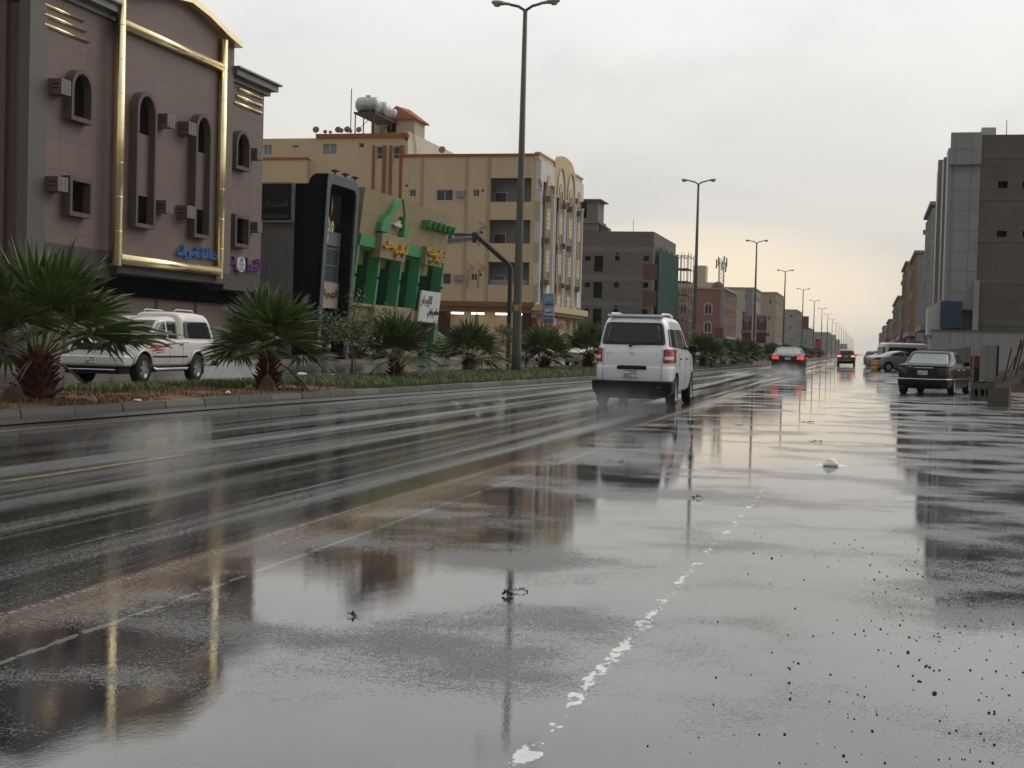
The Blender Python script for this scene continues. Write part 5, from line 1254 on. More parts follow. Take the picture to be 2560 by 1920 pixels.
for u in (y0_+.15, cA-.35, cA+.35, mid_-.3, mid_+.3, cB-.35, cB+.35, y1_-.35):
    mb = MB(FB); mb.fb(u-.14, u+.14, 4.9, zs-.7, .02, .36); mb.fb(u-.2, u+.2, zs-.9, zs-.7, .0, .42); mb.build('column', M_wht, beige)
for c in (bands[0][0], bands[3][0]):
    for s_ in (-1, 0, 1):
        mb = MB(FB); mb.prism([(c+s_*.5-.24, 5.0), (c+s_*.5+.24, 5.0), (c+s_*.5+.24, 6.3), (c+s_*.5+.10, 6.6), (c+s_*.5, 7.2), (c+s_*.5-.10, 6.6), (c+s_*.5-.24, 6.3)], .28, .52); mb.build('finial', M_wht, beige)
mb = MB(FB); mb.fb(y0_-.2, y1_+.6, 4.2, 4.75, -.2, .95); mb.fb(y0_+.1, y1_+.2, 3.95, 4.2, -.2, .6); mb.build('street_ledge', M_cream, beige)
mb = MB(FB); mb.fb(y0_+.3, y1_-.2, 0, 3.9, -.5, -.35); mb.build('shop_glazing', M_darkin, beige)
for u in (y0_+.5, y0_+5.5, y0_+10.5, y1_-3.5, y1_-.4): mb = MB(FB); mb.fb(u-.2, u+.2, 0, 3.95, -.4, .05); mb.build('shop_pier', M_cream, beige)
bs = thing('box_sign', (-26.6, 121, 5), 'tall blue and white projecting sign board on the corner of the beige building', 'sign')
G20 = gable(120.6); u0, u1, z0, z1 = r4(G20, 'N5', 350, 640, 400, 1280)
M_sb = pm('sky blue print', (.16, .27, .36), .4, .2, 1.5); M_sw = pm('white print', (.44, .46, .50), .4, .1, 3); M_sp = pm('violet print', (.10, .10, .22), .4, .2, 2)
mb = MB(G20); mb.fb(u0-.12, u1, z0, z1, -.35, 0); mb.build('box', M_alu, bs)
mb = MB(G20); h = z1-z0; mb.fb(u0, u1, z0+h*.26, z1, 0, .03); mb.build('blue_panel', M_sb, bs); mb = MB(G20); mb.fb(u0, u1, z0, z0+h*.26, 0, .03); mb.build('violet_panel', M_sp, bs)
mb = MB(G20); mb.fb(u0+.12, u1-.02, z0+h*.27, z0+h*.50, .02, .045); mb.build('white_panel', M_sw, bs)
letters('\u0645\u0631\u0643\u0632'.replace('\u0632', '\u0631'), G20, u0+.1, u1-.1, z0+h*.76, z0+h*.92, .02, .05, M_sw, 'lettering', bs, True, .04)
letters('\u0639\u0645\u0631 \u0627\u0644\u0633\u0639\u064a\u062f', G20, u0+.05, u1-.05, z0+h*.58, z0+h*.72, .02, .05, M_ink, 'lettering', bs, True, .03)
letters('\u0644\u0644\u062a\u0635\u0648\u064a\u0631', G20, u0+.2, u1-.1, z0+h*.32, z0+h*.44, .04, .07, M_ink, 'lettering', bs, True, .01)
letters('0500 448 216', G20, u0+.05, u1-.05, z0+h*.15, z0+h*.20, .02, .05, M_sw, 'phone_number', bs, False, .01)
rs = thing('shop_sign', (-27.5, 126, 3), 'red and white shop sign under the ledge of the cream street front', 'sign')
u0, u1, z0, z1 = r4(FB, 'N5', 545, 990, 1075, 1420, .15); 
mb = MB(FB); mb.fb(u0, u1, z0, z1, -.1, .12); mb.build('panel', pm('red sign print', (.33, .045, .05), .4, .2, 2), rs)
letters('\u0648\u0646\u0635\u0631', FB, u0+(u1-u0)*.5, u1-.3, z0+(z1-z0)*.35, z1-.15, .12, .15, M_white, 'lettering', rs, True, .04)
mb = MB(FB); mb.fb(u0+(u1-u0)*.1, u0+(u1-u0)*.42, z0+(z1-z0)*.25, z1-.1, .12, .14); mb.build('picture', M_sw, rs)
# ---- roof things
tw = [uz(gable(130), 'R3', x, 520)[0] for x in (1420, 1920)]; zt0 = uz(gable(130), 'R3', 1600, 450)[1]; zap = uz(gable(130), 'R3', 1720, 325)[1]
ye = uz(street(tw[1]), 'R3', 2035, 620)[0]
mb = MB(); mb.box(tw[0], tw[1], 130, ye, zr, zt0); st_ = mb.build('stair_tower', pm('tower render', (.40, .36, .28), .85, .12, .5, streak=.15), beige)
mb = MB(); x0, x1 = tw[0]+3.5*.2, tw[1]+.35; e = .35; cx, cy = (tw[0]+.9+tw[1])/2, (130+ye)/2
x0 = tw[0]+1.1
mb.add([(x0, 130-e, zt0), (x1, 130-e, zt0), (x1, ye+e, zt0), (x0, ye+e, zt0), (cx-.3, cy-1.2, zap+.3), (cx+.3, cy+1.2, zap+.3), (x0, 130-e, zt0-.12), (x1, 130-e, zt0-.12), (x1, ye+e, zt0-.12), (x0, ye+e, zt0-.12)],
       [(0, 1, 4), (1, 2, 5, 4), (2, 3, 5), (3, 0, 4, 5), (0, 6, 7, 1), (1, 7, 8, 2), (2, 8, 9, 3), (3, 9, 6, 0), (6, 7, 8, 9)])
mb.build('roof', pm('brick red roof', (.27, .085, .045), .7, .2, 1.2), st_)
u0, u1, z0, z1 = r4(gable(130), 'R3', 1607, 1707, 462, 605); mb = MB(gable(130)); mb.fb(u0, u1, z0, z1, 0, .05); mb.build('door', M_darkin, st_)
mb = MB(); 
for s_ in (0, .35): mb.tube([(xB+.15, 123.6+s_, zr+.2), (xB+.12, 122.4+s_, zr+3.2)], .025, 5)
for k in range(7): t_ = k/7+.05; mb.tube([(xB+.15-.03*t_, 123.6-1.2*t_, zr+.2+3*t_), (xB+.15-.03*t_, 123.95-1.2*t_, zr+.2+3*t_)], .02, 5)
ld = mb.build('ladder', M_alu); tag(ld, 'thin metal ladder leaning on the pale wall of the beige roof', 'ladder')
M_galv = pm('galvanised tank', (.42, .43, .44), .35, .25, 2, metal=.5, streak=.25)
zp = uz(gable(124), 'R3', 1300, 375)[1]; xs0, xs1 = uz(gable(124), 'R3', 1235, 375)[0], uz(gable(124), 'R3', 1420, 375)[0]
stand = thing('tank_stand', ((xs0+xs1)/2, 127, zB), 'tall rusty steel stand carrying the roof water tanks', 'stand')
mb = MB(); mb.box(xs0, xs1+.5, 123.6, 131.5, zp-.16, zp); mb.build('platform', pm('rusty steel', (.09, .06, .045), .8, .3, 3), stand)
mb = MB()
for x in (xs0+.1, xs1+.35):
    for y in (123.8, 126, 128.5, 131.3): mb.tube([(x, y, zB-.2), (x, y, zp)], .06, 6)
for y in (123.8, 128.5): mb.tube([(xs0+.1, y, zB+.8), (xs1+.3, y, zp-.3)], .03, 5)
mb.tube([(xs0-.25, 123.6, zB), (xs0-.25, 123.6, zp+2.1)], .045, 6)
mb.build('leg', pm('rusty steel', (.09, .06, .045)), stand)
for i, (yy, sc_) in enumerate(((124.6, 1.0), (127.2, 1.0), (130.2, .9))):
    tk = thing('water_tank', ((xs0+xs1)/2+.25, yy, zp), 'ribbed galvanised roof water tank, %s on the steel stand' % ('nearest', 'middle', 'farthest')[i], 'water tank', 'tanks on the roof stand')
    mb = MB(); mb.smooth = True; r_ = .72*sc_; c = ((xs0+xs1)/2+.25, yy, zp+r_*1.08); L_ = 1.15*sc_
    mb.lathe([(.001, -L_), (r_*.55, -L_*.98), (r_*.93, -L_*.80), (r_, -L_*.68), (r_, -L_*.34), (r_*1.03, -L_*.33), (r_*1.03, -L_*.29), (r_, -L_*.28), (r_, L_*.28), (r_*1.03, L_*.29), (r_*1.03, L_*.33), (r_, L_*.34), (r_, L_*.68), (r_*.93, L_*.8), (r_*.55, L_*.98), (.001, L_)], 'x', 20, c)
    mb.build('tank', M_galv, tk)
    mb = MB(); mb.lathe([(.22, r_*.95), (.22, r_+.12), (.25, r_+.13), (.001, r_+.18)], 'z', 12, c); mb.build('lid', M_galv, tk)
    mb = MB()
    for x in (-.6, 0, .6): mb.box(c[0]+x-.05, c[0]+x+.05, yy-r_*.7, yy+r_*.7, zp, zp+r_*.55)
    mb.build('cradle', M_under, tk)
def dish(zn, X, Y, r_px, yv, zb, what):
    s_ = ZO[zn][2]; u, z = uz(gable(yv), zn, X, Y); r_ = r_px*s_*yv/3600*1.03
    d_ = thing('satellite_dish', (u, yv, zb), what, 'satellite dish', 'satellite dishes on the beige roofs')
    mb = MB(Matrix.Translation((u, yv, z)) @ Matrix.Rotation(R(35), 4, 'Z') @ Matrix.Rotation(R(-62), 4, 'X')); mb.smooth = True
    mb.lathe([(.001, 0), (r_*.4, .04*r_), (r_*.75, .15*r_), (r_, .28*r_), (r_*1.01, .30*r_), (r_*.75, .17*r_), (.001, .03*r_)], 'z', 20)
    mb.smooth = False; mb.tube([(0, -r_*.95, .26*r_), (0, 0, r_*.95)], r_*.035, 5); mb.tube([(0, 0, r_*.85), (0, 0, r_*1.0)], r_*.09, 6)
    mb.build('reflector', pm('dish metal', (.21, .20, .19), .5, .25, 4), d_)
    mb = MB(); mb.tube([(u, yv, zb), (u, yv, z)], r_*.07, 6); mb.build('mast', M_under, d_)
for X, Y, rp, w_ in ((785, 575, 40, 'large grey dish standing alone at the left of the red-coped roof'), (890, 598, 24, 'small low dish beside the lone dish on the red-coped roof'), (950, 602, 20, 'smallest dish just above the red coping'),
                     (1040, 575, 38, 'left dish of the tight pair on the red-coped roof'), (1075, 585, 30, 'right dish of the tight pair on the red-coped roof'), (1145, 572, 38, 'large dish between the pair and the tank stand'), (1182, 590, 24, 'small dish tucked behind the large dish by the tank stand'), (1280, 575, 34, 'dish seen through the legs of the tank stand')):
    dish('R3', X, Y, rp, 122.6, zB+.2, w_)
dish('R5', 575, 138, 36, 124.0, zr, 'large dish on the lower flat roof right of the pale stair wall'); dish('R5', 458, 118, 22, 130.0, zr, 'small dish half hidden behind the pale stair wall')

# ================================================================ grey concrete block under construction
conc = thing('unfinished_building', (-40, 200, 0), 'unfinished grey concrete block with green netting on its street side', 'building')
GY = 191.4; GC = gable(GY)
M_con = grid_mat('raw blockwork', (.14, .134, .122), (.10, .096, .088), .42, .21, .012, ax='x', rough=.9, var=.25, tone=.07, off=.5, dirt=(.12, .11, .095)); M_slab = pm('concrete slab edge', (.175, .163, .145), .9, .2, .8)
fl = uz(GC, 'S1', 350, 1037)[1]-uz(GC, 'S1', 350, 1342)[1]
base_ops = ops_of(GC, 'S1', [(197, 260, 735, 790), (300, 402, 732, 916), (540, 595, 735, 792), (558, 580, 698, 725), (868, 932, 735, 795)])
oc = [(o[0], o[1], o[2]-fl*k, o[3]-fl*k) for k in range(4) for o in base_ops]; zc = uz(GC, 'S1', 1000, 456)[1]
oc = [o for o in oc if o[2] > .2]
mb = MB(); wall_open(mb, GC, -52, -28, -.2, zc, oc, .5); mb.box(-52, -28.0, GY+.52, 214, 0, zc-.01); mb.quad((-28, GY, 0), (-28, GY+.52, 0), (-28, GY+.52, zc), (-28, GY, zc)); mb.build('wall', M_con, conc)
for o in oc:
    mb = MB(GC); mb.fb(o[0], o[1], o[2], o[3], -.50, -.45); mb.build('window_opening', M_darkin, conc)
for yt, yb in ((622, 688), (952, 1018), (1262, 1300)):
    z1, z0 = uz(GC, 'S1', 300, yt)[1], uz(GC, 'S1', 300, yb)[1]; mb = MB(GC); mb.fb(-52, -28.02, z0, z1, 0, .03); mb.build('slab_edge', M_slab, conc)
for k in range(3): a = uz(GC, 'S1', 870, 810)[0]; mb = MB(GC); z = base_ops[0][3]-fl*k-.9; mb.fb(a, a+1.9, z-2.2, z-.1, 0, .035); mb.build('brick_infill', pm('reddish block', (.125, .065, .05), .9, .3, 1.5), conc)
o = r4(GC, 'S1', 120, 345, 100, 335); mb = MB(); mb.box(-50, o[1], GY-.02, GY+4.5, zc, o[3]); mb.box(-50, o[1]+.5, GY-.6, GY+5.2, o[3], o[3]+.18); mb.box(-50, o[1]+.3, GY-.25, GY+4.8, o[2]-.3, o[2]); mb.build('stair_tower', M_slab, conc)
o = r4(GC, 'S1', 150, 217, 118, 300); mb = MB(GC); mb.fb(o[0], o[1], o[2], o[3], .02, .06); mb.build('opening', M_darkin, conc)
for x0, x1, yt in ((300, 378, 372), (378, 425, 385), (425, 465, 412)): o = r4(GC, 'S1', x0, x1, yt, 455, -1); mb = MB(); mb.box(o[0], o[1], GY+1, GY+3, zc, o[3]); mb.build('parapet_block', M_con, conc)
mb = MB()
for x in (-44, -43.6, -40.5, -36, -31): mb.tube([(x, GY+1, zc), (x+.03, GY+1, zc+random.uniform(1, 2.3))], .035, 4)
mb.build('rebar', M_under, conc)
M_net = pm('green mesh netting', (.018, .058, .046), .9, .45, 1.2, streak=.3)
FCN = street(-28.0)
for (a, b, c, d) in ((GY+1.6, 213.5, 0, uz(FCN, 'S1', 1040, 655)[1]),):
    mb = MB(FCN); n = 14
    for i in range(n):
        u_, v_ = a+(b-a)*i/n, a+(b-a)*(i+1)/n; mb.fb(u_, v_, c, d+.25*math.sin(i*1.7), .5+.025*math.sin(i*2.1), .54+.025*math.sin(i*2.1))
    mb.build('netting', M_net, conc)
sf = thing('scaffolding', (-27.5, 214, 0), 'pale tubular scaffolding at the far street corner of the unfinished block', 'scaffolding')
mb = MB()
for x in (-28.1, -27.1, -26.1):
    for y in (214.3, 217.5, 221): mb.tube([(x, y, 0), (x, y, 15.6)], .07, 5)
for k in range(8):
    z = 1.8+1.9*k
    for x in (-28.1, -27.1, -26.1): mb.tube([(x, 214.3, z), (x, 221, z)], .05, 4)
    for y in (214.3, 217.5, 221): mb.tube([(-28.1, y, z), (-26.1, y, z)], .05, 4)
mb.build('frame', pm('scaffold tube', (.32, .32, .30), .5, .2, 1), sf)
for k in range(6): mb = MB(); z = 3.7+1.9*k; mb.box(-28.1, -26.2, 214.4, 220.9, z, z+.06); mb.build('deck', pm('scaffold board', (.10, .13, .10), .8), sf)

# ================================================================ generic blocks farther down both sides
def block(name, label, X, y0, y1, xin, h, wcol, side='L', floors=4, cols=3, scol=None, trim=None, win=(1.2, 1.3), ncol=None, cat='building', awn=True, groundc=(.10, .07, .06), arch=False, seed=1):
    rnd = random.Random(seed); s_ = -1 if side == 'L' else 1
    root = thing(name, ((X+xin)/2, (y0+y1)/2, 0), label, cat)
    mw = pm('wall '+name+str(seed), wcol, .85, .12, .3, streak=.18); ms = pm('street wall '+name+str(seed), scol, .8, .12, .3, streak=.15) if scol else mw
    F = gable(y0); S = street(X) if side == 'L' else streetR(X)
    ua, ub = min(X, xin), max(X, xin)
    fh = (h-4.0)/max(1, floors-1); wins = []
    n = ncol if ncol is not None else max(1, int((ub-ua)/4.2))
    zs = [4.0+fh*k+fh*.35 for k in range(floors-1)]
    opsf = []
    for k, z in enumerate(zs):
        for i in range(n):
            c = (X+s_*(1.9+(i)*3.7+rnd.uniform(-.3, .3))); ww = win[0]*rnd.choice((1, 1, .55)); 
            if ua+.6 < c-ww/2 and c+ww/2 < ub-.3: opsf.append((c-ww/2, c+ww/2, z, z+win[1]))
    mb = MB(); wall_open(mb, F, ua, ub, -.2, h, opsf, .25); mb.box(ua, ub, y0+.3, y1, -.2, h-.01); mb.box(ua, ub, y0+.005, y0+.3, h-.3, h-.02); mb.build('wall', mw, root)
    for o in opsf: window(F, root, *o, -.2, 1, M_white if rnd.random() < .6 else M_alu, M_win if rnd.random() < .7 else M_winpale, fw=.07)
    L_ = y1-y0; m = max(2, int(L_/3.6)); sp = L_/m
    pb = MB(S); pb.fb(y0+.02, y1-.02, 4.0, h-.3, 0, .08); pb.build('street_wall', ms, root)
    for k, z in enumerate(zs):
        for i in range(m):
            c = y0+sp*(i+.5)
            if arch: o_ = arc(c-.55, c+.55, z, z+win[1]+.4, 8)
            else: o_ = [(c-win[0]/2, z), (c+win[0]/2, z), (c+win[0]/2, z+win[1]), (c-win[0]/2, z+win[1])]
            q_ = MB(S); q_.ring([(u+(u-c)*.2, v+(.12 if v > z+.4 else -.1)) for u, v in o_], o_, .07, .2); w_ = q_.build('window', trim or ms, root)
            p = MB(S); p.prism(o_, .085, .11); p.build('pane', M_win, w_)
            if rnd.random() < .45: ac_unit(S, root, c+.7, c+1.3, z+.2, z+.65, .08, .5, slots=False)
    for i in range(m+1):
        c = min(max(y0+sp*i, y0+.2), y1-.2); q_ = MB(S); q_.fb(c-.16, c+.16, 3.9, h-.3, .08, .24); q_.build('pilaster', trim or ms, root)
    q_ = MB(); xo = X-s_*.45; q_.box(min(xo, xin), max(xo, xin), y0-.25, y1+.25, h-.02, h+.28); q_.build('cornice', trim or mw, root)
    q_ = MB(S); q_.fb(y0, y1, 3.5, 4.0, -.1, .9 if awn else .2); q_.build('canopy', trim or mw, root)
    q_ = MB(S); q_.fb(y0+.2, y1-.2, 0, 3.5, .0, .05); q_.build('shop_front', pm('shop front '+str(groundc), groundc, .6, .4, .8), root)
    return root
def sx(zn, X): return ZO[zn][0]+ZO[zn][2]*X
def yat(px_, X, py=800): r = ray(px_, py); return X/r.x*r.y
def hat(py, px_, X): r = ray(px_, py); return HC+r.z*X/r.x
XL = -28.0
def spanL(a, b): return yat(a, XL), yat(b, XL)
pink = None
y0, y1 = spanL(1806, 1838); h = hat(722, 1806, XL)
M_gst = pm('slate grey strip', (.21, .21, .22), .7)
pk = block('pink_apartment_building', 'terracotta pink building with arched windows beyond the unfinished block', XL, y0, y1, -41, h, (.235, .118, .082), floors=4, trim=pm('pale pink trim', (.36, .27, .22), .8), arch=True, ncol=0, seed=21)
Gp = gable(y0)
for (x0, x1, ya, yb) in ((1580, 1650, 1303, 1400), (1575, 1642, 1515, 1610), (1295, 1365, 1303, 1400)):
    u0, u1, z0, z1 = r4(Gp, 'S1', x0, x1, ya, yb, .1); q_ = MB(Gp); o_ = arc(u0, u1, z0, z1+.2, 8); q_.ring([(u+(u-(u0+u1)/2)*.5, v+(.35 if v > z0+.3 else -.3)) for u, v in o_], o_, 0, .18); w_ = q_.build('window', pm('pale pink trim', (.36, .27, .22)), pk); p = MB(Gp); p.prism(o_, .01, .06); p.build('pane', M_win, w_)
    q_ = MB(Gp); q_.fb((u0+u1)/2-.04, (u0+u1)/2+.04, z0, z1, .05, .1); q_.build('window_bar', M_white, w_)
u0, u1 = uz(Gp, 'S1', 1755, 1300, .1)[0], XL; q_ = MB(Gp); q_.fb(u0, u1+.2, 3.5, h, 0, .25); q_.build('corner_column', M_gst, pk)
u0, u1 = uz(Gp, 'S1', 1235, 1300, .1)[0], uz(Gp, 'S1', 1420, 1300, .1)[0]; z1 = uz(Gp, 'S1', 1300, 1200, .1)[1]
q_ = MB(Gp); q_.ring(arc(u0-1.5, u1, 4.5, z1, 12), arc(u0-1.0, u1-.5, 4.5, z1-.6, 12), 0, .2); q_.build('arch_moulding', pm('peach trim', (.30, .19, .12), .8), pk)
q_ = MB(Gp); q_.fb(uz(Gp, 'S1', 1690, 1620)[0], XL+.3, 3.2, 5.6, .25, .35); q_.build('maroon_panel', pm('maroon panel', (.11, .03, .035), .5), pk)
q_ = MB(); q_.smooth = True; q_.lathe([(1.3, h+.2), (1.2, h+.9), (.7, h+1.4), (.001, h+1.6)], 'z', 16, (XL-1.2, y0+1.2, 0)); q_.build('dome', pm('brown dome', (.13, .08, .07), .6), pk)
# rooftop block and telecom mast behind
o = r4(gable(y0+14), 'S1', 1440, 1585, 846, 1025); q_ = thing('rooftop_tank_house', ((o[0]+o[1])/2, y0+16, 0), 'pale square rooftop tank house on a low block behind the pink building', 'building')
mb = MB(); mb.box(o[0], o[1], y0+14, y0+18, o[2]-1, o[3]); mb.build('upper_room', pm('pale yellow render', (.42, .40, .30), .85, .1, .5), q_)
o2 = r4(gable(y0+13), 'S1', 1240, 1690, 1035, 1140); mb = MB(); mb.box(o2[0], o2[1], y0+13, y0+22, 0, o2[3]); mb.build('wall', pm('pale yellow render', (.42, .40, .30)), q_)
yM = y0+30; o = r4(gable(yM), 'S1', 1735, 1790, 800, 1130); q_ = thing('telecom_mast', ((o[0]+o[1])/2, yM, 0), 'lattice telecom mast with antennas rising behind the pink building', 'mast')
mb = MB(); a, b = o[0], o[1]; z0, z1 = 0, o[3]+.6
for x in (a, b):
    for y in (yM, yM+1.6): mb.tube([(x, y, z0), (x, y, z1)], .09, 4)
n = 22
for k in range(n):
    za, zb = z0+(z1-z0)*k/n, z0+(z1-z0)*(k+1)/n
    mb.tube([(a, yM, za), (b, yM, zb)], .05, 4); mb.tube([(b, yM+1.6, za), (a, yM+1.6, zb)], .05, 4); mb.tube([(a, yM, zb), (b, yM, zb)], .05, 4)
mb.build('lattice', pm('mast steel', (.25, .24, .23), .6), q_)
for X, Y in ((1712, 830), (1735, 800), (1800, 790), (1828, 810), (1775, 850), (1818, 870)):
    u, z = uz(gable(yM-.5), 'S1', X, Y); mb = MB(); mb.box(u-.14, u+.14, yM-.7, yM-.3, z-1.0, z+1.0); mb.tube([(u, yM-.5, z), ((a+b)/2, yM, z-.6)], .04, 4); mb.build('antenna', M_alu, q_)
BL = [('white_apartment_building', 'whitish building with a grey strip behind the maroon sign panels', 1881, 1899, -46, 720, (.42, .39, .32), 4, 4, None, 22),
      ('brown_apartment_building', 'tan building past the maroon sign panels with a flat roof', 1938, 1957, -49, 731, (.34, .27, .20), 4, 4, (.42, .37, .30), 23),
      ('greyish_apartment_building', 'greyish stepped building beyond the tan building', 1990, 2003, -50, 775, (.27, .25, .21), 4, 3, None, 24),
      ('low_concrete_building', 'long low grey building with a flat roof in the far distance', 2023, 2068, -60, 821, (.24, .235, .225), 3, 3, None, 25),
      ('distant_building', 'small dark far building, first beyond the long low grey one', 2072, 2084, -60, 832, (.22, .21, .20), 3, 2, None, 26),
      ('distant_building', 'small far building, second beyond the long low grey one', 2087, 2096, -60, 838, (.28, .27, .25), 3, 2, None, 27),
      ('distant_building', 'far hazy building, third beyond the long low grey one', 2098, 2116, -66, 850, (.25, .25, .24), 3, 2, None, 28),
      ('distant_building', 'far hazy building, fourth beyond the long low grey one', 2118, 2128, -66, 861, (.25, .25, .25), 3, 2, None, 29)]
for nm, lb_, a, b, xin, py, col, fl_, nc, sc2, sd_ in BL:
    y0, y1 = spanL(a, b); h = hat(py, a, XL); y1 = min(y1, y0+70)
    block(nm, lb_, XL, y0, y1, xin, h, col, floors=fl_, scol=sc2, ncol=nc, seed=sd_)
y0 = spanL(1881, 1899)[0]; q_ = MB(gable(y0)); a = uz(gable(y0), 'S2', 1130, 600, .1)[0]; b = uz(gable(y0), 'S2', 1220, 600, .1)[0]
gs_ = q_.fb(a, b, 4, hat(720, 1881, XL)+.1, 0, .15).build('grey_strip', M_gst, [x for x in bpy.data.objects if x.name == 'white_apartment_building'][0])
ms = thing('billboard', (-28, 470, 0), 'dark red rectangular hoarding above the greyish far buildings', 'sign')
Gm = gable(470); u0, u1, z0, z1 = r4(Gm, 'S2', 1920, 2002, 832, 1010); mb = MB(Gm); mb.fb(u0, u1, z0, z1, 0, .4); mb.build('panel', pm('dark red board', (.15, .035, .04), .6), ms); mb = MB(Gm); mb.fb(u0+.3, u0+.7, 0, z0, 0, .3); mb.fb(u1-.7, u1-.3, 0, z0, 0, .3); mb.build('post', M_alu, ms)
bb_ = thing('billboard', (-20, 330, 0), 'tall narrow dark blue sign with a red mark far down the left side', 'sign')
Gm = gable(330); u0, u1, z0, z1 = r4(Gm, 'S3', 985, 1052, 1150, 1340); mb = MB(Gm); mb.fb(u0, u1, z0-2, z1, 0, .4); mb.build('panel', pm('navy board', (.022, .022, .06), .5), bb_); mb = MB(Gm); c = (u0+u1)/2; mb.prism([(c-.8, z0+.7), (c+.8, z0+.9), (c+.6, z0+2.6), (c-.2, z0+3.0)], .4, .45); mb.build('red_mark', pm('red mark', (.35, .04, .05), .5), bb_)
# maroon twin panels
mp = thing('twin_sign', (-23, 205, 0), 'pair of tall maroon information panels on white posts', 'sign')
Gm = gable(205)
M_mar = pm('maroon print', (.085, .018, .018), .4, .15, 1.5); M_gp = pm('grey print', (.19, .175, .165), .5, .1, 2)
for x0, x1 in ((240, 610), (780, 1150)):
    u0, u1, z0, z1 = r4(Gm, 'N6', x0, x1, 320, 815); zb = uz(Gm, 'N6', x0, 1110)[1]; zc_ = uz(Gm, 'N6', x0, 930)[1]
    mb = MB(Gm); mb.fb(u0, u1, z0, z1, 0, .25); mb.fb(u0, u1, zb-.8, zc_, 0, .25); p = mb.build('panel', M_mar, mp)
    mb = MB(Gm); mb.fb(u0, u1, zc_, z0, -.02, .28); cx = (u0+u1)/2; mb.prism([(cx+(u1-u0)*.42*math.cos(a), z1+.05+.95*math.sin(a)) for a in [math.pi+math.pi*i/10 for i in range(11)]], .25, .30); mb.fb(u0, u1, z1, z1+.15, 0, .3)
    for k, zz in enumerate((.52, .34, .14)): mb.fb(cx-(u1-u0)*.32, cx+(u1-u0)*.32, z0+(z1-z0)*zz*.8, z0+(z1-z0)*zz*.8+.09, .25, .28)
    mb.build('print', M_gp, p)
mb = MB(Gm)
for x in (632, 745): u = uz(Gm, 'N6', x, 600)[0]; mb.fb(u-.12, u+.12, 0, uz(Gm, 'N6', x, 300)[1], -.05, .3)
mb.build('post', M_white, mp)

# ================================================================ right side
XR = 5.6
rb = thing('panelled_office_building', (12, 108, 0), 'tall grey concrete building with pale cladding panels on its street corner', 'building')
GR = gable(100.0); SR = streetR(5.3)
M_rc = grid_mat('dark concrete block wall', (.125, .117, .108), (.10, .094, .087), .6, .3, .01, ax='x', rough=.9, var=.3, tone=.05, off=.5, dirt=(.10, .094, .086)); M_rp = grid_mat('pale cladding', (.26, .265, .27), (.14, .14, .14), 1.02, 1.33, .018, ax='x', rough=.5, var=.12, tone=.04, u0=5.3, z0=.2, streak=.15)
zt = uz(GR, 'S4', 800, 105)[1]; xc = uz(GR, 'S4', 900, 300)[0]; xl_ = uz(GR, 'S4', 690, 150)[0]
opr = ops_of(GR, 'S4', [(1030, 1105, 470, 525), (1020, 1097, 850, 912), (1218, 1290, 470, 525), (1218, 1290, 850, 912), (1010, 1085, 1222, 1236), (1180, 1260, 1222, 1236)])
mb = MB(); wall_open(mb, GR, xc, 24, 2.0, zt-.08, opr, .4); mb.box(xl_+.3, 24, 100.42, 118, 0, zt-.1); mb.build('wall', M_rc, rb)
for o in opr: mb = MB(GR); mb.fb(*o, -.40, -.36); mb.build('window', M_darkin, rb)
x2 = uz(GR, 'S4', 690, 350)[0]; z2 = uz(GR, 'S4', 800, 345)[1]
mb = MB(GR); mb.fb(xl_-.18, xc, z2, zt+.05, -.3, .30); mb.fb(xl_+.05, xc-.02, 4.3, z2, -.3, .0); mb.build('corner_cladding', M_rp, rb)
mb = MB(); mb.box(7.0, 7.9, 101, 102, zt-.1, zt+.55); mb.tube([(8.6, 101.5, zt-.1), (8.6, 101.5, zt+1.1)], .03, 5); mb.build('roof_tank', pm('pale roof tank', (.42, .42, .42), .6), rb)
mb = MB(GR)
for k in range(5): z = 3.3+k*2.75; mb.fb(xc+.02, 24, z, z+.35, 0, .03)
mb.build('concrete_band', pm('right slab edge', (.135, .128, .118), .9, .25, .7, streak=.2), rb)
fins = [('pale_fin', 100.3, 102.5, .42, zt-.9, (.30, .30, .30)), ('pale_fin', 103.3, 105.8, .55, zt-1.1, (.24, .23, .21)), ('beige_fin', 107.0, 108.2, .75, zt-.8, (.27, .23, .18)), ('pale_fin', 109.5, 117.5, .40, zt-.5, (.42, .43, .44))]
for nm, a, b, d, z, c in fins: mb = MB(SR); mb.fb(a, b, 2.9, z, -.5, d); mb.build(nm, pm('fin '+str(a), c, .55, .1, .6, streak=.1), rb)
lw = thing('low_white_annex', (12, 99.5, 0), 'low whitewashed wall standing in front of the tall grey building', 'wall')
xw = uz(GR, 'S5', 930, 300)[0]; zw = uz(GR, 'S5', 1500, 160, .4)[1]
mb = MB(GR); mb.fb(xw, 30, 0, zw, -6, .4); mb.build('wall', pm('whitewash', (.30, .30, .29), .8, .15, .4, streak=.35), lw)
mb = MB(GR); mb.fb(xw-.05, 30, zw, zw+.09, -6, .48); mb.build('coping', pm('grey coping', (.13, .125, .12), .8), lw)
o = r4(GR, 'S4', 588, 752, 1390, 1600, .5); bx = thing('blue_panel_box', (o[0]+.7, 99.6, zw), 'dark blue square panel box above the low white wall', 'box')
mb = MB(GR); mb.fb(o[0], o[1], o[2]+.05, o[3], -.3, .55); mb.build('panel', pm('deep blue sheet', (.012, .040, .075), .4, .1, 2), bx)
mb = MB(GR); o = r4(GR, 'S4', 838, 882, 1232, 1600, .3); mb.fb(o[0], o[1], zw+.1, o[3], 0, .35); mb.build('white_pier', pm('white pier', (.30, .30, .29), .7), rb)
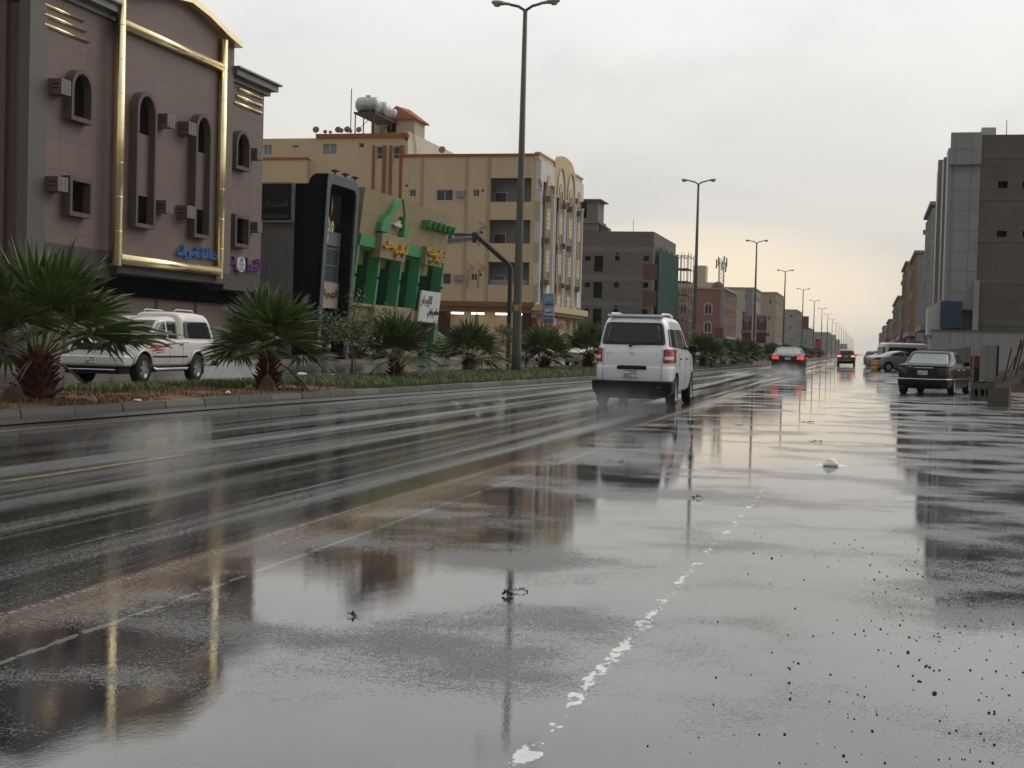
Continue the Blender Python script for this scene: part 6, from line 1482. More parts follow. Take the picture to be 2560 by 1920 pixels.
mb = MB(GR); a = uz(GR, 'S4', 640, 1330, .3); b = uz(GR, 'S4', 495, 1440, .3); c = uz(GR, 'S4', 490, 1640, .3); mb.prism([(b[0]+.9, a[1]-.4), b, (c[0]-.0, zw-.3), (b[0]+.9, zw-.3)], -4, .25); mb.build('canopy', pm('white canopy', (.40, .40, .39), .6), rb)
RB = [('slate_blue_building', 'bluish grey building just past the tall concrete one', 2312, 2328, 24, 533, (.23, .24, .25), 5, 31, (.33, .35, .36)),
      ('orange_tan_building', 'orange tan building with a bluish side wall on the right side', 2276, 2290, 24, 643, (.25, .26, .27), 4, 32, (.32, .21, .135)),
      ('russet_building', 'russet narrow building next along from the orange tan one', 2256, 2266, 24, 668, (.26, .20, .16), 4, 33, (.25, .19, .155)),
      ('grey_tan_building', 'grey-tan building with signs, middle distance on the right', 2232, 2248, 26, 746, (.26, .235, .20), 4, 34, None),
      ('right_distant_building', 'far right-hand building, nearest of the three faint ones', 2216, 2226, 28, 800, (.24, .22, .20), 3, 35, None),
      ('right_distant_building', 'far right-hand building, middle of the three faint ones', 2206, 2212, 28, 815, (.27, .25, .23), 3, 36, None),
      ('right_distant_building', 'far right-hand building, farthest of the three faint ones', 2197, 2203, 28, 832, (.27, .24, .22), 3, 37, None)]
for nm, lb_, a, b, xin, py, col, fl_, sd_, sc2 in RB:
    y0 = yat(b, XR); y1 = yat(a, XR); h = hat(py, b, XR)
    block(nm, lb_, XR, y0, min(y1, y0+55), xin, h, col, 'R', floors=fl_, scol=sc2, seed=sd_, ncol=3)
for i, (x0, x1, ya, yb, yy, c, lb_) in enumerate(((290, 370, 250, 325, 330, (.30, .05, .07), 'small pinkish red sign far down the right side'), (500, 590, 180, 290, 215, (.10, .03, .035), 'dark maroon square sign on the right side'), (682, 800, 290, 385, 135, (.28, .05, .05), 'red rectangular shop sign nearest on the right side'))):
    Gs = gable(yy); u0, u1, z0, z1 = r4(Gs, 'S5', x0, x1, ya, yb); t_ = thing('shop_sign', ((u0+u1)/2, yy, z0), lb_, 'sign'); mb = MB(Gs); mb.fb(u0, u1, z0, z1, 0, .25); mb.build('panel', pm('sign red %d' % i, c, .5, .2, 1), t_)
    mb = MB(Gs)
    for k in range(3): mb.fb(u0+(u1-u0)*.12, u1-(u1-u0)*.12, z0+(z1-z0)*(.2+.25*k), z0+(z1-z0)*(.27+.25*k), .25, .27)
    mb.build('print', M_gp, t_); mb = MB(Gs); mb.fb((u0+u1)/2-.08, (u0+u1)/2+.08, 0, z0, .05, .2); mb.build('post', M_alu, t_)

# ================================================================ vehicles
def ground_at(px_, py, z=0.0):
    r = ray(px_, py); t_ = (z-HC)/r.z; return r.x*t_, r.y*t_
minivan((-4.60, 30.95, 0), 0, 'white minivan seen from behind on the wet road, nearest moving vehicle')
pickup((-17.84, 33.2, 0), math.pi, 'white crew cab pickup with a canopy and red side stripes beyond the palms')
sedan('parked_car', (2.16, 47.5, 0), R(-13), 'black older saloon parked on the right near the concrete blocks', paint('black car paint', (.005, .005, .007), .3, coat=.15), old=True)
for o in C.objects:
    if o.name.startswith('parked_car') and o.parent is None: o.scale = (.96, .96, .95)
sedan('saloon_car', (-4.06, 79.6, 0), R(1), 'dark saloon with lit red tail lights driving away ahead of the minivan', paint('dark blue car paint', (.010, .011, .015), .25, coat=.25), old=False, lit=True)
sedan('hatchback_car', (-1.9, 145.5, 0), 0, 'small far car with glowing orange-red tail lights in the middle of the road', paint('dark grey car paint', (.04, .04, .042), .25), lit=True, hatch=True, detail=False)
P_sil = paint('silver paint', (.24, .25, .245), .28, .5); P_wh = paint('white car paint', (.55, .55, .54), .25); P_gr = paint('grey car paint', (.10, .105, .11), .25); P_bl = paint('dark car paint', (.03, .03, .035), .25)
gp = 'cars parked along the right side'
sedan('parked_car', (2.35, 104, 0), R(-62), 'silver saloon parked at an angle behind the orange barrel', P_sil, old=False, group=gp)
for i, (x, y, a, P, h, lb_) in enumerate(((2.0, 128, -50, P_gr, False, 'grey car parked beyond the white van'), (1.7, 142, -50, P_sil, True, 'silver hatchback parked beyond the grey car'), (2.3, 160, -55, P_bl, False, 'dark car parked among the far right parked cars'),
                                     (1.8, 178, -50, P_wh, True, 'white hatchback parked far down on the right'), (2.2, 205, -50, P_gr, True, 'grey hatchback parked far down on the right'), (1.0, 240, 0, P_wh, False, 'tiny white car near the vanishing point on the right'))):
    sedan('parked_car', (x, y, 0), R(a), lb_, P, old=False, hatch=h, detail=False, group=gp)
def far_van(loc, rz, label):
    root = thing('parked_van', loc, label, 'van', rz=rz)
    sh = Shell([(.35, -2.5, 2.3, .85, 7), (.6, -2.55, 2.5, .93, 8), (1.0, -2.55, 2.45, .93, 8), (1.2, -2.54, 2.0, .91, 8), (1.7, -2.50, 1.55, .86, 8), (2.0, -2.45, 1.2, .80, 7), (2.12, -2.3, .9, .6, 5)])
    body_of(root, [sh], P_wh, wheels=(-1.5, 1.5), r=.35, half=.95, inner=.6)
    for f in 'LR':
        w_ = MB(); sh.patch(w_, [(-2.3, 1.25), (1.5, 1.22), (1.2, 1.75), (-2.2, 1.78)], f, .006, .02, rnd=.05, nc=30); w_.build('side_window', M_glass, root, world=False)
    w_ = MB(); sh.patch(w_, [(-.75, 1.2), (.75, 1.2), (.7, 1.8), (-.7, 1.8)], 'rear', .006, .02, rnd=.05); w_.build('rear_window', M_glass, root, world=False)
    w_ = MB(); sh.patch(w_, [(-.78, 1.25), (.78, 1.25), (.7, 1.85), (-.7, 1.85)], 'front', .006, .02, rnd=.05); w_.build('windscreen', M_glass, root, world=False)
    for y in (-1.5, 1.5):
        for sg in (-1, 1): wheel(root, sg*.82, y, .35, .22, sg, 6)
far_van((3.4, 116, 0), R(-68), 'long white van parked side on behind the silver saloon')
# traffic and parked cars on the far carriageway
go = 'cars on the far carriageway'
def opp(px_, X, y, P, rz, lb_, hatch=False, lit=False):
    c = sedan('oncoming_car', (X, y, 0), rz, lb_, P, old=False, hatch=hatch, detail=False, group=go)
    if lit:
        for sg in (-1, 1): h = MB(); h.smooth = True; h.lathe([(.001, 2.39), (.10, 2.38), (.12, 2.33)], 'y', 12, (sg*.66, 0, .72)); h.build('lit_headlight', M_headlit, c, world=False)
opp(0, -17.4, yat(1462, -17.4), P_wh, math.pi, 'white oncoming car with lit headlights glimpsed behind the palm trunk', lit=True)
opp(0, -18.5, yat(1762, -18.5), P_wh, math.pi, 'white oncoming car glimpsed under the far palm cluster')
opp(0, -21.5, yat(1812, -21.5), P_sil, math.pi, 'silver car glimpsed between the far palm trunks', True)
opp(0, -25.0, 108, P_wh, 0, 'white car standing in front of the beige building')
opp(0, -17.8, yat(1925, -17.8), P_gr, math.pi, 'grey oncoming car in the distance left of the dark saloon')

# ================================================================ street lamps
M_pole = pm('galvanised pole paint', (.085, .085, .070), .55, .2, 1.2, streak=.2); M_head = pm('lamp head', (.30, .29, .25), .45, .15, 4); M_lens = pm('lamp lens', (.36, .31, .22), .3, .1, 6)
lamp = thing('street_lamp', (-11.97, 49.3, .19), 'nearest street lamp, tallest in the picture, rising from the central reservation', 'street lamp', 'twin-armed street lamps along the central reservation')
mb = MB(); mb.tube([(0, 0, -.2), (0, 0, .9), (0, 0, 6), (0, 0, 12.75)], [.165, .16, .125, .075], 12); mb.build('pole', M_pole, lamp, world=False)
mb = MB(); mb.box(-.08, .08, -.175, -.15, .55, 1.05); mb.lathe([(.23, -.02), (.23, .06), (.21, .08)], 'z', 12); mb.build('access_door', M_pole, lamp, world=False)
mb = MB(); mb.box(-.09, .09, -.165, -.13, 2.2, 2.42); mb.build('number_tag', pm('yellow tag', (.34, .24, .04), .5), lamp, world=False)
for s_ in (-1, 1):
    mb = MB(); mb.tube([(0, 0, 12.7), (s_*.25, 0, 12.86), (s_*.55, 0, 12.93)], .05, 8); mb.build('arm', M_pole, lamp, world=False)
    mb = MB(Matrix.Translation((s_*.5, 0, 12.90)) @ Matrix.Rotation(-s_*R(7), 4, 'Y')); mb.smooth = True
    pts = []; prof = [(0, .05, .045), (.08, .085, .06), (.28, .10, .075), (.34, .14, .10), (.55, .16, .11), (.70, .12, .08), (.74, .03, .03)]
    for x, hw_, hh in prof:
        for k in range(12):
            a = 2*math.pi*k/12; e = (abs(math.cos(a))**3+abs(math.sin(a))**3)**(-1/3); pts.append((s_*x, hw_*math.cos(a)*e, .03+hh*math.sin(a)*e*(.9 if math.sin(a) > 0 else .5)))
    mb.add(pts, [(i*12+k, i*12+(k+1) % 12, (i+1)*12+(k+1) % 12, (i+1)*12+k) for i in range(6) for k in range(12)]+[tuple(range(12)), tuple(range(72, 84))])
    h_ = mb.build('lamp_head', M_head, lamp, world=False)
    mb = MB(Matrix.Translation((s_*.5, 0, 12.90)) @ Matrix.Rotation(-s_*R(7), 4, 'Y')); mb.smooth = True; mb.lathe([(.001, -.10), (.09, -.085), (.13, -.04), (.13, .0)], 'z', 16, (s_*.53, 0, 0)); mb.build('lens', M_lens, h_, world=False)
ORD = ['second', 'third', 'fourth', 'fifth', 'sixth', 'seventh', 'eighth', 'ninth', 'tenth', 'eleventh', 'twelfth', 'thirteenth', 'fourteenth', 'fifteenth', 'sixteenth', 'seventeenth', 'eighteenth', 'nineteenth', 'twentieth', 'twenty-first', 'twenty-second']
yy = [102.4, 158.3, 215, 277, 337, 396, 454, 516, 582, 645, 708, 770, 835, 900, 965, 1030, 1100, 1170, 1240, 1310, 1400]
for i, y in enumerate(yy):
    c = copy_tree(lamp); c.location = (-11.92, y, .19); c['label'] = '%s street lamp from the viewer along the central reservation' % ORD[i]

# ================================================================ palms and young trees
gpm = 'fan palms along the central reservation'
pa = fan_palm(3, 23, .95, .62, .20, .86, 29); pb = fan_palm(8, 21, .88, .60, .15, .80, 27); pc = fan_palm(15, 19, .86, .45, .14, .70, 26)
PP = [((95, 1000), pa, 1.12, 20, 'nearest fan palm, thick shaggy trunk, in front of the pickup bonnet'), ((668, 972), pb, 1.04, 200, 'second fan palm, behind the tail of the pickup'), ((988, 948), pb, .93, 95, 'third fan palm, in front of the green shop'),
      ((1172, 933), pc, 1.08, 10, 'fourth fan palm, just left of the nearest lamp post'), ((1362, 927), pc, 1.06, 140, 'fifth fan palm, just right of the nearest lamp post'), ((1470, 924), pb, 1.08, 260, 'sixth fan palm, right behind the left side of the minivan')]
used = set()
for (px_, py), src, s_, a, lb_ in PP:
    x, y = ground_at(px_, py, .2)
    o = src if src.name not in used else copy_tree(src); used.add(src.name)
    o.location = (x, y, .19); o.scale = (s_, s_, s_); o.rotation_euler = (0, 0, R(a)); tag(o, lb_, 'palm', gpm)
ORD2 = ['first', 'second', 'third', 'fourth', 'fifth', 'sixth', 'seventh', 'eighth', 'ninth', 'tenth']
rnd = random.Random(9)
for i, px_ in enumerate((1783, 1806, 1830, 1858, 1884)):
    y = 84+i*8.2; x = (px_-2166)/3600*y*1.01; o = copy_tree((pb, pc)[i % 2]); s_ = 1.02+.1*rnd.uniform(-1, 1); o.location = (x-.2, y, .17); o.scale = (s_, s_, s_); o.rotation_euler = (0, 0, rnd.uniform(0, 6)); tag(o, '%s palm of the dense cluster between the minivan and the dark saloon' % ORD2[i], 'palm', gpm)
for i in range(24):
    y = 130+i*9.5; x = -10.6+rnd.uniform(-.5, .5); o = copy_tree((pb, pc)[i % 2]); s_ = .98+.18*rnd.uniform(-1, 1); o.location = (x, y, .17); o.scale = (s_, s_, s_); o.rotation_euler = (0, 0, rnd.uniform(0, 6))
    tag(o, 'distant fan palm in the hazy row behind the dark saloon' if i else 'palm rising directly behind the roof of the dark saloon', 'palm', 'distant palms along the central reservation' if i else gpm)
gt = 'young trees in the central reservation'
x, y = ground_at(878, 950, .2); young_tree(4, (x, y, .19), 2.0, .85, 'thin young tree with a loose leafy crown between the second and third palms', gt, 1900)
x, y = ground_at(1268, 931, .2); young_tree(6, (x, y, .19), 1.9, .55, 'small young tree beside the foot of the nearest lamp post', gt, 900)
x, y = ground_at(1330, 927, .2); young_tree(7, (x-.5, y+1, .19), 1.6, .6, 'small bushy young tree right of the nearest lamp post', gt, 800)

# ground cover: green creeping plants, dry brown grass near the viewer
def tufts(name, n, ya, yb, m, hmin, hmax, dens, seed, xr=None, bl=5):
    rnd = random.Random(seed); mb = MB(); k = 0
    while k < n:
        y = ya+(yb-ya)*rnd.random()**1.5; x = kx(y)-.22-rnd.random()*(13.5+kx(y)-.25)
        if not dens(x, y, rnd): k += .2; continue
        k += 1; zb = .15+.05*(1-abs(x+12.2)/1.6)
        sc_ = 1+max(0, (y-30))*.02
        for j in range(bl):
            a = rnd.uniform(0, 6.28); l = rnd.uniform(hmin, hmax)*(1+.0*y); w_ = rnd.uniform(.004, .009)*sc_; t_ = rnd.uniform(.15, .75); bx_, by_ = x+rnd.gauss(0, .035*sc_), y+rnd.gauss(0, .035*sc_)
            dx, dy = math.cos(a), math.sin(a); e = (bx_+dx*l*t_, by_+dy*l*t_, zb+l); m_ = (bx_+dx*l*t_*.35, by_+dy*l*t_*.35, zb+l*.6)
            mb.add([(bx_-dy*w_, by_+dx*w_, zb), (bx_+dy*w_, by_-dx*w_, zb), (m_[0]+dy*w_, m_[1]-dx*w_, m_[2]), (m_[0]-dy*w_, m_[1]+dx*w_, m_[2]), e], [(0, 1, 2, 3), (3, 2, 4)])
    o = mb.build(name, m, None, fix=False); o['kind'] = 'stuff'; return o
M_gc = leaf_mat('ground cover green', (.05, .085, .018), (.09, .125, .032), (.13, .12, .04)); M_dg = leaf_mat('dry grass', (.20, .125, .05), (.13, .075, .035), (.07, .10, .03))
tufts('ground_cover', 15000, 21, 105, M_gc, .06, .20, lambda x, y, r: (y > 29 or x < -12.3+.5*math.sin(y*2)) and r.random() < (.95 if y > 24 else .75), 1, bl=6)
tufts('dry_grass', 5200, 12, 34, M_dg, .03, .10, lambda x, y, r: r.random() < (.8 if y < 25 else .25) and math.sin(x*5+y*1.3)+math.sin(y*3.1) > -.6, 2)

# ================================================================ street furniture on the far side
for i, (X, Y) in enumerate(((1240, 1055), (1335, 1048))):
    ox, oy, s_ = ZO['R6']; x, y = ground_at(ox+s_*X, oy+s_*Y, .0); r_ = .17
    b_ = thing('bollard', (x, y, 0), 'yellow and black striped bollard, %s of the pair by the dark arch' % ('left', 'right')[i], 'bollard', 'striped bollards')
    mb = MB()
    mb.lathe([(.001, 0), (r_*1.3, 0), (r_*1.3, .12), (r_, .14), (r_, 1.0), (r_*.8, 1.06), (.001, 1.08)], 'z', 16); mb.build('post', M_trim, b_, world=False)
    for k, z in enumerate((.30, .72)): mb = MB(); mb.smooth = True; mb.lathe([(r_, z), (r_*1.02, z+.005), (r_*1.02, z+.215), (r_, z+.22)], 'z', 16); mb.build('stripe', pm('yellow band', (.40, .27, .03), .45), b_, world=False)
# bent steel portal carrying a corrugated awning
G10 = gable(100); FP = G10
u0, z0 = uz(G10, 'R5', 1240, 1650); u1, z1 = uz(G10, 'R5', 1250, 1290); u2, z2 = uz(G10, 'R5', 905, 985); u3, z3 = uz(G10, 'R5', 640, 975)
po = thing('steel_portal', (u1, 100, 0), 'black bent steel portal frame with a corrugated roof edge in front of the beige building', 'frame')
mb = MB(G10); w_ = .13
mb.fb(u1-w_, u1+w_, 0, z1, -.15, .15)
def beam(a, b, h, d): mb.prism([(a[0], a[1]-h), (b[0], b[1]-h), (b[0], b[1]+h), (a[0], a[1]+h)], -d, d)
beam((u1+.05, z1-.05), (u2, z2), .17, .14); beam((u2+.2, z2+.05), (u3-1.0, z3+.05), .07, .12); mb.fb(u2-.2, u2+.1, z2-.5, z2+.2, -.18, .18); mb.fb(u1-.25, u1+.25, 0, .1, -.25, .25)
mb.build('frame', pm('black steel', (.022, .022, .024), .45, .2, 2), po)
mb = MB(G10); n = 26
for k in range(n): a = u2+(u1-u2)*k/n; z = z2+(z1-z2)*k/n; mb.fb(a, a+(u1-u2)/n*.4, z+.16, z+.22, -.3, .3)
mb.build('purlin', pm('black steel', (.022, .022, .024)), po)
mb = MB(G10); q_ = uz(G10, 'R5', 625, 1055); n = 20
mb.prism([(u3-1, q_[1]-.1), (u2-.1, z2-.28), (u2-.1, z2-.10), (u3-1, q_[1]+.25)], -.05, .05)
for k in range(n): a = (u3-.6)+(u2-u3+.4)*k/n; mb.fb(a, a+.07, z2-.42-(1-k/n)*.3, z2-.22-(1-k/n)*.1, .05, .12)
mb.build('awning_sheet', pm('grey corrugated sheet', (.16, .165, .18), .4), po)

# ================================================================ right roadside bits
x, y = 3.35, 37.4
M_blk = pm('concrete block', (.105, .098, .085), .9, .25, 6, bump=1.0, bscale=40, dirt=(.07, .06, .05))
def cblock(px_, py, l, h, d, rz, label, holes=3, lumps=2):
    x, y = ground_at(px_, py); b_ = thing('concrete_block', (x, y, 0), label, 'concrete block', 'broken concrete blocks by the parked car', rz)
    mb = MB(); ops = [(-l/2+l*(.10+i*.9/holes), -l/2+l*(.10+i*.9/holes)+l*.9/holes*.62, h*.22, h*.62) for i in range(holes)]
    wall_open(mb, FR((0, 0, 0), (1, 0, 0), (0, -1, 0)), -l/2, l/2, 0, h, ops, d*.7); mb.M = None
    mb.add([(-l/2, 0, 0), (l/2, 0, 0), (l/2, d, 0), (-l/2, d, 0), (-l/2, 0, h), (l/2, 0, h), (l/2, d, h*.96), (-l/2, d, h)], [(1, 2, 6, 5), (2, 3, 7, 6), (3, 0, 4, 7), (4, 5, 6, 7)])
    for i in range(lumps): a = -l/2+l*random.uniform(.1, .8); mb.box(a, a+l*.2, d*.1, d*.7, h, h+random.uniform(.03, .09))
    if holes: 
        for o in ops: mb.box(o[0], o[1], d*.7, d*.72, o[2], o[3])
    rb_ = random.Random(int(px_)); cache = {}
    mb.v = [tuple(c+cache.setdefault((round(v[0], 3), round(v[1], 3), round(v[2], 3), k), rb_.uniform(-.022, .022) if v[2] > .05 else 0) for k, c in enumerate(v)) for v in mb.v]
    mb.build('block', M_blk, b_, world=False)
cblock(2456, 1001, .56, .50, .40, R(8), 'broken hollow concrete block with three holes behind the nearer block', 3, 3)
cblock(2494, 1017, .50, .46, .42, R(-14), 'nearer solid looking concrete block at the road edge', 0, 1)
x, y = ground_at(2470, 969); pn = thing('standing_board', (x, y, 0), 'tall pale grey-green board standing upright left of the debris pile', 'board')
Gx = gable(y); u0, u1, z0, z1 = r4(Gx, 'S5', 1600, 1832, 345, 935); mb = MB(Gx); mb.fb(u0, u1, 0, z1, 0, -.06); mb.build('board', pm('grey green board', (.215, .225, .21), .7, .15, 1, streak=.3), pn)
mb = MB(Gx); mb.fb(u1, u1+.07, 0, z1, .03, -.5); mb.build('frame', M_under, pn)
Gx = gable(y+1.2); u0, u1, z0, z1 = r4(Gx, 'S5', 1080, 1440, 395, 800); fs = thing('sheet_fence', ((u0+u1)/2, y+1.2, 0), 'sagging grey-green corrugated sheet behind the black parked car', 'fence')
mb = MB(Gx); n = 26; pts = []
for i in range(n+1):
    t_ = i/n; u = u0-1.0+(u1-u0+1.0)*t_; top = z1+.12-.12*(1-t_)-.10*math.sin(t_*3)
    pts += [(u, .04*math.sin(i*2.2), 0), (u, .04*math.sin(i*2.2)+.1*t_, top)]
mb.smooth = True; mb.add(pts, [(2*i, 2*i+2, 2*i+3, 2*i+1) for i in range(n)]); 
mb.build('sheet', pm('galvanised sheet', (.17, .185, .17), .6, .2, 1, streak=.35), fs, fix=False)
mb = MB(Gx); mb.fb(u1, u1+.09, 0, z1+.15, 0, -.08); mb.fb(u1+.16, u1+.22, 0, z1+.35, .1, .05); mb.build('post', M_alu, fs)
Gx = gable(y+2.2); u0, u1, z0, z1 = r4(Gx, 'S5', 1478, 1600, 492, 830); cb_ = thing('rusty_cabinet', ((u0+u1)/2, y+2.2, 0), 'rust-red metal cabinet between the sagging sheet and the standing board', 'cabinet')
M_rust = pm('rust', (.13, .04, .022), .8, .4, 2.5, dirt=(.05, .025, .018))
mb = MB(Gx); mb.fb(u0, u1+.1, 0, z1, 0, -.5); mb.build('body', M_rust, cb_)
mb = MB(Gx); w_ = u1-u0; mb.fb(u0+w_*.08, u1-w_*.05, z1*.50, z1*.62, 0, .03); mb.fb(u0+w_*.05, u1-.02, .1, z1*.46, 0, .02); mb.build('door', pm('dark rust', (.035, .018, .014), .8), cb_)
rnd = random.Random(12)
M_plk = pm('wet dark timber', (.055, .036, .026), .75, .5, 4, bump=.6); M_plk2 = pm('grey timber', (.13, .12, .105), .75, .3, 4)
for i in range(34):
    yb = 52+rnd.uniform(-1.5, 6); xb = rnd.uniform(4.55, 6.4)*yb/52; l = rnd.uniform(.9, 2.2); lean = rnd.uniform(0, 1)
    pk_ = None
    steep = i < 14
    e = R(rnd.uniform(48, 80)) if steep else R(rnd.uniform(-6, 14)); a = rnd.uniform(-.5, .6) if steep else rnd.uniform(-.4, .4)
    zb = .3 if steep else .25+(i-14)*.05
    l = rnd.uniform(1.0, 1.7) if steep else rnd.uniform(.6, 1.3)
    if not steep: xb += .5
    mb = MB(Matrix.Translation((xb, yb, zb+.03)) @ Matrix.Rotation(a, 4, 'Z') @ Matrix.Rotation(-e, 4, 'Y') @ Matrix.Rotation(rnd.uniform(-.5, .5), 4, 'X')); ww = rnd.uniform(.02, .04) if steep else rnd.uniform(.05, .11)
    if rnd.random() < .5: mb.M = mb.M @ Matrix.Rotation(.2, 4, 'Z') if not steep else mb.M
    mb.box(0, l, -ww, ww, -.02, .02); o = mb.build('scrap_plank', M_plk if rnd.random() < .8 else M_plk2)
    tag(o, 'dark scrap stick poking up out of the debris pile at the right edge' if steep else 'dark scrap plank lying flat in the debris pile at the right edge', 'plank', 'scrap planks in the debris pile')
db = thing('debris_heap', (6.9, 55, 0), 'low dark heap of rubble under the scrap planks at the right edge', 'rubble heap')
mb = MB(); pts = []; n, m = 20, 12
for i in range(n+1):
    for j in range(m+1):
        u, v = i/n, j/m; e = (math.sin(math.pi*u)*math.sin(math.pi*v))**.6 if 0 < u < 1 and 0 < v < 1 else 0
        pts.append((4.35+u*5.5, 52+v*8, -.02+1.15*e*(1+rnd.uniform(-.35, .35))))
mb.add(pts, [(i*(m+1)+j, (i+1)*(m+1)+j, (i+1)*(m+1)+j+1, i*(m+1)+j+1) for i in range(n) for j in range(m)]); mb.build('rubble', pm('dark rubble', (.045, .032, .025), .9, .5, 3, bump=1, bscale=14), db)
x, y = ground_at(2186, 930); br_ = thing('barrel', (x, y, 0), 'small orange-yellow barrel at the nose of the parked silver saloon', 'barrel')
mb = MB(); mb.smooth = True; mb.lathe([(.001, 0), (.21, 0), (.22, .03), (.215, .24), (.23, .25), (.23, .27), (.215, .28), (.215, .50), (.23, .51), (.23, .53), (.215, .54), (.215, .72), (.20, .74), (.001, .74)], 'z', 20); mb.build('drum', pm('orange drum paint', (.46, .25, .03), .45, .15, 3), br_, world=False)
mb = MB(); mb.lathe([(.235, .745), (.235, .775), (.001, .785)], 'z', 20); mb.build('lid', M_white, br_, world=False)

# ================================================================ litter
def blobm(seed, a, b, c, n=14, m=9, j=.25):
    rnd = random.Random(seed); pts = []; mb = MB(); mb.smooth = True
    for i in range(m+1):
        th = math.pi*.5*i/m
        for k in range(n):
            ph = 2*math.pi*k/n; q_ = 1+rnd.uniform(-j, j)*(.5 if i == 0 else 1); pts.append((a*math.cos(ph)*math.cos(th)*q_, b*math.sin(ph)*math.cos(th)*q_, c*math.sin(th)*(1+rnd.uniform(-j, j)*.6)+.003))
    mb.add(pts, [(i*n+k, i*n+(k+1) % n, (i+1)*n+(k+1) % n, (i+1)*n+k) for i in range(m) for k in range(n)]); return mb
M_bag = pm('thin plastic', (.78, .79, .77), .3, .1, 20)
bg_ = thing('plastic_bag', (-.33, 15.66, 0), 'crumpled white plastic bag lying in the puddle', 'plastic bag')
mb = blobm(1, .085, .06, .075, j=.22); mb.build('bag', M_bag, bg_, world=False)
mb = MB(Matrix.Rotation(R(5), 4, 'Z')); mb.add([(-.19, -.01, .004), (-.08, -.05, .004), (-.06, .03, .03), (-.15, .03, .01), (.07, -.04, .004), (.18, -.02, .004), (.14, .02, .012), (.06, .03, .025)], [(0, 1, 2, 3), (4, 5, 6, 7)]); mb.build('bag_flap', M_bag, bg_, world=False)
def leaf_litter(px_, py, s_, m, label, seed, name='fallen_leaf', cat='leaf'):
    rnd = random.Random(seed); x, y = ground_at(px_, py); mb = MB(Matrix.Translation((x, y, .002)) @ Matrix.Rotation(rnd.uniform(-.5, .5), 4, 'Z'))
    n = 9; L_ = s_; pts = []
    for i in range(n): t_ = i/(n-1); w_ = .22*L_*math.sin(math.pi*min(1, t_*1.02+.0))*(1+rnd.uniform(-.3, .3)); z = .006*math.sin(t_*5+seed)+.004; pts += [((t_-.5)*L_, -w_, z), ((t_-.5)*L_, w_, z+rnd.uniform(.0, .02))]
    mb.add(pts, [(2*i, 2*i+1, 2*i+3, 2*i+2) for i in range(n-1)]); mb.tube([(-.5*L_, 0, .01), (-.75*L_, .04*L_, .012)], .003, 4)
    tag(mb.build(name, m, None, fix=False), label, cat)
M_lf = leaf_mat('wet leaf', (.06, .075, .02), (.09, .08, .03)); M_lfd = pm('dark wet leaf', (.022, .018, .014), .5, .3, 20)
leaf_litter(1540, 1156, .17, M_lf, 'greenish wet leaf on the road right of the minivan lane', 2); leaf_litter(2021, 1056, .22, M_lfd, 'dark leaf lying far ahead beyond the plastic bag', 3); leaf_litter(2040, 1105, .16, M_lfd, 'low leaf scrap in the puddle above the plastic bag', 4)
leaf_litter(1746, 1246, .09, M_lfd, 'small dark leaf in the middle of the puddle', 5); leaf_litter(1306, 1480, .055, M_lfd, 'small dark scrap right of the dark twig', 6); leaf_litter(886, 1542, .05, M_lfd, 'dark flat scrap lying in the lower left puddle', 8); leaf_litter(1848, 1063, .11, M_lfd, 'tiny leaf ahead beyond the lane seam', 9)
x, y = ground_at(1269, 1490); mb = MB(Matrix.Translation((x, y, .008)))
for (a, b) in (((-.028, 0, .0), (.0, .01, .018)), ((0, .01, .018), (.025, .0, .0)), ((0, 0, .0), (.01, -.02, .016)), ((-.012, 0, .006), (-.018, .01, .02))): mb.tube([a, b], .006, 5)
tag(mb.build('twig', M_lfd), 'small dark twig standing proud of the puddle', 'twig')
rnd = random.Random(31)
for i, (px_, py, s_, lb_) in enumerate(((342, 1002, .07, 'flat white paper scrap on the brown soil between the first two palms'), (570, 984, .055, 'round white foam cup on the soil left of the second palm'), (1032, 967, .07, 'white scrap lying in the gutter below the third palm'), (986, 951, .09, 'white scrap beside the trunk of the third palm'), (1300, 941, .13, 'folded white paper on the grass right of the lamp foot'), (1400, 931, .22, 'flat white card on the grass below the fifth palm'), (755, 936, .16, 'crumpled pale wrapper behind the second palm'), (830, 940, .15, 'turquoise plastic scrap on the grass behind the second palm'))):
    x, y = ground_at(px_, py, .2 if i != 2 else 0); mb = blobm(40+i, s_, s_*.6, s_*(.8 if i == 1 else .35), 10, 5, .3); mb.M = None
    o = mb.build('litter_scrap', pm('turquoise plastic', (.05, .30, .24), .4) if i == 7 else M_bag); o.location = (x, y, .20 if i != 2 else .0); tag(o, lb_, 'litter')
# grit and pebbles in the right lane
mb = MB(); rnd = random.Random(77)
for i in range(1500):
    y = 4.0+5.6*rnd.random()**1.4; x = rnd.gauss(.55, .52)*(.7+y*.05)
    if not -.75 < x < 2.4: continue
    s_ = .0010+.0045*rnd.random()**4+(.004 if rnd.random() < .02 else 0); n = 6; p = []
    for zz, k in ((0, 1), (s_*.9, .8)):
        for j in range(n): a = 2*math.pi*j/n+i; q_ = s_*k*rnd.uniform(.7, 1.25); p.append((x+q_*math.cos(a), y+q_*math.sin(a), zz))
    mb.add(p, [(j, (j+1) % n, n+(j+1) % n, n+j) for j in range(n)]+[tuple(range(n, 2*n))])
o = mb.build('pebbles', pm('dark pebble', (.035, .032, .028), .6, .9, 25), None, fix=False); o['kind'] = 'stuff'

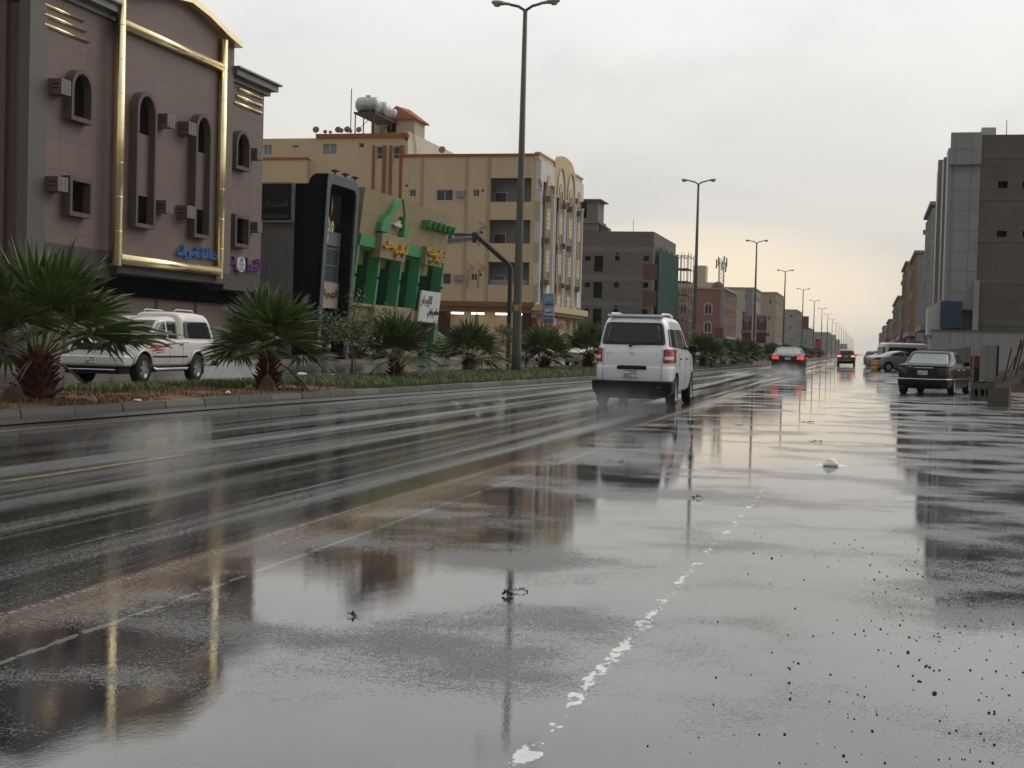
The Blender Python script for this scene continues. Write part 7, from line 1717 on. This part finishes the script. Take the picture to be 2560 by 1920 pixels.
# ================================================================ tyre spray hanging behind the moving vehicles
def spray(loc, sx_, sy_, sz_, dens, label):
    mb = MB(); mb.smooth = True; mb.lathe([(.001, -.2)]+[(math.cos(a), math.sin(a)) for a in [math.pi*(-.06+.56*i/8) for i in range(8)]]+[(.001, 1)], 'z', 24)
    o = mb.build('spray_mist', pm('tmp', (1, 1, 1))); o.location = loc; o.scale = (sx_, sy_, sz_); o['kind'] = 'stuff'
    m = bpy.data.materials.new('spray'); m.use_nodes = True; t = m.node_tree
    for n in list(t.nodes):
        if n.type != 'OUTPUT_MATERIAL': t.nodes.remove(n)
    oc = t.nodes.new('ShaderNodeTexCoord').outputs['Object']; ln = nd(t, 'ShaderNodeVectorMath', operation='LENGTH'); t.links.new(oc, ln.inputs[0])
    ge = t.nodes.new('ShaderNodeNewGeometry').outputs['Position']
    f = math_(t, 'MULTIPLY', math_(t, 'SUBTRACT', 1.0, smooth(t, ln.outputs['Value'], .2, 1.0)), smooth(t, noise(t, vmap(t, ge, (1.6, .8, 1.2)), 1.6, 4, .6), .32, .68))
    pv = t.nodes.new('ShaderNodeVolumePrincipled'); pv.inputs['Color'].default_value = (.9, .9, .9, 1); t.links.new(math_(t, 'MULTIPLY', f, dens), pv.inputs['Density'])
    t.links.new(pv.outputs[0], [n for n in t.nodes if n.type == 'OUTPUT_MATERIAL'][0].inputs['Volume']); o.data.materials[0] = m
spray((-4.55, 26.6, .02), 1.5, 3.2, .60, .17, '')
spray((-4.05, 75.2, .02), 1.6, 4.4, .75, .55, '')
spray((-17.9, 37.6, .02), 1.5, 4.0, .9, .9, '')

# ================================================================ rain haze
mb = MB(); mb.box(-900, 900, -40, 3000, -1.2, 34)
hz = mb.build('haze', pm('tmp', (1, 1, 1)))
m = bpy.data.materials.new('haze'); m.use_nodes = True; t = m.node_tree
for n in list(t.nodes):
    if n.type != 'OUTPUT_MATERIAL': t.nodes.remove(n)
pv = t.nodes.new('ShaderNodeVolumePrincipled'); pv.inputs['Color'].default_value = (.93, .93, .91, 1); pv.inputs['Density'].default_value = .00013; pv.inputs['Anisotropy'].default_value = .3
t.links.new(pv.outputs[0], [n for n in t.nodes if n.type == 'OUTPUT_MATERIAL'][0].inputs['Volume']); hz.data.materials[0] = m; hz['kind'] = 'stuff'
